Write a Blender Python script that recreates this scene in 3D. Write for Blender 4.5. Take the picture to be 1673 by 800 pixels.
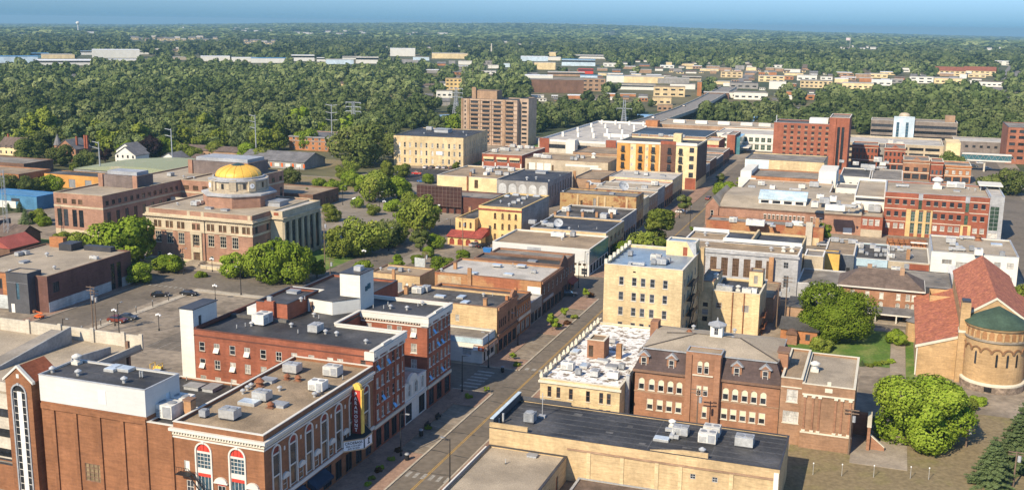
import bpy, bmesh, math, random
import numpy as np
from math import sin, cos, pi, radians, sqrt
from mathutils import Matrix, Vector
for o in list(bpy.data.objects): bpy.data.objects.remove(o)
SC = bpy.context.scene; COL = SC.collection
random.seed(7); RNG = np.random.default_rng(7)

# ------------------------------------------------------------------ camera
# world: X across the main street, Y along it (away from the viewer), Z up, metres; a drone 70 m above the street grid
HC = 70.0; FPX = 1750.0; CX, CY = 836.5, 400.0
RM = np.array([[0.94151533, -0.08000734, 0.32733425], [0.33672965, 0.18669115, -0.92290821], [0.01272902, 0.97915537, 0.20271342]])
cd = bpy.data.cameras.new('camera'); cam = bpy.data.objects.new('camera', cd); COL.objects.link(cam)
cd.sensor_width = 36; cd.sensor_fit = 'HORIZONTAL'; cd.lens = 36 * FPX / 1673; cd.clip_start = 1; cd.clip_end = 80000
cam.matrix_world = Matrix([list(RM[0]) + [0], list(RM[1]) + [0], list(RM[2]) + [HC], [0, 0, 0, 1]])
SC.camera = cam

# ------------------------------------------------------------------ sky, sun, exposure
TOSUN = Vector((-0.395, -1.25, 1.0)).normalized()
w = bpy.data.worlds.new('World'); SC.world = w; w.use_nodes = True
nt = w.node_tree; nt.nodes.clear()
sky = nt.nodes.new('ShaderNodeTexSky'); sky.sky_type = 'NISHITA'; sky.sun_disc = False
sky.sun_elevation = math.asin(TOSUN.z); sky.sun_rotation = math.atan2(TOSUN.x, TOSUN.y)
sky.air_density = 0.8; sky.dust_density = 0.0; sky.ozone_density = 5.0; sky.altitude = 300
bg = nt.nodes.new('ShaderNodeBackground'); bg.inputs[1].default_value = 0.15
wo = nt.nodes.new('ShaderNodeOutputWorld'); tint = nt.nodes.new('ShaderNodeMix'); tint.data_type = 'RGBA'; tint.blend_type = 'MULTIPLY'; tint.inputs[0].default_value = 1; # a clear, dry late summer sky: deep blue low down, paler overhead
tcw = nt.nodes.new('ShaderNodeTexCoord'); sep = nt.nodes.new('ShaderNodeSeparateXYZ'); rmp = nt.nodes.new('ShaderNodeValToRGB')
rmp.color_ramp.elements[0].color = (0.092, 0.195, 0.345, 1); rmp.color_ramp.elements[0].position = 0.0; rmp.color_ramp.elements[1].color = (1.0, 1.0, 1.0, 1); rmp.color_ramp.elements[1].position = 0.13
nt.links.new(tcw.outputs['Generated'], sep.inputs[0]); nt.links.new(sep.outputs[2], rmp.inputs[0]); nt.links.new(rmp.outputs[0], tint.inputs[7])
nt.links.new(sky.outputs[0], tint.inputs[6]); nt.links.new(tint.outputs[2], bg.inputs[0]); nt.links.new(bg.outputs[0], wo.inputs[0])
sl = bpy.data.lights.new('sun', 'SUN'); sl.energy = 4.8; sl.angle = radians(0.5); sl.color = (1.0, 0.86, 0.65)
so = bpy.data.objects.new('sun', sl); COL.objects.link(so); so.location = (-200, -300, 400)
so.rotation_euler = (-TOSUN).to_track_quat('-Z', 'Y').to_euler()
vs = SC.view_settings; vs.view_transform = 'Standard'; vs.look = 'None'; vs.exposure = 0.60; vs.gamma = 1; vs.use_curve_mapping = False
HAZE_DENSITY = 8.5e-5; HAZE_COLOR = (0.32, 0.57, 0.74)

# ------------------------------------------------------------------ places on the ground
def gz(x, y):                                   # earth curvature and the gentle rise of the far country
    d2 = x * x + y * y; d = np.sqrt(d2)
    h = np.clip((d - 4500) / 7000, 0, 1); h = h * h * (3 - 2 * h)
    az = np.arctan2(x, y) + 0.342
    return np.where(d > 700, -(d2 - 490000) / 1.27e7, 0) + h * (-34 + 96 * np.exp(-(az / 0.30) ** 2) + 3 * np.sin(az * 23) + 2 * np.sin(az * 61 + 1))
def G(px, py, z=0.0):                           # the point at height z seen at a place in the photograph
    d = RM @ np.array([px - CX, CY - py, -FPX]); t = (z - HC) / d[2]
    return d[0] * t, d[1] * t
def PX(x, y, z):                                # and back (arrays)
    q = np.stack([x, y, np.asarray(z) - HC], -1) @ RM
    return CX + FPX * q[..., 0] / -q[..., 2], CY - FPX * q[..., 1] / -q[..., 2]

# ------------------------------------------------------------------ materials
def _n(t, k, **kw):
    n = t.nodes.new(k)
    for a, b in kw.items(): setattr(n, a, b)
    return n
MC = {}
def M(name, c, rough=0.88, var=0.16, sc=0.25, c2=None, lo=0.4, hi=0.65, fine=0.14, fsc=2.5, course=0.0, spec=0.25, metal=0.0, rnd=0.0, bump=0.0, pond=0.0):
    """procedural surface: base colour broken by soft patches (or a second colour), fine grain, horizontal courses, per-object variation"""
    if name in MC: return MC[name]
    m = bpy.data.materials.new(name); MC[name] = m; m.use_nodes = True; t = m.node_tree; t.nodes.clear(); L = t.links.new
    out = _n(t, 'ShaderNodeOutputMaterial'); p = _n(t, 'ShaderNodeBsdfPrincipled'); L(p.outputs[0], out.inputs[0])
    p.inputs['Roughness'].default_value = rough; p.inputs['Metallic'].default_value = metal; p.inputs['Specular IOR Level'].default_value = spec
    tc = _n(t, 'ShaderNodeTexCoord')
    n1 = _n(t, 'ShaderNodeTexNoise'); n1.inputs['Scale'].default_value = sc; n1.inputs['Detail'].default_value = 5; n1.inputs['Roughness'].default_value = 0.62
    oi = _n(t, 'ShaderNodeObjectInfo'); ad = _n(t, 'ShaderNodeVectorMath', operation='MULTIPLY_ADD')
    L(oi.outputs['Random'], ad.inputs[1]); ad.inputs[0].default_value = (37, 53, 71); L(tc.outputs['Object'], ad.inputs[2])
    vec = ad.outputs[0]
    L(vec, n1.inputs['Vector'])
    rp = _n(t, 'ShaderNodeValToRGB'); e = rp.color_ramp.elements
    e[0].position = lo; e[1].position = hi
    a = [x * (1 - var) for x in c]; b = [x * (1 + var) for x in c] if c2 is None else c2
    e[0].color = (*a, 1); e[1].color = (*b, 1)
    L(n1.outputs['Fac'], rp.inputs[0]); col = rp.outputs[0]
    def mul(col, fac_out, l, h):
        mr = _n(t, 'ShaderNodeMapRange'); mr.inputs['From Min'].default_value = 0.3; mr.inputs['From Max'].default_value = 0.7
        mr.inputs['To Min'].default_value = l; mr.inputs['To Max'].default_value = h; L(fac_out, mr.inputs['Value'])
        mx = _n(t, 'ShaderNodeMix', data_type='RGBA', blend_type='MULTIPLY'); mx.inputs[0].default_value = 1
        L(col, mx.inputs[6]); L(mr.outputs[0], mx.inputs[7]); return mx.outputs[2]
    n2 = None
    if fine:
        n2 = _n(t, 'ShaderNodeTexNoise'); n2.inputs['Scale'].default_value = fsc; n2.inputs['Detail'].default_value = 3; L(vec, n2.inputs['Vector'])
        col = mul(col, n2.outputs['Fac'], 1 - fine, 1 + fine)
    if course:
        mp = _n(t, 'ShaderNodeMapping'); mp.inputs['Scale'].default_value = (0.35, 0.35, 2.6); L(vec, mp.inputs['Vector'])
        n3 = _n(t, 'ShaderNodeTexNoise'); n3.inputs['Scale'].default_value = 1.5; n3.inputs['Detail'].default_value = 4; L(mp.outputs[0], n3.inputs['Vector'])
        col = mul(col, n3.outputs['Fac'], 1 - course, 1 + course)
        mp = _n(t, 'ShaderNodeMapping'); mp.inputs['Scale'].default_value = (0.9, 0.9, 0.10); L(vec, mp.inputs['Vector'])   # rain streaks
        n4 = _n(t, 'ShaderNodeTexNoise'); n4.inputs['Scale'].default_value = 1.0; n4.inputs['Detail'].default_value = 3; L(mp.outputs[0], n4.inputs['Vector'])
        col = mul(col, n4.outputs['Fac'], 1 - course * 0.8, 1 + course * 0.5)
    if pond:
        n5 = _n(t, 'ShaderNodeTexNoise'); n5.inputs['Scale'].default_value = 0.09; n5.inputs['Detail'].default_value = 6; n5.inputs['Roughness'].default_value = .7; L(vec, n5.inputs['Vector'])
        r5 = _n(t, 'ShaderNodeValToRGB'); r5.color_ramp.elements[0].position = .50; r5.color_ramp.elements[1].position = .58; r5.color_ramp.elements[0].color = (1, 1, 1, 1); q = 1 - pond; r5.color_ramp.elements[1].color = (q, q, q, 1); L(n5.outputs['Fac'], r5.inputs[0])
        mx = _n(t, 'ShaderNodeMix', data_type='RGBA', blend_type='MULTIPLY'); mx.inputs[0].default_value = 1; L(col, mx.inputs[6]); L(r5.outputs[0], mx.inputs[7]); col = mx.outputs[2]
    if rnd:
        mr = _n(t, 'ShaderNodeMapRange'); mr.inputs['To Min'].default_value = 1 - rnd; mr.inputs['To Max'].default_value = 1 + rnd; L(oi.outputs['Random'], mr.inputs['Value'])
        mx = _n(t, 'ShaderNodeMix', data_type='RGBA', blend_type='MULTIPLY'); mx.inputs[0].default_value = 1
        L(col, mx.inputs[6]); L(mr.outputs[0], mx.inputs[7]); col = mx.outputs[2]
    L(col, p.inputs['Base Color'])
    if bump and n2:
        bp = _n(t, 'ShaderNodeBump'); bp.inputs['Strength'].default_value = bump; bp.inputs['Distance'].default_value = 0.1
        L(n2.outputs['Fac'], bp.inputs['Height']); L(bp.outputs[0], p.inputs['Normal'])
    return m
def wallm(name, c, **k):
    k = {**dict(course=0.15, var=0.15, fine=0.10, rough=0.9, sc=.18), **k}; return M(name, c, **k)
BR_T = wallm('theatre_brick', (0.25, 0.112, 0.054)); BR_H = wallm('hotel_brick', (0.27, 0.092, 0.052)); BR_DK = wallm('dark_brick', (0.13, 0.055, 0.04))
BR_Y = wallm('yellow_brick', (0.50, 0.365, 0.20), var=0.13); BR_Y2 = wallm('pale_yellow_brick', (0.57, 0.44, 0.25)); BR_YS = wallm('stained_yellow_brick', (0.46, 0.30, 0.13), c2=(0.24, 0.10, 0.045), sc=0.32, lo=0.50, hi=0.60)
BR_S = wallm('school_brick', (0.30, 0.155, 0.09), var=0.14); BR_A = wallm('annex_brick', (0.29, 0.17, 0.10), course=0.16); BR_O = wallm('orange_brick', (0.38, 0.165, 0.07)); BR_OP = wallm('patched_orange_brick', (0.42, 0.22, 0.10), c2=(0.30, 0.11, 0.055), sc=0.12, lo=0.47, hi=0.55)
BR_M = wallm('market_brick', (0.33, 0.18, 0.12)); BR_R = wallm('red_brick', (0.27, 0.085, 0.048)); BR_C = wallm('civic_brick', (0.33, 0.185, 0.125)); BR_B = wallm('brown_brick', (0.16, 0.09, 0.06)); BR_P = wallm('church_brick', (0.44, 0.29, 0.145), var=0.15, course=0.14)
BR_TW = wallm('hotel_tower_brick', (0.30, 0.105, 0.06)); BR_TN = wallm('tan_brick', (0.33, 0.215, 0.135))
CREAM = wallm('cream_paint', (0.66, 0.52, 0.29), course=0.05); STONE = wallm('limestone', (0.48, 0.40, 0.275), course=0.08); STONE_G = wallm('grey_stone', (0.36, 0.36, 0.36), var=0.12); GREYW = wallm('grey_wall', (0.27, 0.255, 0.235)); BEIGE = wallm('beige_concrete', (0.42, 0.35, 0.25), course=0.08)
WHITE_W = wallm('white_wall', (0.64, 0.62, 0.55), course=0.05, var=0.05, fine=.03); WHITE_P = M('white_paint', (0.66, 0.64, 0.58), rough=0.7, var=0.06, fine=0.05); BLUE_W = wallm('pale_blue_wall', (0.38, 0.50, 0.56), course=0.06)
METAL_W = M('white_ribbed_metal', (0.55, 0.55, 0.52), rough=0.55, var=0.04, sc=.1, course=0.035, fine=.02, spec=0.4); YEL = wallm('yellow_stucco', (0.66, 0.42, 0.11), course=0.05); YELR = wallm('warm_yellow_paint', (0.62, 0.44, 0.19), course=0.06); ORG = wallm('orange_panel', (0.54, 0.27, 0.075), course=0.05); DGREY = wallm('dark_grey_panel', (0.085, 0.085, 0.09), course=0.05); BLUEG = wallm('blue_painted_wall', (0.07, 0.19, 0.31)); SLATEW = wallm('slate_siding', (0.10, 0.11, 0.125)); PLAT = wallm('pale_blue_panel', (0.50, 0.60, 0.66), course=0.03); CONC = wallm('concrete', (0.50, 0.45, 0.36), var=0.12, course=0.10)
R_GRAV = M('brown_roof_gravel', (0.30, 0.225, 0.145), var=0.2, sc=0.16, fine=0.22, fsc=5, bump=0.3, pond=.18); R_GRAV2 = M('pale_roof_gravel', (0.36, 0.30, 0.22), var=0.14, sc=0.12, fine=0.2, fsc=5, bump=0.3, pond=.16)
R_GREY = M('grey_roof_felt', (0.25, 0.222, 0.185), var=0.22, sc=0.14, fine=0.12, pond=.25); R_BLK = M('black_roof_membrane', (0.048, 0.047, 0.047), var=0.35, sc=0.12, fine=0.2, rough=0.65, spec=0.3, pond=-.5); R_BLK2 = M('dusty_black_roof', (0.078, 0.073, 0.066), var=0.35, sc=0.10, fine=0.2, rough=0.75, pond=-.45)
R_WHT = M('patchy_white_roof', (0.22, 0.17, 0.12), c2=(0.72, 0.70, 0.66), sc=0.85, lo=0.40, hi=0.50, fine=0.2); R_BLU = M('silver_blue_roof', (0.20, 0.27, 0.34), var=0.15, rough=0.4, spec=0.5); R_LT = M('pale_roof_membrane', (0.44, 0.41, 0.36), var=0.12, sc=0.2, pond=.2); R_WM = M('white_roof_metal', (0.72, 0.72, 0.70), var=0.08, rough=0.5)
R_TILE = M('red_clay_tile', (0.52, 0.19, 0.095), c2=(0.30, 0.10, 0.065), sc=0.8, lo=0.38, hi=0.66, fine=0.3, fsc=2.2, course=0.18, bump=0.6); R_SHING = M('brown_shingle', (0.135, 0.10, 0.08), var=0.2, sc=0.5, course=0.12); R_MANS = M('dark_mansard_slate', (0.085, 0.06, 0.055), var=0.2, course=0.15); R_COPP = M('green_copper', (0.05, 0.082, 0.055), var=0.18, rough=0.7, course=0.08); R_GRN = M('pale_green_metal', (0.30, 0.33, 0.21), c2=(0.45, 0.36, 0.28), lo=0.6, hi=0.75, sc=0.12); R_RED = M('red_metal_roof', (0.34, 0.09, 0.07), var=0.15); R_REDT = M('red_tile_awning', (0.27, 0.06, 0.045), fine=0.3, course=0.2); R_BLUM = M('blue_metal_roof', (0.08, 0.21, 0.36), var=0.12); GOLD = M('gold_leaf', (0.74, 0.45, 0.075), rough=0.5, var=0.06, metal=0.1, spec=0.5)
TRIM = M('pale_trim', (0.60, 0.55, 0.43), var=0.07, fine=0.06, rough=0.8); TRIM_W = M('white_trim', (0.60, 0.57, 0.50), var=0.05, fine=0.04, rough=0.75); TRIM_D = M('dark_coping', (0.05, 0.05, 0.055), rough=0.5); TRIM_B = M('brown_trim', (0.20, 0.12, 0.08)); TRIM_G = M('grey_metal_trim', (0.33, 0.34, 0.35), rough=0.5)
def glassm(name, c, rnd=0.6, rough=0.08, spec=0.6): return M(name, c, rough=rough, var=0.3, sc=1.2, fine=0, spec=spec, rnd=rnd)
GL = glassm('window_glass', (0.030, 0.034, 0.040)); GL_B = glassm('blue_window_glass', (0.045, 0.095, 0.13), rnd=0.3); GL_BR = glassm('brown_window', (0.10, 0.065, 0.04), rnd=0.35); GL_W = glassm('blind_backed_window', (0.42, 0.40, 0.36), rnd=0.5); GL_G = glassm('green_window_glass', (0.05, 0.085, 0.06), rnd=0.3); BLIND = M('cream_blind', (0.66, 0.58, 0.40), rough=0.8, var=0.04, fine=0); RED_P = M('red_panel', (0.52, 0.055, 0.035), var=0.06); RED_D = M('faded_red_panel', (0.24, 0.055, 0.035), var=0.2)
GALV = M('galvanised_metal', (0.50, 0.50, 0.48), rough=0.42, var=0.12, metal=0.35, spec=0.5); OFFW = M('offwhite_enamel', (0.62, 0.60, 0.54), rough=0.5, var=0.08, rnd=0.15); RUST = M('rust', (0.22, 0.09, 0.045), var=0.3, sc=1.2); BLK = M('black_metal', (0.02, 0.021, 0.023), rough=0.5); GRY = M('grey_paint', (0.25, 0.26, 0.27), rough=0.5); WOOD = M('weathered_pole_wood', (0.17, 0.12, 0.085)); DISH = M('dish_grey', (0.36, 0.38, 0.40), rough=0.5, var=0.05); CHIM = wallm('chimney_brick', (0.36, 0.20, 0.10)); ORNG = M('orange_plastic', (0.60, 0.13, 0.03)); BLUEP = M('blue_paint', (0.03, 0.16, 0.42), rough=0.4)
# ------------------------------------------------------------------ builders
class MB:
    """collects faces, then links ONE mesh object"""
    def __init__(s): s.v = []; s.f = []
    def q(s, *p):
        i = len(s.v); s.v += [tuple(a) for a in p]; s.f.append(tuple(range(i, i + len(p)))); return s
    def box(s, x0, x1, y0, y1, z0, z1, bottom=True):
        i = len(s.v)
        s.v += [(x0, y0, z0), (x1, y0, z0), (x1, y1, z0), (x0, y1, z0), (x0, y0, z1), (x1, y0, z1), (x1, y1, z1), (x0, y1, z1)]
        fs = [(4, 5, 6, 7), (0, 1, 5, 4), (1, 2, 6, 5), (2, 3, 7, 6), (3, 0, 4, 7)] + ([(3, 2, 1, 0)] if bottom else [])
        s.f += [tuple(i + k for k in f) for f in fs]; return s
    def cb(s, x, y, w, d, z0, z1): return s.box(x - w / 2, x + w / 2, y - d / 2, y + d / 2, z0, z1)
    def prism(s, pts, z0, z1):
        i = len(s.v); n = len(pts); s.v += [(p[0], p[1], z0) for p in pts] + [(p[0], p[1], z1) for p in pts]
        s.f.append(tuple(range(i + n - 1, i - 1, -1))); s.f.append(tuple(range(i + n, i + 2 * n)))
        s.f += [(i + k, i + (k + 1) % n, i + n + (k + 1) % n, i + n + k) for k in range(n)]; return s
    def yprism(s, pts, y0, y1):                       # polygon in x,z extruded along y (counter-clockwise seen from -y)
        i = len(s.v); n = len(pts); s.v += [(p[0], y0, p[1]) for p in pts] + [(p[0], y1, p[1]) for p in pts]
        s.f.append(tuple(range(i, i + n))); s.f.append(tuple(range(i + 2 * n - 1, i + n - 1, -1)))
        s.f += [(i + (k + 1) % n, i + k, i + n + k, i + n + (k + 1) % n) for k in range(n)]; return s
    def xprism(s, pts, x0, x1):                       # polygon in y,z extruded along x
        i = len(s.v); n = len(pts); s.v += [(x0, p[0], p[1]) for p in pts] + [(x1, p[0], p[1]) for p in pts]
        s.f.append(tuple(range(i + n - 1, i - 1, -1))); s.f.append(tuple(range(i + n, i + 2 * n)))
        s.f += [(i + k, i + (k + 1) % n, i + n + (k + 1) % n, i + n + k) for k in range(n)]; return s
    def rev(s, cx, cy, prof, n=24, cap=True, a0=0.0):  # profile of (radius, z) turned round a vertical axis
        i = len(s.v); m = len(prof)
        for r, z in prof: s.v += [(cx + r * cos(a0 + 2 * pi * k / n), cy + r * sin(a0 + 2 * pi * k / n), z) for k in range(n)]
        for j in range(m - 1):
            for k in range(n):
                a = i + j * n + k; b = i + j * n + (k + 1) % n; s.f.append((a, b, b + n, a + n))
        if cap: s.f.append(tuple(i + (m - 1) * n + k for k in range(n))); s.f.append(tuple(i + n - 1 - k for k in range(n)))
        return s
    def tube(s, p, q, r, r2=None, n=6):
        p = Vector(p); q = Vector(q); d = (q - p).normalized(); a = d.orthogonal().normalized(); b = d.cross(a); r2 = r if r2 is None else r2; i = len(s.v)
        for c, rr in ((p, r), (q, r2)): s.v += [tuple(c + (a * cos(2 * pi * k / n) + b * sin(2 * pi * k / n)) * rr) for k in range(n)]
        s.f += [(i + k, i + (k + 1) % n, i + n + (k + 1) % n, i + n + k) for k in range(n)]
        s.f.append(tuple(i + n + k for k in range(n))); s.f.append(tuple(i + n - 1 - k for k in range(n))); return s
    def mesh(s, name, mat, smooth=False):
        me = bpy.data.meshes.new(name); me.from_pydata(s.v, [], s.f)
        if mat: me.materials.append(mat)
        if smooth: me.polygons.foreach_set('use_smooth', [True] * len(me.polygons))
        me.update(); return me
    def build(s, name, mat, parent=None, loc=None, rz=0, smooth=False):
        return link(name, s.mesh(name, mat, smooth), parent, loc, rz)
def link(name, me, parent=None, loc=None, rz=0):
    o = bpy.data.objects.new(name, me); COL.objects.link(o)
    if parent: o.parent = parent
    if loc: o.location = loc
    if rz: o.rotation_euler = (0, 0, rz)
    return o
def tag(o, label=None, cat=None, group=None, kind=None):
    if label: o['label'] = label
    if cat: o['category'] = cat
    if group: o['group'] = group
    if kind: o['kind'] = kind
    return o
def thing(name, label, cat, loc=(0, 0, 0), rz=0, group=None):
    return tag(link(name, None, None, loc, rz), label, cat, group)
KIDS = {}
def kids(o):
    return list(o.children)
def copy_tree(o, parent=None, depth=0):
    c = o.copy(); COL.objects.link(c); c.parent = parent
    if o.name in PROTO_KIDS:
        for k in PROTO_KIDS[o.name]: copy_tree(k, c)
    return c
PROTO_KIDS = {}
def proto(root):                                   # remember a finished thing's parts so that copying needs no scene search
    for ch in [o for o in COL.objects if o.parent == root]:
        PROTO_KIDS.setdefault(root.name, []).append(ch); proto(ch)
    return root

# ------------------------------------------------------------------ windows and walls
WC = {}
ROTZ = {'S': 0, 'E': pi / 2, 'N': pi, 'W': -pi / 2}
def wmesh(w, h, fr, mul, arch):
    k = ('f', round(w, 2), round(h, 2), fr.name, mul, arch)
    if k in WC: return WC[k]
    b = MB(); t = min(0.09, w * 0.09); y0, y1 = 0.05, 0.13
    b.box(-w / 2, -w / 2 + t, y0, y1, 0, h); b.box(w / 2 - t, w / 2, y0, y1, 0, h); b.box(-w / 2 + t, w / 2 - t, y0, y1, 0, t); b.box(-w / 2 + t, w / 2 - t, y0, y1, h - t, h)
    for i in range(mul[0]):
        x = -w / 2 + w * (i + 1) / (mul[0] + 1); b.box(x - .03, x + .03, y0 + .01, y1 - .01, t, h - t)
    for i in range(mul[1]):
        z = h * (i + 1) / (mul[1] + 1); b.box(-w / 2 + t, w / 2 - t, y0 + .015, y1 - .015, z - .035, z + .035)
    WC[k] = b.mesh('window_frame', fr); return WC[k]
def qmesh(tagk, w, z0, z1, y, mat):
    k = (tagk, round(w, 2), round(z0, 2), round(z1, 2), y, mat.name)
    if k not in WC: WC[k] = MB().q((-w / 2, y, z0), (w / 2, y, z0), (w / 2, y, z1), (-w / 2, y, z1)).mesh(tagk, mat)
    return WC[k]
def smesh(w, mat, t=0.12, pr=0.14):
    k = ('sill', round(w, 2), mat.name, t, pr)
    if k not in WC: WC[k] = MB().box(-w / 2 - .12, w / 2 + .12, -pr, 0.04, -t, 0.0).mesh('sill', mat)
    return WC[k]
class Vol:
    """one walled, flat-roofed volume of a building, with real window openings"""
    def __init__(s, root, x0, x1, y0, y1, z0, z1, wall, roof=None, cop=None, par=0.5, faces='SENW', copw=0.35, ins=0.015, deep=0.16):
        s.root = root; ox, oy = root['_o']; s.x0 = x0 - ox + ins; s.x1 = x1 - ox - ins; s.y0 = y0 - oy + ins; s.y1 = y1 - oy - ins
        s.W = s.x1 - s.x0; s.D = s.y1 - s.y0; s.z0 = z0; s.z1 = z1; s.wall = wall; s.roof = roof; s.cop = cop; s.par = par; s.faces = faces; s.copw = copw; s.deep = deep
        s.ops = {'S': [], 'E': [], 'N': [], 'W': []}; s.ox, s.oy = ox, oy; s.extra = MB()
    def L(s, f): return s.W if f in 'SN' else s.D
    def pt(s, f, u, d=0.0):
        if f == 'S': return (s.x0 + u, s.y0 - d)
        if f == 'E': return (s.x1 + d, s.y0 + u)
        if f == 'N': return (s.x1 - u, s.y1 + d)
        return (s.x0 - d, s.y1 - u)
    def U(s, f, a):                                # world x (or y) along the face -> u
        return {'S': a - s.ox - s.x0, 'E': a - s.oy - s.y0, 'N': s.x1 - (a - s.ox), 'W': s.y1 - (a - s.oy)}[f]
    def win(s, f, a, z, w, h, fr=None, gl=None, mul=(0, 1), blind=0, bm=None, sill=None, arch=False, trim=None, lintel=None, name='window', raw=False, low=False):
        """opening centred at world coordinate a along the face, bottom at height z"""
        u = a if raw else s.U(f, a)
        if u - w / 2 < 0.05 or u + w / 2 > s.L(f) - 0.05 or z + h > s.z1 - 0.02: return None
        z = max(z, s.z0 + 0.02)
        s.ops[f].append((u - w / 2, u + w / 2, z, z + h, arch))
        x, y = s.pt(f, u); gl = gl or GL; rz = ROTZ[f]
        if fr is None:
            o = link(name, qmesh('pane', w, 0, h, s.deep - .01, gl), s.root, (x, y, z), rz)
        else:
            o = link(name, wmesh(w, h, fr, mul, arch), s.root, (x, y, z), rz)
            link('pane', qmesh('pane', w, 0, h, s.deep - .01, gl), o)
        if blind: link('blind', qmesh('blind', w * .82, h * (1 - blind), h - .09, 0.12, bm or BLIND), o)
        if sill: link('sill', smesh(w, sill), o)
        if lintel: link('lintel', qk_lintel(w, h, lintel), o)
        if trim: link('surround', archtrim(w, h, trim, arch), o)
        return o
    def row(s, f, a0, a1, n, z, w, h, **k):
        for i in range(n): s.win(f, a0 + (a1 - a0) * i / max(1, n - 1), z, w, h, **k)
    def grid(s, f, a0, a1, n, zs, w, h, **k):
        for z in zs: s.row(f, a0, a1, n, z, w, h, **k)
    def band(s, name, mat, z0, z1, pr=0.12, faces=None, a=None):
        """string course or cornice standing proud of the wall"""
        b = MB(); F = faces or s.faces
        for f in F:
            L = s.L(f); u0, u1 = (0, L)
            if a: u0, u1 = sorted((s.U(f, a[0]), s.U(f, a[1])))
            e0 = pr if (not a and f in 'SN') else 0
            xa, ya = s.pt(f, u0 - e0, pr); xb, yb = s.pt(f, u1 + e0, -0.03)
            b.box(min(xa, xb), max(xa, xb), min(ya, yb), max(ya, yb), z0, z1)
        return b.build(name, mat, s.root)
    def pan(s, name, mat, f, a0, a1, z0, z1, pr=0.1, back=0.02):
        u0, u1 = sorted((s.U(f, a0), s.U(f, a1))); xa, ya = s.pt(f, u0, pr); xb, yb = s.pt(f, u1, -back)
        return MB().box(min(xa, xb), max(xa, xb), min(ya, yb), max(ya, yb), z0, z1).build(name, mat, s.root)
    def done(s):
        b = s.extra
        for f in s.faces:
            L = s.L(f); ops = s.ops[f]; dp = s.deep
            us = sorted({0.0, L, *[o[0] for o in ops], *[o[1] for o in ops]}); zs = sorted({s.z0, s.z1, *[o[2] for o in ops], *[o[3] for o in ops]})
            def P(u, z, d=0.0): x, y = s.pt(f, u, d); return (x, y, z)
            if not ops: b.q(P(0, s.z0), P(L, s.z0), P(L, s.z1), P(0, s.z1))
            else:
                for j in range(len(zs) - 1):
                    zc = (zs[j] + zs[j + 1]) / 2; run = None
                    for i in range(len(us) - 1):
                        uc = (us[i] + us[i + 1]) / 2
                        hole = any(o[0] < uc < o[1] and o[2] < zc < o[3] for o in ops)
                        if not hole and run is None: run = us[i]
                        if run is not None and (hole or i == len(us) - 2):
                            e = us[i] if hole else us[i + 1]
                            b.q(P(run, zs[j]), P(e, zs[j]), P(e, zs[j + 1]), P(run, zs[j + 1])); run = None
            for u0, u1, a, c, arch in ops:
                b.q(P(u0, a), P(u0, a, -dp), P(u0, c, -dp), P(u0, c)); b.q(P(u1, a, -dp), P(u1, a), P(u1, c), P(u1, c, -dp))
                b.q(P(u0, c), P(u0, c, -dp), P(u1, c, -dp), P(u1, c)); b.q(P(u0, a, -dp), P(u0, a), P(u1, a), P(u1, a, -dp))
                if arch:
                    r = (u1 - u0) / 2; um = (u0 + u1) / 2; zc = c - r; n = 6
                    for sg in (-1, 1):
                        arc = [(um + sg * r * cos(pi / 2 * k / n), zc + r * sin(pi / 2 * k / n)) for k in range(n + 1)]
                        for k in range(n):
                            p = [P(um + sg * r, c, .001), P(*arc[k], .001), P(*arc[k + 1], .001)]
                            b.q(*(p if sg < 0 else p[::-1]))
        rz = s.z1 - s.par
        if s.roof:
            m = MB().q((s.x0, s.y0, rz), (s.x1, s.y0, rz), (s.x1, s.y1, rz), (s.x0, s.y1, rz)); sm = None
            if s.roof.name[:5] in ('black', 'dusty', 'grey_') and min(s.W, s.D) > 5:      # laps of the roofing felt and a few patches
                sm = M('felt_lap', (0.115, 0.112, 0.108) if 'black' in s.roof.name else (0.13, .115, .10), var=.4, sc=.4); y = s.y0 + 1.9; g = random.Random(int(s.W * 97 + s.D * 13)); c = s.copw + .05
                while y < s.y1 - 1: m.q((s.x0 + c, y, rz + .012), (s.x1 - c, y, rz + .012), (s.x1 - c, y + .09, rz + .012), (s.x0 + c, y + .09, rz + .012)); y += g.uniform(1.8, 2.6)
                for _ in range(int(s.W * s.D / 90)):
                    x, y, w, d = g.uniform(s.x0 + 1, s.x1 - 3), g.uniform(s.y0 + 1, s.y1 - 3), g.uniform(.6, 2), g.uniform(.5, 1.4); m.q((x, y, rz + .016), (x + w, y, rz + .016), (x + w, y + d, rz + .016), (x, y + d, rz + .016))
            o = m.build('roof', s.roof, s.root)
            if sm: o.data.materials.append(sm); o.data.polygons.foreach_set('material_index', [0] + [1] * (len(m.f) - 1))
            if s.par > 0:
                c = s.copw - .05
                x0, x1, y0, y1 = s.x0 + c, s.x1 - c, s.y0 + c, s.y1 - c
                for p, r in (((x0, y0), (x1, y0)), ((x1, y0), (x1, y1)), ((x1, y1), (x0, y1)), ((x0, y1), (x0, y0))):
                    b.q((*r, rz - .05), (*p, rz - .05), (*p, s.z1), (*r, s.z1))
        b.build('wall', s.wall, s.root)
        if s.roof and s.par > 0:
            m = MB(); e = .06; c = s.copw; z0, z1 = s.z1 - .04, s.z1 + .07
            m.box(s.x0 - e, s.x1 + e, s.y0 - e, s.y0 + c, z0, z1); m.box(s.x0 - e, s.x1 + e, s.y1 - c, s.y1 + e, z0, z1)
            m.box(s.x0 - e, s.x0 + c, s.y0 + c, s.y1 - c, z0, z1); m.box(s.x1 - c, s.x1 + e, s.y0 + c, s.y1 - c, z0, z1)
            m.build('coping', s.cop or TRIM_D, s.root)
        return s
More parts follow.
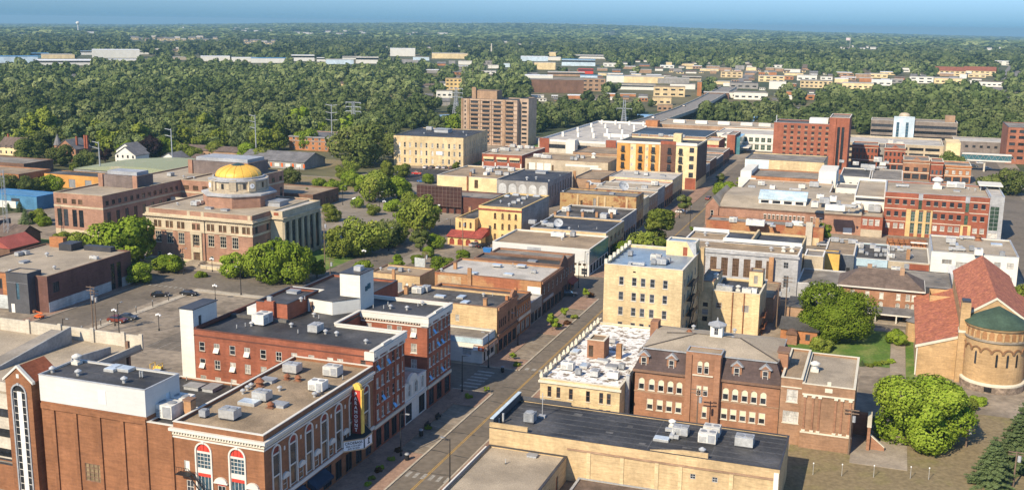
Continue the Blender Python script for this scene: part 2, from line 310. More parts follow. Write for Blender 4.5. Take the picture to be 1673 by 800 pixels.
def qk_lintel(w, h, mat):
    k = ('lintel', round(w, 2), round(h, 2), mat.name)
    if k not in WC: WC[k] = MB().box(-w / 2 - .1, w / 2 + .1, -.07, .03, h, h + .28).mesh('lintel', mat)
    return WC[k]
def archtrim(w, h, mat, arch, t=0.24):
    k = ('at', round(w, 2), round(h, 2), mat.name, arch, t)
    if k in WC: return WC[k]
    b = MB(); r = w / 2; pr = -.13
    if arch:
        zc = h - r; b.box(-r - t, -r, pr, .04, -.05, zc); b.box(r, r + t, pr, .04, -.05, zc); n = 12
        for i in range(n):
            a, c = pi * i / n, pi * (i + 1) / n
            o1 = ((r + t) * cos(a), zc + (r + t) * sin(a)); o2 = ((r + t) * cos(c), zc + (r + t) * sin(c)); i1 = (r * cos(a), zc + r * sin(a)); i2 = (r * cos(c), zc + r * sin(c))
            b.yprism([i1, o1, o2, i2], pr, .04)
        b.box(-.2, .2, pr - .06, .04, h, h + t + .12)
    else:
        b.box(-r - t, -r, pr, .04, -.05, h); b.box(r, r + t, pr, .04, -.05, h); b.box(-r - t, r + t, pr, .04, h, h + t)
    WC[k] = b.mesh('surround', mat); return WC[k]
def bldg(name, label, cat, x, y, rot=0, group=None):
    r = thing(name, label, cat, (x, y, 0), rot, group); r['_o'] = (x, y); return r
def simple(name, label, cat, x0, x1, y0, y1, z, wall, roof, cop=None, par=0.4, rot=0, group=None, faces='SENW', z0=0):
    r = bldg(name, label, cat, x0, y0, rot, group); return r, Vol(r, x0, x1, y0, y1, z0, z, wall, roof, cop, par, faces)
def rel(root, x, y): return (x - root['_o'][0], y - root['_o'][1])
def addbox(root, name, mat, x0, x1, y0, y1, z0, z1):
    ox, oy = root['_o']; return MB().box(x0 - ox, x1 - ox, y0 - oy, y1 - oy, z0, z1).build(name, mat, root)
def text(body, size, mat, parent, loc, rot, name='lettering', ext=0.03, sx=1.0):
    cu = bpy.data.curves.new('lettering', 'FONT'); cu.body = body; cu.size = size; cu.extrude = ext; cu.align_x = 'CENTER'; cu.align_y = 'CENTER'; cu.offset = size * 0.02
    t = bpy.data.objects.new('lettering', cu); COL.objects.link(t); bpy.context.view_layer.update()
    me = bpy.data.meshes.new_from_object(t.evaluated_get(bpy.context.evaluated_depsgraph_get())); bpy.data.objects.remove(t)
    me.materials.clear(); me.materials.append(mat)
    o = link(name, me, parent, loc); o.rotation_euler = rot; o.scale = (sx, 1, 1); return o
# ------------------------------------------------------------------ the setting: terrain, roads, pavements, lawns, river
def struct(o): o['kind'] = 'structure'; return o
T_M = M('terrain_ground', (0.06, 0.075, 0.03), c2=(0.14, 0.12, 0.06), sc=0.006, lo=0.42, hi=0.62, fine=0.25, fsc=0.05, rough=1.0)
ASPH = M('old_asphalt', (0.225, 0.185, 0.138), c2=(0.31, 0.255, 0.19), sc=0.06, fine=0.22, fsc=0.7, pond=.2, rough=0.95); ASPH_D = M('street_asphalt', (0.15, 0.127, 0.10), c2=(0.20, 0.168, 0.13), pond=.18, sc=0.09, fine=0.16, fsc=0.9, rough=0.95); ASPH_N = M('new_black_asphalt', (0.045, 0.045, 0.047), var=0.25, sc=0.15)
PAVE = M('concrete_pavement', (0.30, 0.25, 0.19), var=0.16, sc=0.3, fine=0.12); PAVEB = M('brick_pavers', (0.27, 0.175, 0.125), var=0.18, sc=0.4, fine=0.18, fsc=3); KERB = M('kerb_concrete', (0.40, 0.35, 0.27), var=0.12)
GRASS = M('lawn_grass', (0.10, 0.18, 0.028), c2=(0.20, 0.22, 0.065), sc=0.18, lo=0.45, hi=0.7, fine=0.25, fsc=2.0, rough=1); DRYG = M('dry_grass', (0.245, 0.19, 0.105), c2=(0.19, 0.165, 0.065), sc=0.14, lo=0.5, hi=0.68, fine=0.22, fsc=1.6, rough=1); LINE_W = M('road_paint_white', (0.38, 0.36, 0.32), c2=(0.17, 0.155, 0.13), sc=1.5, lo=0.45, hi=0.7); LINE_Y = M('road_paint_yellow', (0.52, 0.31, 0.06), c2=(0.22, 0.16, 0.08), sc=1.2, lo=0.5, hi=0.8)
WATER = M('river_water', (0.025, 0.04, 0.032), rough=0.12, spec=0.5, fine=0, var=0.2, sc=0.05)
def terrain():
    rs = [0, 40, 100, 200, 300, 450, 600, 800] + list(np.geomspace(1000, 32000, 46)); az = np.linspace(-0.342 - 0.9, -0.342 + 0.9, 91)
    b = MB(); n = len(az)
    for r in rs:
        for a in az:
            x, y = r * sin(a), r * cos(a); b.v.append((x, y, float(gz(x, y)) if r > 700 else 0.0))
    for i in range(len(rs) - 1):
        for j in range(n - 1): b.f.append((i * n + j, i * n + j + 1, (i + 1) * n + j + 1, (i + 1) * n + j))
    b.f = [f[::-1] for f in b.f]
    return struct(b.build('terrain', T_M, smooth=True))
terrain()
def sheet(name, mat, rects, z, kind='structure'):
    b = MB()
    for r in rects:
        if len(r) == 4 and not isinstance(r[0], tuple): x0, x1, y0, y1 = r; b.q((x0, y0, z), (x1, y0, z), (x1, y1, z), (x0, y1, z))
        else: b.q(*[(p[0], p[1], z) for p in r])
    o = b.build(name, mat); o['kind'] = kind; return o
sheet('town_ground', ASPH, [(-300, 62, 60, 430), (-232, 62, 430, 640), (-120, 62, 640, 690)], 0.004)
sheet('main_street', ASPH_D, [(-73.7, -61, 60, 262), (-76, -60.6, 262, 286), (-73.5, -61.2, 286, 470), (-75, -60, 470, 560)], 0.010)
sheet('cross_street', ASPH_D, [(-150, -77.0, 184.2, 199), (-77.0, -73.7, 184.2, 199), (-150, -76, 272, 285), (-60.6, 36, 262, 279)], 0.008)
sheet('civic_street', ASPH_D, [(-230, -137, 232.5, 249.5), (-186.6, -173, 150, 232.5), (-148.5, -137, 249.5, 400)], 0.007)
sheet('avenue', ASPH_D, [(38, 53, 250, 690)], 0.009)
sheet('new_parking_lot', ASPH_N, [(-222, -188, 432, 474)], 0.011)
def slab(name, rects, mat=PAVE, h=0.13):
    b = MB()
    for x0, x1, y0, y1 in rects: b.box(x0, x1, y0, y1, 0.0, h, bottom=False)
    return struct(b.build(name, mat))
slab('pavement', [(-77.2, -73.7, 60, 184), (-61, -57, 60, 219.9), (-61, -57, 220.1, 261.5), (-77.5, -73.7, 199.2, 271.5), (-79.5, -73.6, 286.2, 470), (-61, -57, 280, 470), (-190, -187, 150, 232), (-137, -130, 236, 262)], PAVEB)
slab('bulb_out', [(-73.69, -69.0, 100, 152), (-73.69, -69.0, 176, 183.9), (-73.69, -69.0, 199.3, 206.3), (-73.69, -69.0, 226.5, 239), (-73.69, -69.0, 250.5, 262)], PAVEB)
slab('kerb', [(-68.99, -68.65, 60, 184), (-68.99, -68.65, 199.3, 262), (-61.3, -61.01, 60, 262), (-77.19, -69.2, 183.9, 184.15), (-77.4, -69.2, 199.05, 199.29)], KERB, 0.15)
sheet('parking_bay', ASPH, [(-73.69, -69.0, 152, 176), (-73.69, -69, 206.3, 226.5), (-73.69, -69, 239, 250.5)], 0.014)
b = MB()
for dx in (-.14, .14): b.box(-65.05 + dx - .06, -65.05 + dx + .06, 60, 261, .0, .0145, bottom=False)
for dx in (-.14, .14): b.box(-67.2 + dx - .06, -67.2 + dx + .06, 287, 470, .0, .0145, bottom=False)
struct(b.build('centre_line', LINE_Y))
b = MB()
for k in range(6): b.box(-68.3 + k * 1.32, -67.7 + k * 1.32, 143.2, 145.2, 0, .0147, bottom=False)
for k in range(6): b.box(-76.6, -72.9, 186.0 + k * 1.9, 186.8 + k * 1.9, 0, .0147, bottom=False)
for k in range(5): b.box(-68 + k * 1.5, -67.2 + k * 1.5, 200.2, 201.6, 0, .0147, bottom=False)
for y0, y1 in ((152.5, 175.5), (207, 226), (239.5, 250)):
    y = y0
    while y < y1 - 1.2: b.q((-69.1, y, .0172), (-69.1, y + .11, .0172), (-73.5, y + 1.4, .0172), (-73.5, y + 1.29, .0172)); y += 2.75
for k in range(7): b.box(-185 + k * 1.6, -184.5 + k * 1.6, 230.2, 231.6, 0, .0147, bottom=False)
struct(b.build('white_markings', LINE_W))
b = MB()                                          # faint stall lines of the left car park
for k in range(15):
    b.box(-164 + k * 2.9, -163.9 + k * 2.9, 203, 208, 0, .0147, bottom=False); b.box(-164 + k * 2.9, -163.9 + k * 2.9, 184, 189, 0, .0147, bottom=False)
for k in range(10):
    b.box(-219 + k * 3, -218.9 + k * 3, 466, 471.5, 0, .0160, bottom=False); b.box(-219 + k * 3, -218.9 + k * 3, 446, 451.5, 0, .0160, bottom=False)
struct(b.build('stall_lines', LINE_W))
CRK = M('tar_seam', (0.035, 0.033, 0.032), var=0.3, sc=1)
b = MB(); rr = random.Random(3)
for y in list(np.arange(120, 262, 8.6)) + [290, 303, 318, 331, 347]:
    x = -68.6; yy = y
    while x < -61.4:
        x2 = x + rr.uniform(.8, 1.5); y2 = yy + rr.uniform(-.35, .35); t = rr.uniform(.05, .13)
        b.q((x, yy - t, .0139), (min(x2, -61.3), y2 - t, .0139), (min(x2, -61.3), y2 + t, .0139), (x, yy + t, .0139)); x, yy = x2, y2
for _ in range(34):
    x, yy = rr.uniform(-186, -132), rr.uniform(168, 248); a = rr.choice([0, 0, pi / 2]) + rr.uniform(-.2, .2)
    for k in range(rr.randint(4, 11)):
        x2, y2 = x + 1.3 * cos(a + rr.uniform(-.3, .3)), yy + 1.3 * sin(a + rr.uniform(-.3, .3)); t = rr.uniform(.05, .1)
        b.q((x - t, yy - t, .0133), (x2 + t, y2 - t, .0133), (x2 + t, y2 + t, .0133), (x - t, yy + t, .0133)); x, yy = x2, y2
struct(b.build('tar_seams', CRK))
slab('lot_island', [(-170.5, -168.6, 172, 229), (-170.5, -140, 229.2, 231.5), (-166, -118, 162.2, 163.8)], KERB, 0.12)
slab('civic_pavement', [(-230, -148.6, 249.6, 252.6), (-187.0, -186.4, 150, 232), (-186.5, -180, 252.6, 258.4)], PAVE, 0.12)
slab('plaza', [(-212, -149, 300, 386), (-137, -131.6, 262, 400)], M('plaza_paving', (0.235, 0.20, 0.155), var=.2, sc=.08, pond=.2), 0.10)
slab('school_walk', [(-2.6, 6.4, 174.5, 186.5), (3.2, 6.2, 227, 262), (6.3, 8, 215, 219)], PAVE, 0.06)
sheet('drive', ASPH, [(-2.6, 5.2, 186.5, 229)], 0.012); sheet('church_drive', ASPH, [(5.3, 40, 207, 219.5)], 0.012)
sheet('school_yard', DRYG, [(-12.5, 45, 100, 186), (5.3, 45, 186, 207)], 0.007, 'stuff').name = 'dry_lawn'
sheet('church_lawn', GRASS, [(-19.5, -3.0, 229, 258.5), (-3.0, 3.1, 230, 258.5), (6.3, 8.0, 219.5, 258)], 0.016, 'stuff').name = 'lawn'
sheet('civic_lawn', GRASS, [(-207, -186.5, 252.7, 258.4), (-180, -150, 252.7, 258.4), (-170, -150, 258.4, 290)], 0.016, 'stuff').name = 'lawn'
sheet('dry_verge', DRYG, [(-275, -258, 452, 486), (-262, -214, 392, 428)], 0.013, 'stuff').name = 'dry_lawn'
sheet('verge', GRASS, [(-200, -150, 570, 700), (-236, -190, 500, 545), (-330, -240, 230, 268)], 0.015, 'stuff').name = 'lawn'
sheet('river', WATER, [[(-560, 528), (-470, 520), (-400, 560), (-330, 640), (-262, 720), (-100, 790), (-100, 880), (-300, 800), (-430, 640), (-560, 590)]], 0.03)
# ------------------------------------------------------------------ foreground left: theatre
def dentils(v, f, z0, z1, pr, step=0.5, mat=None, a=None, name='dentils'):
    b = MB(); L = v.L(f); u0, u1 = (0.1, L - 0.1) if a is None else sorted((v.U(f, a[0]), v.U(f, a[1])))
    u = u0
    while u < u1 - step / 2:
        xa, ya = v.pt(f, u, pr); xb, yb = v.pt(f, u + step * .5, 0); b.box(min(xa, xb), max(xa, xb), min(ya, yb), max(ya, yb), z0, z1); u += step
    return b.build(name, mat or TRIM, v.root)
def kid(o, name, mat, x0, x1, y0, y1, z0, z1): return MB().box(x0, x1, y0, y1, z0, z1).build(name, mat, o)
def hood(v, f, a, z, w, mat=TRIM_W):
    o = None; b = MB(); r = w / 2; n = 8
    pts = [(r * cos(pi * k / n), .75 * r * sin(pi * k / n)) for k in range(n + 1)]
    b.yprism(pts, -.3, .02); b.box(-r - .12, r + .12, -.34, .02, -.16, -.001)
    x, y = v.pt(f, v.U(f, a)); return b.build('window_hood', mat, v.root, (x, y, z), ROTZ[f])
t = bldg('theatre', 'red brick theatre with white arched windows, pale cornice and a grey metal stage house', 'theatre', -114.7, 117.5)
TH = t
a = Vol(t, -91.6, -77, 117.5, 149.9, 0, 15, BR_T, R_GRAV, TRIM_W, .5)
for x in (-86.75, -81.3):
    o = a.win('S', x, 4.4, 2.3, 8.0, fr=TRIM_W, gl=GL_B, mul=(3, 0), arch=True, trim=TRIM_W)
    kid(o, 'fanlight', RED_P, -1.05, 1.05, .06, .12, 6.85, 7.98); kid(o, 'transom', TRIM_W, -1.1, 1.1, .0, .14, 6.55, 6.85)
    kid(o, 'spandrel', TRIM_W, -1.1, 1.1, .03, .12, 3.6, 4.35); kid(o, 'red_spandrel', RED_P, -1.05, 1.05, .04, .13, 3.1, 3.6)
    for z in (4.85, 5.4, 6.0): kid(o, 'glazing_bar', TRIM_W, -1.05, 1.05, .07, .11, z, z + .07)
for x in (-84.0, -78.9):
    a.win('S', x, 4.6, 1.3, 2.0, fr=TRIM_W, gl=GL, mul=(1, 0)); hood(a, 'S', x, 7.15, 2.0); a.pan('lintel_panel', RED_P, 'S', x - .65, x + .65, 6.65, 7.0, .05)
a.win('S', -89.6, 7.9, 0.9, 1.6, gl=WHITE_P, fr=TRIM_W, mul=(0, 0)); a.win('S', -89.2, 4.6, 1.2, 2.0, fr=TRIM_W, gl=GL, mul=(1, 1))
for i, y in enumerate((120.5, 124.9, 129.35, 133.8, 138.2, 142.7, 147.4)):
    o = a.win('E', y, 5.0, 1.85, 7.4, fr=TRIM_W, gl=GL_BR, mul=(0, 0), arch=True, trim=TRIM_W)
    kid(o, 'fanlight', RED_D, -.85, .85, .06, .12, 6.35, 7.3); kid(o, 'transom', TRIM_W, -.9, .9, .0, .14, 6.1, 6.3); kid(o, 'dark_panel', GL, -.85, .85, .07, .12, 3.1, 6.1); kid(o, 'transom', TRIM_W, -.9, .9, .0, .14, 2.9, 3.1)
    if i < 6:
        a.win('E', y + 2.2, 5.0, 1.1, 1.9, fr=TRIM_W, gl=GL_BR, mul=(0, 1)); hood(a, 'E', y + 2.2, 7.1, 1.7); a.pan('plaque', TRIM_W, 'E', y + 2.0, y + 2.35, 11.0, 11.6, .06)
a.band('cornice', TRIM_W, 13.75, 14.15, .5, 'SE'); dentils(a, 'S', 13.4, 13.75, .35, .45); dentils(a, 'E', 13.4, 13.75, .35, .45); a.band('cornice_bed', TRIM, 13.15, 13.4, .2, 'SE'); a.band('string_course', TRIM_W, 12.72, 12.95, .12, 'SE')
a.band('shopfront_fascia', TRIM_W, 4.2, 4.75, .2, 'E'); a.row('E', 119.5, 134.5, 5, .3, 2.6, 3.4, fr=TRIM_D, gl=GL, mul=(1, 0)); a.row('E', 138, 148, 4, .3, 2.0, 3.0, fr=TRIM_D, gl=GL, mul=(1, 0))
a.done()
b = MB(); ox, oy = t['_o']                         # shopfront awnings
for y0, y1 in ((123, 127.2), (128.5, 133.6)): b.yprism([(37.75, 3.9), (37.75, 2.9), (39.3, 2.5), (39.3, 2.9)], y0 - oy, y1 - oy)
b.build('awning', M('navy_awning', (0.02, 0.035, 0.06)), t)
s = Vol(t, -114.7, -96, 117.5, 125, 0, 15, BR_T, None, faces='SEW'); s.win('S', -106, 3.6, 3.0, 2.8, fr=TRIM_B, gl=M('louvre', (0.22, 0.16, 0.09), course=.3), mul=(3, 3)); s.done()
for x in (-112.5, -108.5, -104.3, -100.2, -96.35): s.pan('pilaster', BR_T, 'S', x - .28, x + .28, 0, 13.9, .22)
s.pan('brick_frieze', BR_T, 'S', -114.6, -96.1, 13.9, 14.7, .24)
s2 = Vol(t, -96, -91.6, 117.5, 125, 0, 14.3, BR_T, R_BLK, TRIM_W, .4, faces='S'); s2.done(); s2.pan('pilaster', BR_T, 'S', -92.2, -91.7, 0, 13.9, .2)
mt = Vol(t, -114.7, -96, 117.42, 125.2, 15, 19, METAL_W, R_BLK, GALV, .25, copw=.2); mt.pan('patched_panel', WHITE_P, 'S', -104.2, -102.8, 15.9, 18.0, .05); mt.win('E', 122.5, 15.05, .95, 2.0, gl=PLAT); mt.done()
lo = Vol(t, -114.7, -91.62, 125, 149.9, 0, 8.6, BR_T, R_BLK, TRIM_W, .3, faces='WNE'); lo.done()
lo2 = Vol(t, -91.9, -91.6, 125, 149.9, 8.6, 15.0, BR_DK, None, faces='W'); lo2.done()
# the blade sign and marquee
SIGN_Y = M('sign_yellow', (0.70, 0.48, 0.10)); SIGN_R = M('sign_red', (0.42, 0.05, 0.035)); SIGN_D = M('sign_maroon', (0.20, 0.035, 0.025)); SIGN_W = M('sign_white', (0.78, 0.78, 0.76), fine=0, var=.02)
sg = thing('theatre_sign', 'tall red and yellow vertical blade sign lettered PARAMOUNT on the brick theatre', 'sign', (-76.9, 142.6, 5.9)); sg['_o'] = (0, 0); sg.scale = (.86, 1, 1)
MB().box(.1, 1.9, -.35, .35, .4, 7.6).build('sign_body', SIGN_D, sg)
n = 8; MB().yprism([(.1, 7.61), (1.9, 7.61)] + [(1.0 + .9 * cos(pi * k / n), 7.9 + .75 * sin(pi * k / n)) for k in range(n + 1)], -.33, .33).build('sign_crown', SIGN_Y, sg)
MB().box(1.91, 2.15, -.4, .4, .5, 7.7).build('sign_edge', SIGN_Y, sg)
MB().yprism([(.9, 7.55), (1.85, 3.6), (1.89, 3.6), (1.89, 7.55)], -.37, -.352).build('red_flash', SIGN_R, sg); MB().yprism([(.12, 6.7), (.9, 6.3), (.9, 7.55), (.12, 7.55)], -.37, -.352).build('red_flash', SIGN_R, sg)
MB().tube((-.1, 0, 1.5), (.2, 0, 1.5), .08).tube((-.1, 0, 6.8), (.2, 0, 6.8), .08).build('bracket', BLK, sg)
for i, ch in enumerate('PARAMOUNT'): text(ch, .78, SIGN_W, sg, (.92, -.40, 6.95 - i * .74), (pi / 2, 0, 0), 'letter', .02, 1.1)
for i, ch in enumerate('PARAMOUNT'): text(ch, .78, SIGN_W, sg, (.92, .40, 6.95 - i * .74), (pi / 2, 0, pi), 'letter', .02, 1.1)
mq = thing('marquee', 'dark theatre marquee with white letter boards jutting over the pavement below the blade sign', 'marquee', (-77, 139.3, 4.1))
P = [(0.03, 0), (2.5, 2.5), (2.5, 5.0), (0.03, 7.5)]
MB().prism(P, 0, 2.0).build('canopy', M('marquee_dark', (0.03, 0.033, 0.036)), mq)
def board(p, q, z0, z1, off=.06):
    d = Vector((q[0] - p[0], q[1] - p[1], 0)); L = d.length; d.normalize(); nrm = Vector((d.y, -d.x, 0)); r = math.atan2(d.y, d.x)
    m = (Vector((p[0] + q[0], p[1] + q[1], 0)) / 2) + nrm * off
    MB().box(-L / 2 + .15, L / 2 - .15, -.05, .05, z0, z1).build('letter_board', SIGN_W, mq, tuple(m), r)
    f = MB(); f.box(-L / 2, L / 2, -.12, .04, z0 - .18, z0 - .01); f.box(-L / 2, L / 2, -.12, .04, z1 + .01, z1 + .18); f.build('board_frame', M('marquee_bulbs', (0.5, 0.34, 0.2)), mq, tuple(m), r)
    return m + nrm * .06, r
m, r = board(P[0], P[1], .25, 1.75)
for s_, sz, zz in (('CROEBASS', .60, 1.36), ('FREE CONCERT', .36, .86), ('JUN 28 2020', .36, .48)): text(s_, sz, BLK, mq, (m.x, m.y, zz), (pi / 2, 0, r), 'lettering', .012)
m, r = board(P[1], P[2], .25, 1.75)
MB().cb(0, 0, .25, .04, .55, 1.2).cb(0, 0, .8, .04, .55, .7).rev(0, 0, [(.02, 1.22), (.16, 1.3), (.16, 1.5), (.02, 1.58)], 8).build('emblem', BLK, mq, (m.x + .02, m.y, 0), r)
board(P[2], P[3], .25, 1.75)
# parking ramp with its stair tower
t = bldg('parking_ramp', 'pale concrete parking ramp with open decks beside the theatre stage house', 'parking garage', -165, 117.5)
v = Vol(t, -165, -120.2, 118.5, 144, 0, 15, CONC, None, faces='SEN')
for z in (1.2, 4.4, 7.6, 10.8): v.row('S', -162, -124.5, 7, z, 5.0, 1.4, gl=GL)
v.win('S', -122, 1.2, 1.6, 1.2, gl=GL); v.done()
ox, oy = t['_o']
MB().box(0, 47.5, 1, 26.5, 14.6, 15.01).build('deck', R_GRAV2, t)
for n_, b4 in (('parapet_wall', (0, 44.8, .98, 1.2, 15, 16.4)), ('parapet_wall', (0, 47.5, 26.2, 26.5, 15, 17.2)), ('parapet_wall', (47.2, 47.5, 12, 26.2, 15, 15.9))): MB().box(*b4).build(n_, CONC, t)
for x in (2, 9, 16, 23, 30, 37, 43.5, 47.15): MB().box(x, x + .7, 25.9, 26.19, 15, 17.6).build('parapet_post', CONC, t)
MB().xprism([(8.2, 15.02), (24.5, 15.02), (24.5, 17.9), (8.2, 15.6)], 34, 34.3).build('ramp_wall', M('ramp_grey', (0.30, .30, .29)), t)
MB().xprism([(8.2, 14.7), (24.5, 14.7), (24.5, 17.0), (8.2, 15.02)], 30, 33.98).build('ramp', R_GREY, t)
MB().xprism([(13, 15.02), (22, 15.02), (22, 16.2), (13, 16.9)], 44.3, 44.6).build('ramp_wall', M('ramp_grey', (0.30, .30, .29)), t)
MB().cb(46.8, 23.5, .5, .5, 9, 17).build('column', TRIM_B, t)
st = Vol(t, -120.2, -115.4, 116.6, 122, 0, 18.0, BR_T, None, faces='SEWN')
o = st.win('S', -117.8, .6, 2.4, 16.6, fr=TRIM_W, gl=GL, mul=(0, 14), arch=True, trim=TRIM_G, lintel=None)
kid(o, 'white_strip', WHITE_P, -.42, .42, .03, .13, .1, 15.6); st.done()
x0, x1, y0, y1 = st.x0, st.x1, st.y0, st.y1; xm = (x0 + x1) / 2
MB().yprism([(x0, 18), (x1, 18), (xm, 19.9)], y0, y1 + .0).build('gable', BR_T, t)
b = MB()
for sgn, xa in ((1, x0), (-1, x1)):
    b.yprism([(xa - sgn * .35, 17.75), (xm, 19.98), (xm, 20.12), (xa - sgn * .35, 17.9)][::sgn], y0 + .4, y1)
b.build('roof', M('rust_metal_roof', (0.27, 0.085, 0.04), course=.15), t)
b = MB()
for sgn, xa in ((1, x0), (-1, x1)): b.yprism([(xa - sgn * .4, 17.6), (xm, 19.9), (xm, 20.3), (xa - sgn * .4, 17.98)][::sgn], y0 - .15, y0 + .39)
b.build('verge_trim', TRIM_W, t); MB().box(xm - .25, xm + .25, y0 - .05, y0, 18.3, 18.9).build('plaque', TRIM_W, t)
Vol(t, -130, -120.2, 116.8, 118.4, 0, 4.2, BR_T, R_GREY, None, .2).done()

# ------------------------------------------------------------------ hotel
t = bldg('hotel', 'red brick hotel round a street court with white cornices and a white lift tower', 'hotel', -111.5, 150); HT = t
WK = dict(fr=TRIM_W, gl=GL_W, sill=TRIM_W)
v = Vol(t, -111.5, -77, 150, 162, 0, 17.5, BR_H, None, faces='SE')
rw = random.Random(5)
def opensash(o, w):
    if o: MB().q((-w / 2, -.02, .85), (w / 2, -.02, .85), (w / 2, -.5, .1), (-w / 2, -.5, .1)).q((-w / 2, -.5, .08), (w / 2, -.5, .08), (w / 2, -.02, .83), (-w / 2, -.02, .83)).build('open_sash', TRIM_W, o)
for j, z in enumerate((13.65, 10.65, 7.6)):
    for i, x in enumerate((-110, -107, -103.85, -100.9, -97.75, -94.7)):
        o = v.win('S', x, z, 1.15, 1.65, fr=TRIM_W, gl=rw.choice([GL_W, GL_W, GL]), mul=(1, 1) if i % 2 else (0, 1), sill=TRIM_B)
        if (i + j) in (1, 3, 6): opensash(o, 1.05)
for x in (-91.7, -88.45, -84.9, -83.05): v.win('S', x, 14.5, 1.1, .95, gl=GL_W, fr=TRIM_W, sill=TRIM_W)
v.win('S', -78.8, 14.9, 1.0, .85, fr=TRIM_B, gl=GL)
SASH = M('sky_blue_sash', (0.10, 0.34, 0.62), rough=.3)  # sash glass with the sky's reflection painted in as blue
def efacade(v, ys, seed):
    r = random.Random(seed)
    for z in (13.6, 10.7, 7.9, 5.2):
        for y in ys:
            o = v.win('E', y, z, .85, 1.75, fr=TRIM_W, gl=r.choice([GL, GL_W]), sill=TRIM_W)
            if o and r.random() < .28: MB().q((-.42, -.02, 1.0), (.42, -.02, 1.0), (.42, -.55, .25), (-.42, -.55, .25)).q((-.42, -.55, .24), (.42, -.55, .24), (.42, -.02, .99), (-.42, -.02, .99)).build('open_sash', SASH, o)
efacade(v, (151.6, 153.4, 155.4, 157.6, 159.3, 161), 2)
v.row('E', 151.8, 160.6, 4, .35, 2.0, 3.2, fr=TRIM_D, gl=GL, mul=(1, 0)); v.band('shop_fascia', TRIM, 3.95, 4.5, .25, 'E'); v.band('cornice', TRIM_W, 16.45, 17.4, .55, 'E'); v.band('string_course', TRIM_W, 15.62, 15.85, .15, 'E')
for y in (151.5, 155, 158.8, 161.2): v.pan('cornice_bracket', TRIM_W, 'E', y - .35, y + .35, 15.86, 16.44, .4); v.pan('pier', BR_H, 'E', y - 1.0, y - .55, 4.6, 15.6, .14)
v.band('brick_string', BR_DK, 16.3, 16.5, .08, 'S'); v.pan('corner_capital', TRIM_W, 'S', -78.4, -76.6, 15.9, 17.3, .35); v.done()
c1 = Vol(t, -90.4, -77, 150.2, 162, 8, 17.5, BR_H, None, faces='N'); c1.row('N', -88, -80, 4, 13.6, 1, 1.6, **WK); c1.done()
c2 = Vol(t, -111.4, -90.4, 162, 171.6, 8, 17.5, BR_H, None, faces='E'); c2.row('E', 164, 169.6, 3, 13.6, 1, 1.6, **WK); c2.done()
v2 = Vol(t, -90.4, -77, 171.6, 182.5, 0, 17.5, BR_H, None, faces='SE')
for z in (13.6, 10.6, 7.6):
    o = v2.win('S', -79.7, z, 1.2, 1.75, fr=TRIM_W, gl=GL_W, mul=(1, 1), sill=TRIM_W); opensash(o, 1.1) if z > 13 else None
for x in (-88.8, -84.6, -82.6): v2.win('S', x, 13.6, 1.0, 1.75, fr=TRIM_W, gl=GL_W, sill=TRIM_W)
efacade(v2, (172.8, 174.5, 176.3, 178.2, 180.0, 181.6), 9)
v2.row('E', 173.4, 180.8, 3, .35, 2.3, 3.2, fr=TRIM_D, gl=GL, mul=(1, 0)); v2.band('shop_fascia', TRIM, 3.95, 4.5, .25, 'E'); v2.band('cornice', TRIM_W, 16.45, 17.4, .5, 'SE'); v2.band('string_course', TRIM_W, 15.62, 15.85, .12, 'SE'); dentils(v2, 'S', 16.12, 16.44, .3, .55)
for y in (173, 176.5, 179.4, 181.9): v2.pan('cornice_bracket', TRIM_W, 'E', y - .35, y + .35, 15.86, 16.44, .4)
v2.pan('corner_capital', TRIM_W, 'S', -78.2, -76.6, 15.9, 17.3, .42); v2.done()
Vol(t, -111.5, -77, 171.6, 182.5, 0, 17.5, BR_H, None, faces='N').done(); Vol(t, -111.5, -77, 150, 182.5, 0, 17.5, BR_H, None, faces='W').done()
MB().box(.02, 34.48, .02, 12, 16.6, 17.0).build('roof', R_BLK, t); MB().box(.02, 21.1, 12.001, 21.6, 16.6, 17.0).build('roof', R_BLK, t); MB().box(.02, 34.48, 21.601, 32.48, 16.6, 17.0).build('roof', R_BLK, t)
b = MB(); e = (17.46, 17.66)
for x0, x1, y0, y1 in ((34.1, 34.9, -.4, 12.4), (21.0, 34.1, 11.6, 12.05), (20.7, 21.3, 12.06, 21.5), (21.3, 34.1, 21.2, 21.9), (34.1, 34.9, 21.2, 32.9), (0, 34.1, 32.1, 32.55)): b.box(x0, x1, y0, y1, *e)
b.box(34.5, 34.95, 3, 6, 17.67, 18.0).box(34.5, 34.95, 24.5, 28, 17.67, 18.0)
for x0, x1, y0, y1 in ((34.1, 34.46, .1, 11.6), (21.3, 34.1, 11.7, 11.95), (20.8, 21.08, 12.1, 21.5), (21.3, 34.1, 21.65, 21.9), (34.1, 34.46, 21.9, 32.1), (0, 34.1, 32.15, 32.45)): b.box(x0, x1, y0, y1, 16.9, 17.459)
b.build('coping', TRIM_W, t); b = MB(); b.box(-.04, 34.09, -.06, .25, 17.42, 17.56).box(-.06, .3, .26, 32.09, 17.2, 17.75); b.build('brick_coping', BR_DK, t)
f = Vol(t, -90.3, -77.2, 162.02, 171.58, 0, 7.6, WHITE_W, R_LT, TRIM_W, .4, faces='E')
for y in (164.2, 167.0, 169.7): f.win('E', y, 4.9, 1.3, 2.3, fr=TRIM_W, gl=GL_W, arch=True, trim=TRIM_W)
f.row('E', 164, 169.6, 2, .3, 2.6, 3.3, fr=TRIM_D, gl=GL, mul=(1, 0)); f.band('shop_fascia', TRIM_W, 3.8, 4.4, .2, 'E'); f.done()
n = 10; x, y = rel(t, -77.05, 165.3); MB().yprism([(1.9 * cos(pi * k / n), 1.3 * sin(pi * k / n)) for k in range(n + 1)], -.15, .35).build('arched_pediment', TRIM_W, t, (x, y, 7.65), pi / 2)
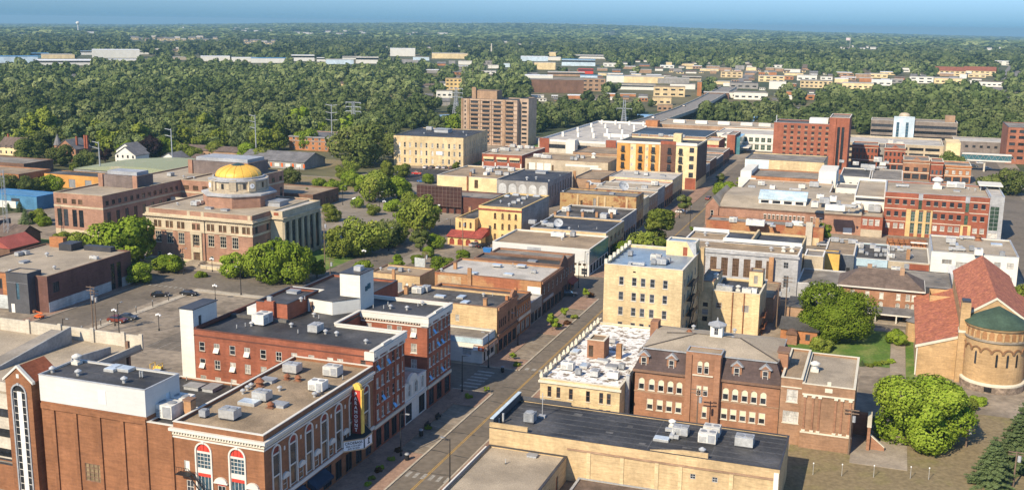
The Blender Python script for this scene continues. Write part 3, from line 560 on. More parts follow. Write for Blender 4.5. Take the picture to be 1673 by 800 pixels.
addbox(t, 'lift_tower', WHITE_W, -95.3, -91.1, 172.7, 178.2, 17, 23.9); addbox(t, 'tower_cap', TRIM_D, -95.4, -91.0, 172.6, 178.3, 23.9, 24.05); addbox(t, 'tower_vent', GALV, -93.6, -92.2, 175, 176.6, 24.05, 24.9)
x, y = rel(t, -91.08, 175.4); MB().box(0, .12, -.7, .1, 20.4, 21.3).box(0, .12, .3, 1.3, 20.6, 21.6).build('painted_panel', M('teal_panel', (0.05, 0.11, 0.13)), t, (x, y, 0))
MB().prism([rel(t, *p) for p in ((-100.2, 169.2), (-94.6, 168.4), (-91.2, 172.6), (-91.2, 178), (-100.2, 178))], 17, 19.5).build('lift_lobby', WHITE_W, t); MB().prism([rel(t, *p) for p in ((-100.3, 169.1), (-94.6, 168.3), (-91.15, 172.55), (-95.35, 172.66), (-95.35, 178), (-100.3, 178))], 19.5, 19.6).build('lobby_roof', R_BLK, t); addbox(t, 'door', TRIM_B, -99.6, -98.9, 169.0, 169.12, 17, 18.9)
p = Vol(t, -106.8, -100.3, 162.2, 173.5, 17, 20, BR_H, R_BLK, TRIM_D, .4); p.done(); addbox(t, 'chimney', BR_H, -104.6, -102.7, 161.5, 162.15, 17, 20.4); addbox(t, 'chimney_pot', GALV, -104.1, -103.2, 161.6, 162.1, 20.4, 21.2); addbox(t, 'white_shed', WHITE_W, -108.9, -106.85, 162.4, 166, 17, 18.6)
addbox(t, 'roof_curb', R_BLK2, -111.2, -99.6, 160.6, 161.4, 17, 17.5)
s = Vol(t, -114.3, -111.55, 150, 157, 0, 20.8, WHITE_W, None, faces='SEWN'); s.win('E', 152, 17.5, .9, 1.9, gl=GL); s.done(); addbox(t, 'tower_cap', TRIM_D, -114.5, -111.4, 149.9, 157.2, 20.8, 20.95)
r_ = Vol(t, -111.5, -96, 182.52, 199, 0, 16.6, BR_H, R_BLK, TRIM_D, .5); r_.done()
# ------------------------------------------------------------------ the row along the left pavement
def shopfront(v, f, a0, a1, n, z=.35, h=2.6, w=None, gl=None, fr=None):
    w = w or abs(a1 - a0) / n * .82; v.row(f, a0 + (a1 - a0) / n / 2, a1 - (a1 - a0) / n / 2, n, z, w, h, fr=fr or TRIM_D, gl=gl or GL, mul=(1, 0))
t, v = simple('corner_shop', 'low white and pale blue corner shop with a red sign beside the crossing', 'shop', -98, -77.4, 200.6, 208, 5.4, WHITE_W, R_GREY, TRIM_G, .35)
v.win('S', -80.9, 1.6, 2.0, 1.5, fr=TRIM_G, gl=GL_W, mul=(1, 1)); v.win('S', -90, 1.6, 2.0, 1.5, fr=TRIM_G, gl=GL_W, mul=(1, 1)); v.pan('fascia', BLUE_W, 'S', -97.9, -77.5, 4.25, 5.3, .07); v.pan('fascia', BLUE_W, 'E', 200.7, 207.9, 3.9, 5.3, .07); shopfront(v, 'E', 203, 207.6, 2, .8, 2.0); v.win('E', 201.9, .2, 1.0, 2.2, fr=TRIM_B, gl=GL); v.done()
x, y = rel(t, -77.4, 200.6); s = thing('shop_sign', 'red and white box sign on the corner of the pale blue shop', 'sign', (-77.4, 200.5, 2.9))
MB().box(-1.9, .6, -.5, -.1, 0, .95).build('sign_box', SIGN_W, s); MB().box(-.8, .62, -.54, -.505, .02, .93).build('sign_face', M('sign_orange_red', (0.55, .14, .06)), s); MB().box(.62, 1.1, -.3, 6.4, .1, .85).build('sign_fascia', M('shop_sign_band', (0.36, .2, .13), c2=(.6, .5, .4), sc=.8), s); text('*', 1.2, SIGN_W, s, (-.1, -.56, .3), (pi / 2, 0, 0), 'emblem')
MB().box(-1.9, 1.1, -.55, 6.4, .96, 1.02).build('sign_top', TRIM_B, s)
t, v = simple('brick_shop', 'dark red brick shop with a blind yellow side wall above the white corner shop', 'shop', -102, -77, 208.05, 220.6, 10.3, BR_Y, R_BLK2, TRIM_B, .5)
v.win('S', -86.2, 6.4, .9, 1.5, fr=TRIM_W, gl=GL_W); v.done(); b = Vol(t, -77.0, -76.8, 208.05, 220.6, 0, 10.5, BR_S, None, faces='E', ins=0); b.row('E', 209.3, 213, 4, 5.4, .8, 2.0, fr=TRIM_B, gl=GL, arch=True); b.row('E', 215.2, 219.4, 3, 5.4, .9, 2.6, fr=TRIM_B, gl=GL, arch=True); shopfront(b, 'E', 208.5, 220.2, 4); b.band('shop_cornice', TRIM_B, 4.0, 4.4, .3, 'E'); b.band('cornice', BR_S, 9.7, 10.35, .3, 'E'); b.done()
ox, oy = t['_o']; MB().xprism([(217 - oy, 10.5), (220.4 - oy, 10.5), (220.4 - oy, 11.2), (218.7 - oy, 11.9), (217 - oy, 11.2)], -77.4 - ox, -76.8 - ox).build('pediment', BR_S, t); addbox(t, 'finial', BR_O, -77.4, -76.8, 214.2, 214.9, 10.5, 11.4); addbox(t, 'finial', BR_O, -77.4, -76.8, 219.9, 220.5, 11.25, 12.0)
t, v = simple('brown_shop', 'brown brick shop with upper windows between the pedimented shop and a low pale one', 'shop', -100, -77.1, 220.65, 231, 8.5, BR_O, R_BLK2, TRIM_B, .5); v.row('E', 221.8, 229.8, 6, 4.9, .8, 1.7, fr=TRIM_W, gl=GL); shopfront(v, 'E', 221, 230.7, 3, gl=GL_W); v.band('cornice', TRIM_B, 7.6, 8.2, .25, 'E'); v.band('sign_band', M('bleached_sign', (0.55, .5, .42)), 3.6, 4.3, .15, 'E'); v.done()
t, v = simple('pale_shop', 'single storey pale stone shop squeezed between taller brick shops', 'shop', -98, -77.2, 231.05, 240, 5.6, GREYW, R_LT, TRIM_G, .4); shopfront(v, 'E', 231.5, 239.6, 3); v.done()
t, v = simple('long_brick_shop', 'brick shop with a long weathered yellow side wall and a pale grey roof', 'shop', -105.6, -77.5, 240.05, 257.4, 8.8, BR_OP, R_LT, TRIM_B, .4); v.pan('faded_wall_sign', M('faded_sign', (0.50, .40, .25), c2=(.4, .25, .13), sc=.7), 'S', -104.8, -98.5, 5.8, 8.1, .02); v.pan('lean_to_flashing', WHITE_P, 'S', -81, -77.6, 4.3, 7.4, .03); addbox(t, 'chimney', CHIM, -96.6, -95.6, 239.6, 240.06, 2, 10.6); v.done()
b = Vol(t, -77.5, -77.3, 240.05, 257.4, 0, 9.0, BR_B, None, faces='E', ins=0); b.row('E', 242, 256, 5, 5.2, 1.0, 2.0, fr=TRIM_W, gl=GL); shopfront(b, 'E', 240.5, 257, 5); b.band('cornice', BR_S, 8.2, 8.8, .25, 'E'); b.band('sign_band', TRIM_G, 3.4, 4.1, .2, 'E', (241, 249)); b.done()
t, v = simple('gabled_brick_shop', 'dark brick shop with a peaked parapet on the street corner row', 'shop', -102, -78, 257.45, 264.4, 9.2, BR_B, R_BLK2, TRIM_B, .4); v.row('E', 258.6, 263.3, 3, 5.0, 1.0, 2.2, fr=TRIM_W, gl=GL); shopfront(v, 'E', 258, 264, 2); v.done(); ox, oy = t['_o']; MB().xprism([(0.1, 9.2), (6.8, 9.2), (3.4, 11.3)], 23.6, 24.05).build('pediment', BR_B, t)
t, v = simple('corner_brick_shop', 'brown brick corner shop with red awnings at the far end of the left row', 'shop', -100, -78.2, 264.45, 271.3, 9.4, BR_S, R_GREY, TRIM_B, .4); v.row('E', 265.6, 270.2, 3, 5.0, 1.0, 2.0, fr=TRIM_W, gl=GL); v.row('N', -98, -80, 7, 5.0, 1.0, 2.0, fr=TRIM_W, gl=GL); shopfront(v, 'E', 265, 271, 2); v.done(); ox, oy = t['_o']; MB().yprism([(21.8, 3.6), (21.8, 2.8), (23.1, 2.4), (23.1, 2.6)], .3, 6.5).build('awning', RED_D, t)
t, v = simple('yellow_brick_garage', 'low yellow brick building with flat tan roof behind the hotel tower', 'building', -128, -113.6, 248.6, 258.5, 4.9, BR_Y, R_GRAV, TRIM_B, .35); v.win('S', -123.6, 1.6, 1.7, 1.5, fr=TRIM_G, gl=GL_W, mul=(2, 1)); v.win('S', -126.6, 1.8, 1.2, 1.2, fr=TRIM_G, gl=GL); v.win('S', -119.4, .2, 1.4, 2.6, gl=GRY); v.row('S', -117.4, -115.6, 2, 1.3, .8, 1.6, fr=TRIM_W, gl=GL_W, arch=True); addbox(t, 'chimney', CHIM, -121.5, -120.7, 248.2, 248.59, 1, 6.2); v.done()
t, v = simple('yellow_annex', 'small yellow brick annex with grey roof left of the long brick shop', 'building', -113, -102.1, 232, 240, 4.0, BR_Y, R_BLK2, TRIM_G, .3); v.done()
# ------------------------------------------------------------------ beyond the second cross street, left
t, v = simple('white_store', 'long white store with grey gravel roof and teal glass on its street end', 'store', -107.5, -78.2, 286, 307, 7.7, WHITE_W, R_GRAV, TRIM_W, .35)
v.pan('ribbed_cladding', METAL_W, 'S', -107.4, -78.3, 5.4, 7.5, .1); v.pan('ribbed_cladding', METAL_W, 'S', -88, -78.3, 3.6, 5.39, .1); v.row('S', -86.5, -79.6, 6, 2.9, .9, .65, gl=GL_BR); v.row('S', -86.5, -79.6, 3, .3, 1.8, 1.9, fr=TRIM_W, gl=GL); v.pan('vent_panel', TRIM_G, 'S', -96.8, -92.6, 6.1, 7.1, .14); v.pan('teal_curtain_wall', M('teal_glass', (0.07, .19, .22), rough=.15, spec=.6), 'E', 286.2, 306.8, 3.2, 7.6, .06); shopfront(v, 'E', 287, 306.5, 6); v.done()
ch = M('duct_metal', (0.4, .4, .4), metal=.3); b = MB(); x0 = 14.0
for k in range(4): b.box(x0 + k * 1.1, x0 + .7 + k * 1.1, -1.2, -.15, 2.0 + k * .7, 2.9 + k * .7)
b.tube((x0, -.7, 1), (x0, -.7, 5), .25).tube((x0 + 2, -.7, .3), (x0 + 2, -.7, 4.6), .2).tube((x0 + 3.6, -.7, 1), (x0 + 3.6, -.7, 6), .2); b.build('wall_ducts', ch, t)
t, v = simple('dark_roofed_store', 'dark roofed store with a dish on it, between the white store and the dish-free one', 'store', -103, -79, 307.1, 330, 8.6, BR_Y, R_BLK, TRIM_G, .5); shopfront(v, 'E', 308, 329, 5, .4, 3.2); v.row('E', 309, 328, 5, 4.8, 2.6, 1.7, gl=GL); v.done(); t['label'] = 'dark roofed street store carrying the blue-grey dish, behind the white store'
t, v = simple('stepped_roof_store', 'dark roofed store with a row of small chimneys below the rust stained brick wall', 'store', -104, -80.5, 330.1, 354, 8.4, GREYW, R_BLK2, TRIM_W, .5); shopfront(v, 'E', 331, 353, 6, .4, 3.2); v.done()
t, v = simple('rust_stained_building', 'tall yellow brick building with a rust stained blind side wall', 'building', -108.9, -81.5, 357, 368.5, 12, BR_YS, R_GREY, TRIM_D, .5)
for x in (-102.4, -95.2, -92.6, -84.8): v.pan('buttress', BR_Y, 'S', x - .35, x + .35, 0, 11.5, .3)
v.win('S', -101, 6.4, .8, 3.2, gl=GL_BR); v.win('S', -96.3, 6.4, 1.0, 4.2, gl=GREYW); v.win('S', -89.8, 6.0, .7, 2.4, gl=GL_BR); v.row('E', 358.5, 367, 5, 6.5, 1, 2.2, fr=TRIM_W, gl=GL); shopfront(v, 'E', 357.5, 368, 3); v.done()
for k, (y0, y1, z, wm, rm, l) in enumerate(((369, 380, 9.2, BR_Y2, R_LT, 'pale roofed brick store with white parapet behind the rust stained wall'), (380.1, 395, 8.4, BR_TN, R_GREY, 'tan brick store with flat grey roof, second behind the rust stained wall'), (395.1, 408, 9.2, GREYW, R_GRAV2, 'grey walled store with sandy roof, third behind the rust stained wall'), (408.1, 424, 8.2, BR_O, R_LT, 'brown brick store just in front of the long silver roof'))):
    t, v = simple('street_store', l, 'store', -106, -82, y0, y1, z, wm, rm, TRIM_W, .4); shopfront(v, 'E', y0 + .5, y1 - .5, 4); v.row('E', y0 + 1.5, y1 - 1.5, 5, 5.0, .9, 1.8, fr=TRIM_W, gl=GL); v.done()
t, v = simple('silver_roof_store', 'long store with a pale silver roof in front of the orange and white flats', 'store', -108.5, -82.3, 424.2, 446, 9, BR_Y2, R_LT, TRIM_G, .3); v.row('E', 426, 444, 7, 5.0, 1, 1.8, fr=TRIM_W, gl=GL); shopfront(v, 'E', 425, 445, 5); v.done()
# restaurant
t, v = simple('yellow_restaurant', 'warm yellow three storey restaurant with a red eaves band and a red tiled arcade', 'restaurant', -124.7, -110, 318.8, 348, 12, YELR, R_BLK2, YELR, .4)
for z in (8.2, 4.8, 1.4):
    for x in (-119, -116.4, -114.1, -111.9): v.win('S', x, z, .85, 1.9, fr=TRIM_B, gl=GL_BR, arch=True, sill=TRIM_B)
v.band('eaves_band', R_REDT, 10.8, 11.25, .25, 'S'); b = MB(); v.pan('wall_shade_panel', GREYW, 'E', 319.2, 347.8, .1, 11.8, .02); v.done()  # grey sheet paints shade over the yellow street-side wall
w = Vol(t, -131.5, -124.71, 315.6, 346, 0, 8, YELR, R_BLK2, YELR, .3); w.row('S', -129.9, -126.2, 3, 4.9, .75, 2.0, fr=TRIM_B, gl=GL_BR, arch=True); w.row('W', 318, 344, 8, 4.9, .75, 2, fr=TRIM_B, gl=GL_BR); w.done()
ar = Vol(t, -132.5, -121, 311.5, 315.58, 0, 2.75, YELR, None, faces='SEW'); ar.row('S', -131, -122.6, 4, .1, 1.7, 2.1, gl=RED_D, arch=True); ar.done(); ox, oy = t['_o']
MB().xprism([(310.9 - oy, 2.7), (315.6 - oy, 4.2), (315.6 - oy, 2.72)][::-1], -132.9 - ox, -124.5 - ox).xprism([(310.9 - oy, 2.71), (318.7 - oy, 4.9), (318.7 - oy, 2.73)][::-1], -124.49 - ox, -120.7 - ox).build('tiled_roof', R_REDT, t)
# dark screen building, cream hall, arched hall
t, v = simple('dark_screen_building', 'low building behind a large dark maroon lattice screen at the corner', 'building', -166.5, -137, 364.2, 378, 6.6, BR_DK, R_GREY, TRIM_D, .4); v.done()
DM = M('dark_maroon_panel', (0.055, .026, .022), var=.2); addbox(t, 'lattice_screen', DM, -167, -149, 363.2, 364.0, 2.6, 10.2); b = MB(); ox, oy = t['_o']
for k in range(13): b.box(-.5 + k * 1.5 - .06, -.5 + k * 1.5 + .06, -1.12, -1.001, 2.6, 10.2)
for k in range(6): b.box(-.5, 17.5, -1.1, -1.002, 2.9 + k * 1.4, 3.0 + k * 1.4)
b.build('lattice', M('lattice_bars', (0.16, .11, .09)), t); b = MB()
for k in range(7): b.box(-.3 + k * 2.95, .1 + k * 2.95, -.9, -.6, 0, 2.6)
b.build('screen_post', BLK, t); x, y = rel(t, -158.4, 362.9); MB().box(-1, 1, -.1, .1, 2.4, 3.3).build('sign_box', SIGN_W, t, (x, y, 0))
t, v = simple('cream_hall', 'wide cream painted hall with flat tan roof crowded with ducts', 'hall', -174, -147.4, 398, 431, 9, CREAM, R_GRAV, TRIM_W, .35); v.win('S', -156.8, 4.6, 1.6, 3.4, gl=GL_BR); addbox(t, 'drain_pipe', RUST, -160.8, -160.2, 397.6, 397.95, 0, 9.4); v.done()
t, v = simple('arched_grey_hall', 'grey hall with five blind white arches under a black roof', 'hall', -145, -124, 390, 423, 10, GREYW, R_BLK, TRIM_D, .3)
for k in range(5):
    o = v.win('S', -142.6 + k * 4.15, 2.2, 3.2, 6.6, gl=GL_BR, arch=True); kid(o, 'blind_arch_panel', M('pale_grey_panel', (0.47, .47, .45)), -1.6, 1.6, -.02, .1, 2.4, 4.95)
    n = 8; MB().yprism([(1.6 * cos(pi * q / n), 4.951 + 1.6 * sin(pi * q / n)) for q in range(n + 1)], -.02, .1).build('arch_head', MC['pale_grey_panel'], o)
v.row('E', 393, 421, 9, 3.6, 1.2, 4.6, gl=GL); v.done()
t, v = simple('tan_annex', 'tan brick annex with dark end and flat roof right of the arched hall', 'building', -123.9, -112, 424, 452, 7.4, BR_TN, R_GRAV, TRIM_D, .35); v.row('E', 427, 449, 7, 3, 1.2, 3, gl=GL); addbox(t, 'chimney', CHIM, -123.7, -122.6, 423.3, 423.98, 0, 10.4); v.done()
t, v = simple('orange_stub_building', 'small tan brick stub with a vent in front of the long silver roof', 'building', -117, -109, 396, 404, 6, BR_O, R_GRAV, TRIM_B, .3); v.done()
# warehouse, red brick block, low stone block, deck, flats, tower
t, v = simple('yellow_brick_warehouse', 'large three storey yellow brick warehouse with a black roof beside the car park', 'warehouse', -233.7, -197.5, 481, 524, 14.8, BR_Y2, R_BLK, TRIM_D, .35, rot=radians(5))
for z in (9.2, 5.4, 1.5):
    for k in range(12):
        if z > 9 or k not in (7,): v.win('S', -230.6 + k * 2.75 + (k // 3) * .35, z, 1.05, 2.4, fr=TRIM_W, gl=[GL_W, GL][k % 2], arch=True, sill=TRIM)
v.pan('sign_board', SIGN_W, 'S', -211.4, -208.2, 6.0, 7.6, .1); v.grid('E', 485, 520, 10, (9.2, 5.4, 1.5), 1.05, 2.4, gl=GL_W); v.done()
t, v = simple('red_brick_offices', 'low red brick offices with three cream awnings beside the yellow warehouse', 'offices', -192, -171, 495, 532, 6.4, BR_R, R_GRAV2, TRIM_W, .4)
for x in (-188.3, -181.4, -174.7): v.win('S', x, 2.6, 5.2, 2.2, fr=TRIM_W, gl=GL, mul=(4, 1)); o = v.pan('awning', CREAM, 'S', x - 2.7, x + 2.7, 3.9, 5.0, .8)
for x in (-191.5, -184.9, -178.1, -171.5): v.pan('pilaster', TRIM_W, 'S', x - .3, x + .3, 0, 2.2, .15)
v.done()
t, v = simple('low_stone_block', 'low buff stone block with pale panels in front of the white parking deck', 'building', -164, -123.4, 479.5, 505, 7.2, BEIGE, R_GRAV, TRIM_B, .4)
for x in (-160.5, -156.5, -152.8): v.pan('pale_panel', WHITE_W, 'S', x - 1.6, x + 1.6, .5, 5.4, .04)
v.pan('pale_panel', WHITE_W, 'S', -144, -128, 4.6, 5.6, .04); v.pan('pale_panel', WHITE_W, 'S', -132, -126.5, 0.5, 4.5, .04); v.row('S', -162.4, -150.2, 3, .5, .9, 4.2, gl=GL_BR); v.done(); Vol(t, -148, -124, 505.01, 530, 0, 8.4, BR_TN, R_GRAV, TRIM_D, .4).done()
t = bldg('white_post_parking_deck', 'wide parking deck with rows of white lamp plinths and brick end panels', 'parking garage', -181.5, 552); ox, oy = t['_o']
v = Vol(t, -181.5, -138, 552, 676, 0, 7.6, CONC, R_LT, WHITE_P, .0, copw=.4); v.win('S', -172, 4.0, 12, 2.2, gl=GL); v.win('S', -158, 4.0, 12, 2.2, gl=GL); v.done(); addbox(t, 'brick_panel', BR_R, -180.6, -175.2, 551.7, 551.98, 1, 9.3); addbox(t, 'brick_panel', BR_R, -143.5, -138, 551.7, 551.98, 1, 9.8)
for a in ((-181.5, -181.2, 552.4, 675.6), (-174.9, -144, 552.05, 552.35), (-138.3, -138, 552.4, 675.6), (-181.2, -138.3, 675.3, 675.6)): addbox(t, 'parapet_wall', WHITE_P, *a, 7.61, 8.7)
for y in (580, 610, 640, 665):
    for x in (-176, -167, -158, -149, -142): addbox(t, 'lamp_plinth', WHITE_P, x - .6, x + .6, y - .6, y + .6, 7.61, 10.2)
addbox(t, 'stair_block', WHITE_W, -164, -159, 546, 551.9, 0, 9.5); addbox(t, 'ramp_wall', WHITE_P, -155, -140, 590, 590.4, 7.61, 9.4)
# orange and white flats
t = bldg('colourful_flats', 'five storey flats in orange, cream and brown panels with dark balconies', 'apartment building', -114.8, 461)
v = Vol(t, -114.8, -79.3, 461, 487, 0, 19.4, CREAM, R_BLK2, TRIM_W, .6)
BL5 = [16.0, 12.4, 8.8, 5.2]
for x0, x1, m_, pr in ((-114.7, -108.9, ORG, .25), (-106.2, -102.3, ORG, .25), (-100.6, -99.2, ORG, .25), (-97.6, -96.0, ORG, .2), (-95.2, -88.6, wallm('brown_panel', (0.15, .075, .05)), .35)): v.pan('colour_panel', m_, 'S', x0, x1, 4.2, 18.8 if m_ is ORG else 19.2, pr)
def balc(v, f, a, z, w=1.9):
    o = None; x, y = v.pt(f, v.U(f, a), .36); o = link('balcony', MB().box(-w / 2, w / 2, -.8, 0, -.12, .02).mesh('balcony', TRIM_D), v.root, (x, y, z), ROTZ[f]); b = MB(); b.box(-w / 2, w / 2, -.8, -.77, .03, .2).box(-w / 2, w / 2, -.8, -.77, .85, .95); [b.box(-w / 2 + w * q / 8, -w / 2 + w * q / 8 + .05, -.8, -.77, .21, .84) for q in range(8)]; b.build('railing', BLK, o)
    x, y = v.pt(f, v.U(f, a), .40); link('balcony_door', qmesh('pane', w * .8, .03, 2.3, 0, GL), v.root, (x, y, z), ROTZ[f])
for z in BL5:
    for x in (-112, -104.2, -98.9 + .4, -91.3, -86.4): balc(v, 'S', x, z - .6)
    v.win('S', -108.0, z, .9, 1.4, fr=TRIM_W, gl=GL_W); v.win('S', -101.2, z, .8, 1.3, fr=TRIM_W, gl=GL_W); v.win('S', -81.6, z, 2.0, 2.2, fr=TRIM_D, gl=GL, mul=(1, 1)); v.row('E', 463.5, 484.5, 6, z, 1.6, 1.8, fr=TRIM_D, gl=GL)
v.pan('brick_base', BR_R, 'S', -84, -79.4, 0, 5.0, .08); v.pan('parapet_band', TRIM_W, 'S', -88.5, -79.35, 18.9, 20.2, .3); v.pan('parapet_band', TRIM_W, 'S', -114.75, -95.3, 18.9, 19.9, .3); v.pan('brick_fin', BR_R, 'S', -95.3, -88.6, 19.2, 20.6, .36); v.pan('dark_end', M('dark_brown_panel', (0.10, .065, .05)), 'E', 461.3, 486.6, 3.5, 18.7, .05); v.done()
addbox(t, 'lift_overrun', CREAM, -92, -88.5, 472, 476, 18.8, 22.8)
t = bldg('brown_apartment_tower', 'ten storey brown apartment tower with balcony rows between pale piers', 'apartment building', -239.8, 584)
v = Vol(t, -239.8, -205, 584, 603, 0, 26.6, wallm('tower_brown', (0.40, .295, .215)), R_BLK2, TRIM_D, .5)
for k in range(10):
    z = 1.6 + k * 2.5
    for x in (-231.5, -224.3, -217.3, -209.6): v.win('S', x, z, 4.6, 1.25, gl=GL); v.pan('balcony_rail', BR_TN, 'S', x - 2.5, x + 2.5, z - .7, z, .25)
    v.pan('floor_band', BR_TN, 'S', -235, -205.2, z + 1.45, z + 1.62, .3); v.win('S', -237.3, z, .8, 1.2, gl=GL)
for x0, x1 in ((-239.7, -238.6), (-235.9, -234.5), (-213.9, -212.3)): v.pan('pier', BR_TN, 'S', x0, x1, 0, 26.5, .45)
for x in (-228, -220.9): v.pan('pier', BR_TN, 'S', x - .2, x + .2, 0, 26.2, .35)
v.done(); Vol(t, -234.5, -219, 588, 597, 26.1, 31.2, BR_TN, R_GREY, TRIM_D, .3).done(); v = Vol(t, -204.98, -199.5, 588, 603, 0, 27.4, wallm('tower_brown', (0, 0, 0)), R_BLK2, TRIM_D, .4)
for k in range(10): v.win('S', -202, 1.6 + k * 2.5, 3, 1.2, gl=GL)
v.done(); addbox(t, 'lift_overrun', BR_TN, -234.3, -231.8, 587, 588, 26.2, 33)
# ------------------------------------------------------------------ civic buildings, left
t = bldg('city_hall', 'brick and limestone civic hall under a shallow gold dome on a clocked drum', 'city hall', -207, 258.5); ox, oy = t['_o']
v = Vol(t, -207, -170.5, 258.5, 292, 0, 15.2, BR_C, R_GRAV2, STONE, .4)
XS = (-203.0, -198.9, -194.9, -184.6, -180.5, -176.4, -172.6)
for x in XS[:6] + (): v.win('S', x, 5.1, 2.1, 3.3, fr=TRIM, gl=GL, mul=(2, 2), lintel=STONE, sill=STONE); v.win('S', x, .9, 1.2, 1.4, fr=TRIM, gl=GL)
for x in XS:
    for dx in (-.72, .72): v.win('S', x + dx, 9.75, 1.15, 1.9, gl=GL_BR)
for dx in (-.85, .85): v.win('S', -189.6 + dx, 9.75, 1.1, 1.6, gl=GL_BR)
v.win('S', -189.6, 5.0, 2.2, 3.3, fr=STONE, gl=GL, mul=(2, 2)); v.win('S', -189.6, .25, 1.8, 2.6, gl=GL_BR); v.grid('E', 260.6, 266.5, 2, (9.75, 5.1), 1.3, 1.9, gl=GL)
v.band('upper_storey_facing', STONE, 9.0, 9.6, .2, 'SE'); v.band('upper_storey_facing', STONE, 11.75, 12.6, .06, 'SE')
u = [-207.0] + [q for x in XS for q in (x - 1.3, x + 1.3)]
u = sorted(u[1:] + [-191.0, -188.2]); edges = [-206.95] + u + [-170.6]
for a_, c_ in zip(edges[0::2], edges[1::2]): v.pan('upper_storey_facing', STONE, 'S', a_, c_, 9.61, 11.74, .06)
for x in XS: v.pan('mullion_panel', STONE, 'S', x - .14, x + .14, 9.75, 11.65, .03)
v.band('cornice', STONE, 12.9, 13.35, .7, 'SEW'); dentils(v, 'S', 12.6, 12.9, .5, .6, BR_B); dentils(v, 'E', 12.6, 12.9, .5, .6, BR_B); v.band('blocking_course', STONE, 13.36, 13.8, .25, 'SEW')
for x in (-206.4, -192, -187.2, -171.4): v.pan('stone_block', STONE, 'S', x - .5, x + .5, 13.81, 15.1, .12)
v.pan('doorcase', STONE, 'S', -191.5, -190.75, .1, 8.9, .3); v.pan('doorcase', STONE, 'S', -188.45, -187.7, .1, 8.9, .3); v.pan('doorcase', STONE, 'S', -190.74, -188.46, 3.1, 4.6, .35); v.pan('doorcase', STONE, 'S', -191.6, -187.6, 8.3, 8.95, .36); v.pan('plinth', STONE, 'S', -206.95, -191.6, 0, .7, .15); v.pan('plinth', STONE, 'S', -187.6, -170.6, 0, .7, .15); v.pan('drain_pipe', BLK, 'S', -186.7, -186.5, .1, 12.5, .2); v.done()
pv = Vol(t, -170.52, -166.4, 268, 290, 0, 15.2, STONE, R_LT, STONE, .4, faces='SEN'); pv.pan('stone_block', BR_R, 'S', -169.3, -167.7, 13.9, 14.8, .05)
for k in range(6): pv.win('E', 270.4 + k * 3.45, 1.2, 2.5, 10.6, gl=GL, name='portico_bay')
pv.band('cornice', STONE, 12.9, 13.35, .7, 'SE'); pv.deep = 1.2; pv.done()
b = MB()
for k in range(7): b.rev(4.1 + 36.5 + .05, 10.2 + k * 3.45, [(.62, .9), (.55, 1.3), (.48, 11.2), (.62, 11.9)], 12)
b.build('column_row', STONE, t)
cx, cy = rel(t, -187.6, 278.0); a0 = pi / 8
MB().rev(cx, cy, [(11.0, 14.6), (11.0, 18.2)], 8, True, a0).build('octagon_base', BR_C, t); MB().rev(cx, cy, [(11.3, 18.15), (11.5, 18.3), (11.5, 18.75), (9.6, 19.0)], 8, True, a0).build('octagon_cornice', STONE_G, t)
MB().rev(cx, cy, [(9.0, 18.9), (9.0, 19.6), (8.5, 19.75), (8.5, 22.3)], 40, False).build('drum', BEIGE, t); MB().rev(cx, cy, [(8.5, 22.3), (9.05, 22.5), (9.05, 22.85), (7.8, 23.0), (7.8, 23.5), (7.3, 23.55)], 40, False).build('drum_cornice', STONE_G, t)
for k in range(8):
    a = 2 * pi * k / 8 + .39; x, y = cx + 8.55 * cos(a), cy + 8.55 * sin(a)
    MB().box(-1.0, 1.0, -.4, .5, 19.7, 23.0).build('drum_pier', BEIGE, t, (x, y, 0), a + pi / 2)
    for da in (-.2, .2, .0): 
        a2 = a + pi / 8 + da; x2, y2 = cx + 8.5 * cos(a2), cy + 8.5 * sin(a2); MB().box(-.42, .42, -.06, .3, 20.3, 21.9).build('drum_panel', STONE if da else GL, t, (x2, y2, 0), a2 + pi / 2)
for a in (-2.1, -.55): 
    x, y = cx + 9.0 * cos(a), cy + 9.0 * sin(a); o = link('clock', MB().box(-1.1, 1.1, -.3, .6, 19.6, 22.6).mesh('clock_surround', STONE), t, (x, y, 0), a + pi / 2)
    f = MB(); f.yprism([(.75 * cos(q * pi / 10), 21.2 + .75 * sin(q * pi / 10)) for q in range(20)], -.36, -.3); f.build('clock_face', SIGN_W, o); MB().box(-.04, .04, -.39, -.37, 21.1, 21.75).box(-.04, .45, -.39, -.37, 21.16, 21.24).build('clock_hand', BLK, o)
n = 14; MB().rev(cx, cy, [(6.9, 23.5)] + [(6.9 * cos(pi / 2 * k / n * .86), 23.5 + 3.2 * sin(pi / 2 * k / n * .86)) for k in range(1, n + 1)], 48, False).build('gold_dome', GOLD, t, smooth=True)
for k in range(16):
    a = 2 * pi * k / 16; b = MB()
    for q in range(8):
        u0, u1 = pi / 2 * .86 * q / 8, pi / 2 * .86 * (q + 1) / 8; b.tube((6.93 * cos(u0) * cos(a), 6.93 * cos(u0) * sin(a), 23.5 + 3.22 * sin(u0)), (6.93 * cos(u1) * cos(a), 6.93 * cos(u1) * sin(a), 23.5 + 3.22 * sin(u1)), .09, n=5)
    b.build('dome_rib', M('dull_gold', (0.56, .33, .05), rough=.5), t, (cx, cy, 0))
MB().rev(cx, cy, [(2.4, 26.35), (2.1, 26.6), (.9, 27.0), (.05, 27.25)], 24).build('dome_cap', M('dark_blue_copper', (0.035, .07, .08)), t)
b = MB(); b.box(15.0, 21.2, -5.6, -.1, 0, .25).box(15.4, 20.8, -4.6, -.1, .25, .5).box(15.9, 20.3, -3.2, -.1, .5, .75); b.build('entrance_steps', PAVE, t)
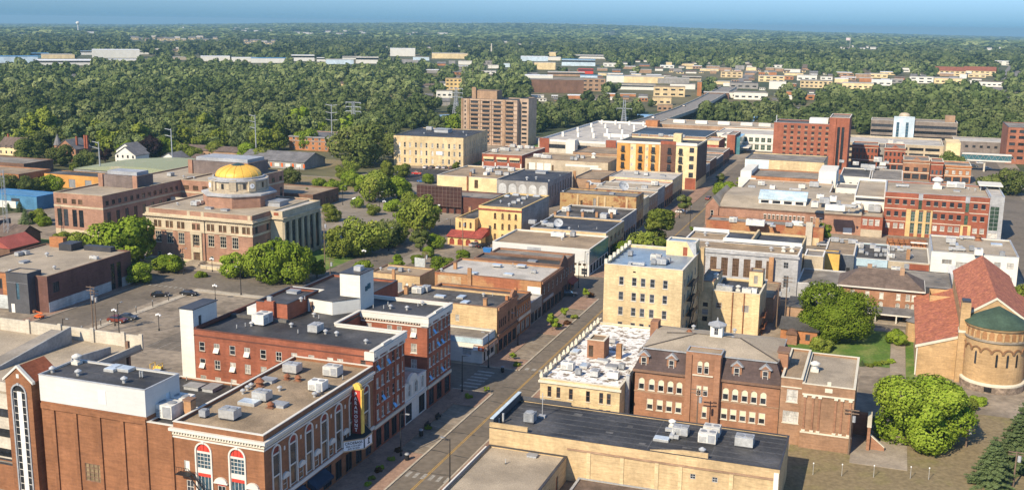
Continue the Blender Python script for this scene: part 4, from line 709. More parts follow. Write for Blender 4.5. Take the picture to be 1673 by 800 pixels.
tr = thing('civic_retaining_wall', 'low pale stone retaining wall along the pavement before the domed hall', 'wall', (-207, 251.6, 0)); b = MB(); b.box(1, 13.2, 0, .4, 0, .8).box(23.3, 57, 0, .4, 0, 1.0).box(56.6, 57, .41, 12, 0, 1.0); b.build('stone_wall', STONE, tr); b = MB(); b.box(.9, 13.3, -.06, .46, .8, .92).box(23.2, 57.1, -.06, .46, 1.0, 1.12); b.build('wall_cap', TRIM, tr)
t = bldg('courthouse', 'long brick and limestone courthouse wings wrapped behind the domed hall', 'courthouse', -254, 272.4)
v = Vol(t, -254, -234.6, 272.4, 348, 0, 14.7, BR_C, R_GRAV2, STONE, .45)
for x in (-252.0, -249.5, -246.0, -243.4): v.win('S', x, 3.9, 1.8, 5.6, gl=GL); v.win('S', x, 11.3, 1.7, 1.6, gl=GL_BR)
v.pan('stone_base', STONE, 'S', -253.9, -234.7, 0, 3.0, .1); v.row('S', -251.5, -236.5, 5, .5, 1.5, 2, gl=GL); v.band('stone_course', STONE, 10.2, 10.8, .06, 'SE'); v.row('E', 274.5, 310, 13, 11.3, 1.5, 1.5, gl=GL); v.row('E', 275, 309.5, 9, 3.5, 1.7, 5.6, gl=GL); v.done()
v = Vol(t, -234.58, -215, 312.5, 348, 0, 14.7, BR_C, R_GRAV2, STONE, .45, faces='SEN'); v.row('S', -232.5, -217, 5, 11.2, 2.2, 1.6, gl=GL_BR); v.row('S', -232.5, -217, 5, 4, 2.2, 4.4, gl=GL); v.band('stone_course', STONE, 10.2, 10.8, .06, 'SE'); v.row('E', 315, 346, 7, 11.2, 2.0, 1.6, gl=GL); v.row('E', 315, 346, 7, 4, 2.0, 4.6, gl=GL); v.done()
PH = wallm('mauve_louvre', (0.165, .13, .115), course=.18)
for x0, x1, y0, y1, z in ((-250.5, -236.5, 291, 300, 18.3), (-243, -219, 330, 344, 19.0)):
    addbox(t, 'plant_screen', PH, x0, x1, y0, y1, 14.2, z); 
    for x in (x0, x1): addbox(t, 'screen_pier', BR_C, x - .9, x + .9, y0 - .5, y0 - .02, 14.2, z + .3)
    addbox(t, 'plant_room', TRIM_G, x0 + 1, x1 - 1, y0 + 2, y1 - 1, z + .01, z + 1.2)
addbox(t, 'pale_curved_wall', CONC, -234.3, -223, 306, 306.5, 0, 9.5)
# brick building with grey corner tower, far left
t = bldg('brick_and_grey_building', 'brick building with a charcoal corner tower and pale base at the left edge', 'building', -216, 197, radians(2.5))
v = Vol(t, -216, -188.6, 197, 229, 0, 9.0, wallm('purple_brown_brick', (0.145, .075, .06)), R_GRAV2, TRIM_B, .3)
v.row('S', -213, -203, 3, 5.0, 2.1, 2.4, fr=BLK, gl=GL, mul=(2, 1)); v.win('E', 199.9, 4.6, 2.2, 2.5, fr=BLK, gl=GL, mul=(2, 2)); v.win('E', 221.2, .3, 1.6, 6.8, fr=BLK, gl=GL, mul=(1, 4)); v.win('E', 223.8, .3, 1.6, 6.8, fr=BLK, gl=GL, mul=(1, 4))
PB = wallm('pale_base_block', (0.44, .46, .44)); v.pan('pale_base', PB, 'E', 197.05, 220.3, 0, 2.6, .06); v.pan('pale_base', PB, 'E', 224.7, 228.9, 0, 2.6, .06); v.pan('pale_base', PB, 'S', -215.9, -198.6, 0, 3.4, .06); v.pan('orange_brick_face', BR_O, 'S', -215.9, -214.2, 3.41, 8.8, .03); v.pan('orange_brick_face', BR_O, 'S', -201.9, -198.6, 3.41, 8.8, .03); v.pan('orange_brick_face', BR_O, 'S', -215.9, -198.6, 7.5, 8.81, .031); v.done()
w = Vol(t, -198.5, -192.2, 194.6, 199.4, 0, 9.9, DGREY, R_GRAV2, TRIM_D, .1); w.win('S', -195.3, 3.4, .9, 4.2, gl=GL_B); w.pan('door', WHITE_P, 'S', -197.5, -196.5, .05, 2.2, .04); w.pan('panel_joint', TRIM_G, 'S', -198.4, -192.3, 7.45, 7.5, .02); w.done(); addbox(t, 'chimney', BR_O, -213, -208.5, 227, 228.6, 8.6, 11.4); addbox(t, 'plant_box', TRIM_D, -207.5, -203.5, 224, 228.5, 8.6, 10.6); addbox(t, 'plant_box', TRIM_D, -201.5, -193, 226.5, 228.5, 8.6, 10)
# sheds and houses behind
t, v = simple('orange_shed', 'orange walled shed with a dark roof below the pale green arched roof', 'shed', -336, -300, 356, 366, 5.6, ORG, R_BLK2, TRIM_D, .2); v.row('S', -330, -305, 4, .2, 3.4, 3.6, gl=GRY); v.done()
t, v = simple('blue_shed', 'long bright blue shed with white lower wall at the left edge', 'shed', -322, -296, 309, 320, 5.0, BLUEG, R_BLUM, BLUEP, .15); v.pan('white_wall_panel', WHITE_W, 'S', -321.9, -306, 0, 2.6, .06); v.pan('dark_bay', TRIM_D, 'S', -308, -304, 2.6, 3.8, .05); v.done()
t = bldg('green_roof_hall', 'broad low hall with a pale green curved metal roof', 'hall', -335, 372); b = MB(); n = 10; W = 70; pts = [(W * k / n, 5.6 + 2.6 * sin(pi * k / n)) for k in range(n + 1)]
b.yprism(pts, -.4, 34).build('roof', R_GRN, t); MB().box(.3, W - .3, 0, 33.6, 0, 5.59).build('wall', GREYW, t)
def house(x, y, w, d, h, rh, wall, roof, label, rot=0, name='house', cat='house', group=None, ax='x', z=0, win=True, porch=False, chim=None):
    r = bldg(name, label, cat, x, y, rot, group); r.location.z = z
    b = MB(); b.box(-w / 2, w / 2, -d / 2, d / 2, 0, h)
    if ax == 'x': b.xprism([(-d / 2, h), (d / 2, h), (0, h + rh)], -w / 2 + .01, w / 2 - .01)
    else: b.yprism([(-w / 2, h), (w / 2, h), (0, h + rh)], -d / 2 + .01, d / 2 - .01)
    b.build('wall', wall, r); b = MB(); e = .4; k = rh / ((d if ax == 'x' else w) / 2)
    for s in (1, -1):
        if ax == 'x': p = [(-s * (d / 2 + e), h - e * k), (0, h + rh), (0, h + rh + .18), (-s * (d / 2 + e), h - e * k + .18)]; b.xprism(p[::-s], -w / 2 - e, w / 2 + e)
        else: p = [(-s * (w / 2 + e), h - e * k), (0, h + rh), (0, h + rh + .18), (-s * (w / 2 + e), h - e * k + .18)]; b.yprism(p[::s], -d / 2 - e, d / 2 + e)
    b.build('roof', roof, r)
    if win:
        for i in range(max(1, int(w / 3))):
            for zz in ([.9] if h < 4 else [.9, 3.7]): link('window', qmesh('pane', 1.0, 0, 1.4, -.03, GL), r, (-w / 2 + w * (i + .5) / max(1, int(w / 3)), -d / 2, zz))
    if chim: MB().cb(chim[0], chim[1], .8, .8, h, h + rh + 1.6).build('chimney', BR_R, r)
    return r
R_GS = M('grey_shingle', (0.15, .145, .145), var=.2, course=.1)
h = house(-386, 430, 12, 11, 6.2, 4.4, BR_S, R_GS, 'red brick house with slate roofs, a pointed turret and tall chimneys', ax='y', chim=(4, -2)); MB().rev(-7, -3, [(1.8, 0), (1.8, 7.5)], 10).build('turret', BR_S, h); MB().rev(-7, -3, [(2.1, 7.5), (.05, 13)], 10).build('turret_roof', R_GS, h); MB().cb(6.4, 1, .9, .9, 6, 12.6).cb(7.8, 1, .9, .9, 6, 12.6).build('chimney', BR_R, h)
house(-428, 436, 14, 11, 4.5, 4.2, CREAM, R_SHING, 'cream cottage with a brown roof and two chimneys at the left edge', chim=(-5, 0))
house(-360, 441, 11, 9, 5.4, 3.4, WHITE_W, R_GS, 'white house with grey roof beside the dark purple tree', ax='y'); house(-349, 428, 12, 10, 5.2, 3.8, WHITE_W, R_GS, 'white gabled house right behind the green curved roof', ax='y'); house(-331, 437, 9, 10, 3.4, 2.6, WHITE_W, R_GS, 'small white gabled garage right of the white gabled house', ax='y')
house(-313, 421, 9, 9, 3.4, 2.2, WHITE_W, R_GREY, 'white double doored garage with flat grey roof beyond the courthouse', ax='y'); house(-302, 438, 34, 13, 3.6, 2.0, BR_TN, R_SHING, 'long low tan house with a brown roof behind the courthouse plant screen'); house(-330, 472, 60, 12, 3.6, 1.8, BR_TN, R_SHING, 'very long low tan row house below the river trees')
t, v = simple('flat_roofed_centre', 'brown flat roofed centre with a pale fascia behind the gold dome', 'building', -300, -274, 396, 412, 5.4, BR_B, R_GREY, TRIM_W, .5); v.row('S', -298, -276, 7, 1.2, 2.2, 2.2, gl=GL); v.done()
t, v = simple('ivy_building', 'flat roofed brown building with ivy on its end by the plaza', 'building', -232, -205, 352, 372, 5.4, BR_B, R_GRAV, TRIM_B, .3); v.row('E', 354, 370, 5, 1, 1.6, 2, gl=GL); v.done(); t['label'] = 'flat roofed brown building behind the courthouse at the plaza corner'
h = house(-282, 456, 36, 20, 3.6, 3.4, GREYW, R_GS, 'grey hip roofed building with orange shutters beside the dry lawn', win=False); 
for k in range(6): link('window', qmesh('pane', 2.6, 0, 1.6, -.03, WHITE_P), h, (-15 + k * 6, -10, .9)); MB().box(-.5, .5, -.12, -.02, 0, 1.8).build('shutter', ORNG, h, (-12 + k * 6 - .2, -10, .8))
t, v = simple('brick_flats', 'three storey brick flats with a grey mansard top and open balconies by the river trees', 'apartment building', -314, -284, 515, 545, 7.6, BR_O, R_GS, TRIM_G, .3); v.grid('S', -311, -287, 7, (.8, 3.2, 5.6), 1.5, 1.4, fr=TRIM_W, gl=GL); v.pan('grey_top_storey', GREYW, 'S', -313.9, -284.1, 5.0, 5.45, .1); v.band('grey_eaves', GREYW, 7.1, 7.5, .4, 'SE'); v.grid('E', 518, 542, 6, (.8, 3.2, 5.6), 1.3, 1.4, gl=GL); v.done()
t, v = simple('red_roof_shop', 'dark gabled shop with a bright red metal roof beside a lattice mast', 'shop', -249, -239.4, 238, 249, 4.0, BR_B, None, None, 0); v.done(); ox, oy = t['_o']; MB().yprism([(-.5, 3.9), (10.1, 3.9), (4.8, 6.6)], -.3, 11.3).build('roof', R_RED, t)
t, v = simple('brown_flat_shop', 'brown flat roofed shop left of the orange shed', 'shop', -372, -338, 344, 362, 6.4, BR_O, R_GRAV, TRIM_B, .3); v.row('E', 346, 360, 4, 2, 1.6, 2, gl=GL); v.done()
t, v = simple('brown_flat_store', 'brown flat roofed store behind the other brown shop, at the left edge', 'shop', -410, -366, 376, 394, 5.4, BR_B, R_GREY, TRIM_B, .3); v.done()
t, v = simple('slate_shed', 'low dark shed with grey roofs left of the courthouse', 'shed', -300, -276, 262, 276, 4, SLATEW, R_GREY, TRIM_B, .2); v.done()
house(-256, 258, 10, 9, 3.6, 2.8, BR_B, R_SHING, 'brown roofed bungalow between the red roof and the courthouse')
# ------------------------------------------------------------------ right of the main street, foreground
t = bldg('yellow_brick_store', 'long low yellow brick store with a wide black membrane roof in the foreground', 'store', -57, 151)
v = Vol(t, -57, -11.7, 151, 165, 0, 6.9, BR_Y, R_BLK, TRIM_D, .18, copw=.25); v.win('S', -24.3, 3.4, .8, .8, fr=TRIM_G, gl=GL, mul=(1, 1)); v.win('S', -21, 3.4, .8, .8, fr=TRIM_G, gl=GL, mul=(1, 1)); shopfront(v, 'W', 152, 164, 3); 
for x in (-40.5, -35.2, -29.8, -26.2, -18.6): v.pan('brick_pier', BR_Y2, 'S', x - .3, x + .3, 0, 5.1, .12)
v.pan('brick_string', BR_TN, 'S', -44, -11.8, 5.1, 5.4, .14); v.pan('white_downpipe', WHITE_P, 'S', -12.5, -11.8, .1, 6.3, .2); v.done()
ox, oy = t['_o']
MB().box(0, .5, .5, 14, 6.95, 8.2).build('street_parapet', DGREY, t); MB().box(-.05, .55, .45, 14.05, 8.2, 8.3).build('coping', PLAT, t); MB().box(.02, 6.4, .02, .42, 6.98, 7.7).build('corner_parapet', BR_Y, t); MB().yprism([(26, 6.98), (30, 6.98), (34.8, 6.98), (34.8, 7.7), (31, 7.65)], .02, .38).build('raised_parapet', BR_Y, t); MB().box(.6, 9.5, 13.7, 13.98, 6.98, 7.6).build('rear_parapet', DGREY, t)
b = MB(); SEAM = M('membrane_seam', (0.11, .11, .115), var=.3, sc=1)
for y in (2.2, 4.3, 6.4, 8.5, 10.6, 12.4): b.box(.6, 45, y - .05, y + .05, 6.70, 6.735)
for x in (25.4, 35): b.box(x - .06, x + .06, .5, 13.5, 6.70, 6.737)
b.build('roof_seam', SEAM, t)
t, v = simple('gravel_roof_store', 'low brick store with a rough brown gravel roof at the bottom edge', 'store', -56.9, -44, 118, 150.95, 4.0, BR_Y, R_GRAV2, TRIM_D, .25); shopfront(v, 'W', 120, 149, 6); v.win('E', 146, .3, 1.2, 2.4, gl=RUST); v.row('E', 132, 142, 3, 1, 1.2, 1.2, fr=BLK, gl=GL); v.done(); addbox(t, 'white_gutter', WHITE_P, -57.25, -57.0, 118, 150, 3.5, 4.1)
t, v = simple('low_lean_to', 'low shed with weathered brown roof against the yellow brick store at the bottom edge', 'shed', -42, -14, 132, 150.9, .8, BR_Y, R_SHING, TRIM_G, .12); v.done()
# bank with patchy white roof
t = bldg('cream_brick_bank', 'cream brick bank with a patchy white roof and little finials along its street parapet', 'bank', -57, 177)
v = Vol(t, -57, -42.1, 177, 217, 0, 7.0, BR_Y2, R_WHT, TRIM, .3)
for x in (-55.2, -53.5, -51.15, -47.95, -45.5, -44.1): v.win('S', x, 3.6, .75, 2.0, fr=TRIM_B, gl=GL, sill=TRIM); v.win('S', x, 1.4, .75, 1.1, fr=TRIM_B, gl=GL_BR)
v.row('W', 179.5, 214.5, 12, 1.2, 1.6, 4.4, fr=TRIM_B, gl=GL, arch=True); v.band('cornice', TRIM, 6.2, 6.6, .3, 'SW'); v.done(); b = MB(); ox, oy = t['_o']
for k in range(15):
    y = .3 + k * 2.8; MB().box(-.15, .45, y - .3, y + .3, 7.08, 7.7).box(-.02, .3, y - .15, y + .15, 7.701, 8.1).build('parapet_finial', TRIM, t)
    if k % 2 == 0: MB().box(-.05, .35, y + .301, y + 2.499, 7.08, 7.4).build('parapet_block', TRIM, t)
p = Vol(t, -52.6, -49.2, 192.5, 196.5, 6.6, 10.4, BR_S, R_GRAV, TRIM, .2); p.win('S', -51.8, 7.0, .9, 2.3, gl=GL_BR); p.done()
addbox(t, 'chimney', CHIM, -47.2, -46.2, 194, 195, 6.6, 9.6); addbox(t, 'metal_flue', GALV, -42.05, -41.4, 181, 182, .1, 8); addbox(t, 'metal_flue', BLK, -42.05, -41.5, 184, 186, .1, 7.5)
# school
t = bldg('old_school', 'three storey red brick school with a dark mansard, dormers and a little white cupola', 'school', -40.5, 181.5); ox, oy = t['_o']
v = Vol(t, -40.5, -14.7, 181.5, 198.5, 0, 9.5, BR_S, None); BK = dict(fr=TRIM_W, gl=GL, blind=.55, sill=TRIM)
for x in (-39.25, -37.4, -35.7, -34.0, -32.4, -24.2, -22.55, -20.9, -19.3, -17.7): v.win('S', x, 5.65, 1.05, 2.2, arch=True, fr=TRIM_W, gl=GL, blind=.5, sill=TRIM)
for x in (-37.6, -35.8, -34.1, -32.4, -24.3, -22.7, -21.05, -19.4, -17.75): v.win('S', x, 2.05, 1.1, 2.0, **BK)
v.grid('E', 184, 196, 4, (2.05, 5.65), 1.05, 2.0, **BK); v.band('eaves_cornice', TRIM_B, 9.0, 9.45, .4, 'SEWN'); v.band('stone_string', BR_TN, 5.2, 5.4, .08, 'SE'); v.done()
pz = Vol(t, -31.3, -25.1, 180.7, 184, 0, 14.0, BR_S, R_GRAV, TRIM_G, .15, copw=.2, faces='SEWN')
for x in (-28.8, -27.65): pz.win('S', x, 10.15, .85, 2.3, arch=True, fr=TRIM_W, gl=GL, blind=.4); pz.win('S', x, 6.05, .85, 1.9, fr=TRIM_W, gl=GL, blind=.4)
pz.win('S', -27.65, 2.1, .85, 2.1, **BK); pz.pan('pilaster', BR_S, 'S', -31.2, -30.2, 0, 13.5, .25); pz.pan('pilaster', BR_S, 'S', -26.2, -25.2, 0, 13.5, .25); pz.pan('sill_course', TRIM, 'S', -30, -26.4, 9.75, 9.95, .2); pz.done()
X0, X1, Y0, Y1 = .02, 25.78, .02, 16.98; i = 1.3; b = MB()
A = [(X0 - .3, Y0 - .3, 9.46), (X1 + .3, Y0 - .3, 9.46), (X1 + .3, Y1 + .3, 9.46), (X0 - .3, Y1 + .3, 9.46)]; B = [(X0 + i, Y0 + i, 13.3), (X1 - i, Y0 + i, 13.3), (X1 - i, Y1 - i, 13.3), (X0 + i, Y1 - i, 13.3)]
for k in range(4): b.q(A[k], A[(k + 1) % 4], B[(k + 1) % 4], B[k])
b.build('mansard', R_MANS, t); b = MB(); e = .35; B2 = [(p[0] + (-e if p[0] < 12 else e), p[1] + (-e if p[1] < 8 else e), 13.3) for p in B]; rg = [(9, 9, 14.5), (17, 9, 14.5)]
b.q(B2[0], B2[1], rg[1], rg[0]).q(B2[1], B2[2], rg[1]).q(B2[2], B2[3], rg[0], rg[1]).q(B2[3], B2[0], rg[0]); b.build('roof', R_GRAV2, t); b = MB()
for k in range(4):
    p, q = B2[k], B2[(k + 1) % 4]; b.box(min(p[0], q[0]) - .1, max(p[0], q[0]) + .1, min(p[1], q[1]) - .1, max(p[1], q[1]) + .1, 13.05 - .01 * k, 13.28 + .003 * k)
b.build('gutter', TRIM_G, t)
for x in (-39.0, -34.0, -22.5, -17.6):
    d = MB(); d.box(-.85, .85, -.1, 2.0, 9.5, 11.9); o = d.build('dormer', BR_S, t, (x - ox, .25, 0)); link('window', wmesh(.95, 1.9, TRIM_W, (0, 1), False), o, (0, -.26, 9.8)); link('pane', qmesh('pane', .95, 0, 1.9, 0, GL), o, (0, -.12, 9.8)); MB().yprism([(-1.15, 11.9), (1.15, 11.9), (0, 12.9)], -.3, 2.2).build('dormer_gable', TRIM_G, o); MB().yprism([(-.75, 12.0), (.75, 12.0), (0, 12.6)], -.33, -.301).build('gable_panel', BR_S, o)
cu = Vol(t, -28.7, -26.5, 189.8, 192.0, 13.8, 16.5, WHITE_W, None, ins=0); cu.win('S', -27.6, 14.8, .75, 1.3, fr=TRIM_G, gl=GL, mul=(1, 1)); cu.done(); MB().rev(12.9, 9.4, [(1.75, 16.45), (1.75, 16.62), (.8, 17.0), (.2, 17.2), (.15, 17.6), (.03, 17.9)], 8, True, pi / 8).build('cupola_roof', TRIM_G, t)
addbox(t, 'turret', BR_S, -15.9, -14.2, 184.5, 187.5, 9.5, 14.4); addbox(t, 'turret_cap', TRIM_B, -16.1, -14.0, 184.3, 187.7, 14.4, 14.7); addbox(t, 'turret', BR_S, -40.9, -39.4, 195, 197.5, 9.5, 14.6)
addbox(t, 'drain_pipe', BLK, -14.95, -14.75, 181.3, 181.48, .1, 9.3)
TAR = M('roof_tar', (0.07, .058, .048), var=.3)
b = MB(); b.q((9, 9, 14.53), (-.2 + 1.3, 1.0, 13.36), (1.6, .98, 13.36), (9.5, 8.9, 14.53)).q((17, 9, 14.53), (24.6, 1.0, 13.36), (25.0, 1.1, 13.36), (17.4, 9.1, 14.53)).q((9, 8.85, 14.53), (17, 8.85, 14.53), (17, 9.1, 14.53), (9, 9.1, 14.53)).q((9, 9, 14.53), (3.5, 9.9, 13.75), (3.5, 10.5, 13.75), (9.3, 9.4, 14.53)); b.build('tar_line', TAR, t)
# school annex
t = bldg('school_annex', 'tall windowless brown brick annex with pale stone bands beside the old school', 'school', -14.68, 178.5)
v = Vol(t, -14.68, -11.1, 179.1, 197, 0, 11.8, BR_A, R_GRAV, TRIM, .4, faces='SWN'); v.win('S', -12.7, 7.6, 1.8, 2.2, fr=TRIM_W, gl=GL_W, mul=(1, 1), sill=TRIM); v.win('S', -12.75, 3.85, 2.6, 2.1, fr=TRIM_W, gl=GL_W, mul=(2, 1), sill=TRIM); v.pan('stone_band', TRIM, 'S', -14.6, -11.2, 10.1, 10.3, .08); v.done()
v = Vol(t, -11.1, -2.6, 178.5, 197.3, 0, 11.3, BR_A, R_GRAV2, TRIM, .35); 
for x in (-10.5, -9.15, -8.1, -5.5, -4.5, -3.2): v.pan('pilaster', BR_S, 'S', x - .16, x + .16, 3.1, 9.3, .16); v.pan('pilaster_cap', TRIM, 'S', x - .3, x + .3, 9.05, 9.38, .26); v.pan('pilaster_base', TRIM, 'S', x - .3, x + .3, 2.95, 3.3, .26)
v.pan('stone_band', TRIM, 'S', -11.0, -2.65, 9.39, 9.65, .2); v.pan('stone_band', TRIM, 'S', -11.0, -2.65, 2.7, 2.94, .2); v.pan('name_stone', TRIM, 'S', -7.4, -6.2, 10.2, 10.9, .06); v.pan('brick_base', BR_A, 'S', -11.05, -2.62, 0, 2.69, .14); v.row('E', 184, 194, 3, 5, 1.6, 2.2, fr=TRIM_W, gl=GL_W); v.done()
addbox(t, 'finial', TRIM, -7.1, -6.5, 178.55, 178.9, 11.37, 12.0); addbox(t, 'side_wall', BR_S, -2.58, .3, 188, 188.5, 0, 4.2); addbox(t, 'side_wall', BR_S, -.2, .3, 181, 187.99, 0, 4.2); addbox(t, 'wall_cap', TRIM, -.3, .4, 180.9, 188.6, 4.2, 4.35); ox, oy = t['_o']
MB().yprism([(15.0, 0), (17.4, 0), (17.4, .6), (15.0, 2.5)], 3.2, 3.6).build('stair_wall', BR_S, t); MB().yprism([(15.0, 2.5), (17.4, .6), (17.4, .78), (15.0, 2.7)], 3.1, 3.7).build('stair_cap', TRIM, t)
# tall beige block and its annex
t = bldg('tall_beige_block', 'tall five storey beige brick block with a silver roof on the main street', 'office building', -57, 221)
v = Vol(t, -57, -39.8, 221, 243.6, 0, 19.1, BR_Y2, R_BLU, TRIM_W, .6)
for z in (14.7, 11.35, 8.0, 4.6):
    for x in (-53.1, -50.25, -48.3, -46.25, -43.45): v.win('S', x, z, 1.05, 1.85, fr=TRIM_G, gl=GL, sill=TRIM, mul=(0, 1))
    v.row('E', 224, 241, 5, z, 1.1, 1.85, fr=TRIM_G, gl=GL); v.row('W', 223, 241.5, 7, z, 1.3, 2.0, fr=TRIM_W, gl=GL)
v.win('S', -50.3, 17.6, .6, .35, gl=GL); v.done(); b = MB(); ox, oy = t['_o']
for k in range(7): b.box(-.1, .55, .3 + k * 3.6, 1.2 + k * 3.6, 19.18, 20.0)
b.build('parapet_post', TRIM, t); h_ = Vol(t, -47, -40.2, 238.2, 243, 18.5, 21.8, CREAM, R_BLU, TRIM_W, .2); h_.win('S', -42.6, 18.55, 1.0, 2.0, gl=BR_R); h_.done(); MB().yprism([(16.75, 18.5), (17.1, 18.5), (16.85, 21.7), (14.6, 22.2)], 16.5, 17.0).build('hut_brace', TRIM_G, t); addbox(t, 'chimney', BR_Y, -39.7, -38.6, 240, 241.6, 10.2, 20.3)
fe = thing('fire_escape', 'black iron fire escape zigzagging down the shaded side of the tall beige block', 'fire escape', (-39.7, 226, 0)); b = MB()
for k, z in enumerate((4.4, 7.8, 11.15, 14.5)):
    b.box(.05, 1.3, 0, 7.5, z, z + .08).box(1.25, 1.3, 0, 7.5, z + .09, z + 1.0)
    if k: b.box(.5, 1.2, .5, 1.0, z - 3.3, z - 3.2)
b.build('landing', BLK, fe); b = MB()
for z in (1.1, 4.5, 7.9, 11.2): b.tube((.8, 1, z), (.8, 6.8, z + 3.2), .1).tube((.4, 1, z), (.4, 6.8, z + 3.2), .1)
b.build('stair_flight', BLK, fe)
t = bldg('beige_brick_annex', 'lower beige brick annex with a dark roof behind the tall block', 'building', -39.75, 242.5)
v = Vol(t, -36.5, -25.8, 242.5, 256.5, 0, 10.1, BR_Y2, R_BLK, TRIM, .5, faces='SEN'); v.win('S', -36.0 + 1, 6.0, 1.3, 1.3, fr=TRIM_G, gl=GL_BR); v.win('S', -28.9, 5.6, 1.5, 1.6, fr=TRIM_G, gl=GREYW)
for x in (-31.9, -29.3): v.pan('rusty_pipe', RUST, 'S', x - .12, x + .12, .1, 10, .2)
v.done(); v = Vol(t, -39.75, -36.52, 243, 256.5, 0, 12.0, BR_Y2, R_GREY, TRIM_B, .3, faces='SENW'); v.win('S', -38.2, 5.9, 1.2, 1.0, gl=GL); v.win('S', -38.2, 2.4, 1.2, 1.2, gl=GL); v.win('S', -38.2, 4.0, 1.4, 1.3, gl=GREYW); v.done(); s = Vol(t, -29.6, -26.4, 252, 256.2, 9.6, 13.2, CREAM, R_GREY, TRIM_B, .2); s.win('S', -28, 10.2, .9, 2.0, gl=GREYW); s.done()
b = MB(); ox, oy = t['_o']
for z in (1.5, 4.2): b.box(14.0, 15.2, 2, 7, z, z + .1).box(15.1, 15.2, 2, 7, z + .1, z + 1).tube((14.6, 2, z - 1.5), (14.6, 6, z + 1.2), .09)
b.build('rusty_stair', RUST, t); Vol(t, -38, -24, 256.6, 274, 0, 6.0, BR_TN, R_GRAV, TRIM_B, .3).done()
# grey stone hall with tall windows
t = bldg('grey_stone_hall', 'grey stone hall with seven tall bronze windows and a white L shaped parapet', 'hall', -52.4, 281); ox, oy = t['_o']
v = Vol(t, -52.4, -20.7, 281, 293, 0, 11.9, STONE_G, R_GRAV, WHITE_P, .5)
for x in (-48.6, -45.6, -42.6, -39.65, -36.7, -33.75, -30.75, -27.9): v.win('S', x, 4.9, 1.75, 4.9, fr=TRIM_B, gl=GL_BR, mul=(3, 5))
v.win('S', -23.75, 8.2, 1.3, 1.65, fr=TRIM_G, gl=GL, mul=(1, 1)); v.win('S', -23.5, 3.1, 1.4, 3.2, fr=TRIM_G, gl=GL, mul=(1, 3)); v.band('cornice', STONE_G, 10.9, 11.5, .35, 'SW'); v.pan('plinth_course', STONE_G, 'S', -52.3, -26.4, 4.2, 4.6, .2); v.grid('W', 283, 291, 3, (4.9,), 1.75, 4.9, fr=TRIM_B, gl=GL_BR, mul=(3, 5)); v.done()
Vol(t, -52.4, -42, 293.01, 305, 0, 11.9, STONE_G, R_GRAV, WHITE_P, .5, faces='ENW').done(); addbox(t, 'brick_chimney', CHIM, -28.0, -26.8, 279.6, 280.9, 0, 11.0); addbox(t, 'white_parapet', WHITE_P, -41.9, -20.9, 292.2, 292.95, 11.98, 12.9); addbox(t, 'white_parapet', WHITE_P, -52.3, -42.1, 304.2, 304.9, 11.98, 12.9)
Vol(t, -41.9, -21, 293.02, 305, 0, 7.5, BR_Y2, R_BLK, BR_Y2, .3, faces='SEN').done(); Vol(t, -20.68, -8.5, 281.5, 300, 0, 4.6, STONE_G, R_GREY, WHITE_P, .3).done(); Vol(t, -20.6, -15.5, 300.1, 309, 0, 8.2, BEIGE, R_GREY, WHITE_P, .3).done()
t, v = simple('yellow_stucco_shed', 'bright yellow stucco building end with one small window beyond the grey stone hall', 'building', -19, -11.7, 310.5, 315.5, 7.2, YEL, R_GREY, TRIM_D, .3); v.win('S', -16.2, 3.8, 1.2, 1.2, fr=TRIM_B, gl=GL_BR); v.done()
t, v = simple('tan_walled_store', 'low black roofed store with tan parapet walls behind the grey stone hall', 'store', -51.5, -23, 306, 340, 6.2, BR_Y2, R_BLK, BR_Y2, .6); v.done(); addbox(t, 'party_wall', BR_Y2, -38, -37.4, 306.5, 339.5, 5.6, 7.2)
t, v = simple('narrow_brick_store', 'long narrow orange brick store with patched side wall in front of the gabled market', 'store', -57.2, -19, 357, 366, 6.0, BR_OP, R_GREY, TRIM_B, .4); shopfront(v, 'W', 358, 365, 2); v.pan('grey_flue', CONC, 'S', -24.6, -22.5, 0, 7.6, .7); v.pan('pale_patch', M('pale_patch', (0.55, .42, .25)), 'S', -22.4, -20.2, .1, 2.5, .02); v.done(); addbox(t, 'chimney', CHIM, -22, -20.8, 360, 361, 5.6, 8.6)
# market hall
t = bldg('brick_market_hall', 'very long pink brick hall with a shallow brown roof, gabled bay and glazed roof monitor', 'hall', -61.4, 381); ox, oy = t['_o']
v = Vol(t, -56.8, -8.2, 381, 414, 0, 7.0, BR_M, None, faces='SEN'); v.row('S', -40.5, -27.5, 10, 3.4, .9, 1.6, fr=TRIM_W, gl=GL_BR, lintel=TRIM_W); v.row('S', -24.5, -21.5, 3, 3.4, .9, 1.6, fr=TRIM_W, gl=GL_BR, lintel=TRIM_W); v.win('S', -12.4, .2, 3, 2.2, gl=WHITE_P); v.band('eaves', TRIM_B, 6.5, 6.95, .3, 'S'); v.done()
MB().xprism([(-.45, 6.95), (12.5, 9.4), (33, 9.4), (33, 7.01), (0, 7.01)][::-1], 4.62, 53.2).build('roof', R_GRAV2, t)
g = Vol(t, -61.4, -56.82, 380.4, 414, 0, 7.0, BR_M, None, faces='SEWN'); g.win('S', -59.1, 3.2, 1.1, 2.2, fr=TRIM_W, gl=GL); g.win('S', -59.1, .3, 1.6, 2.0, gl=GL); g.row('W', 383, 412, 9, 3, 1.2, 2, fr=TRIM_W, gl=GL); g.done(); MB().yprism([(0, 7.01), (4.57, 7.01), (2.3, 9.9)], -.58, 33).build('gable', BR_M, t); b = MB(); b.yprism([(-.4, 6.85), (2.3, 9.95), (2.3, 10.15), (-.4, 7.1)], -.9, 33); b.yprism([(5.0, 6.85), (5.0, 7.1), (2.3, 10.15), (2.3, 9.95)], -.9, 33); b.build('gable_roof', R_GRAV2, t)
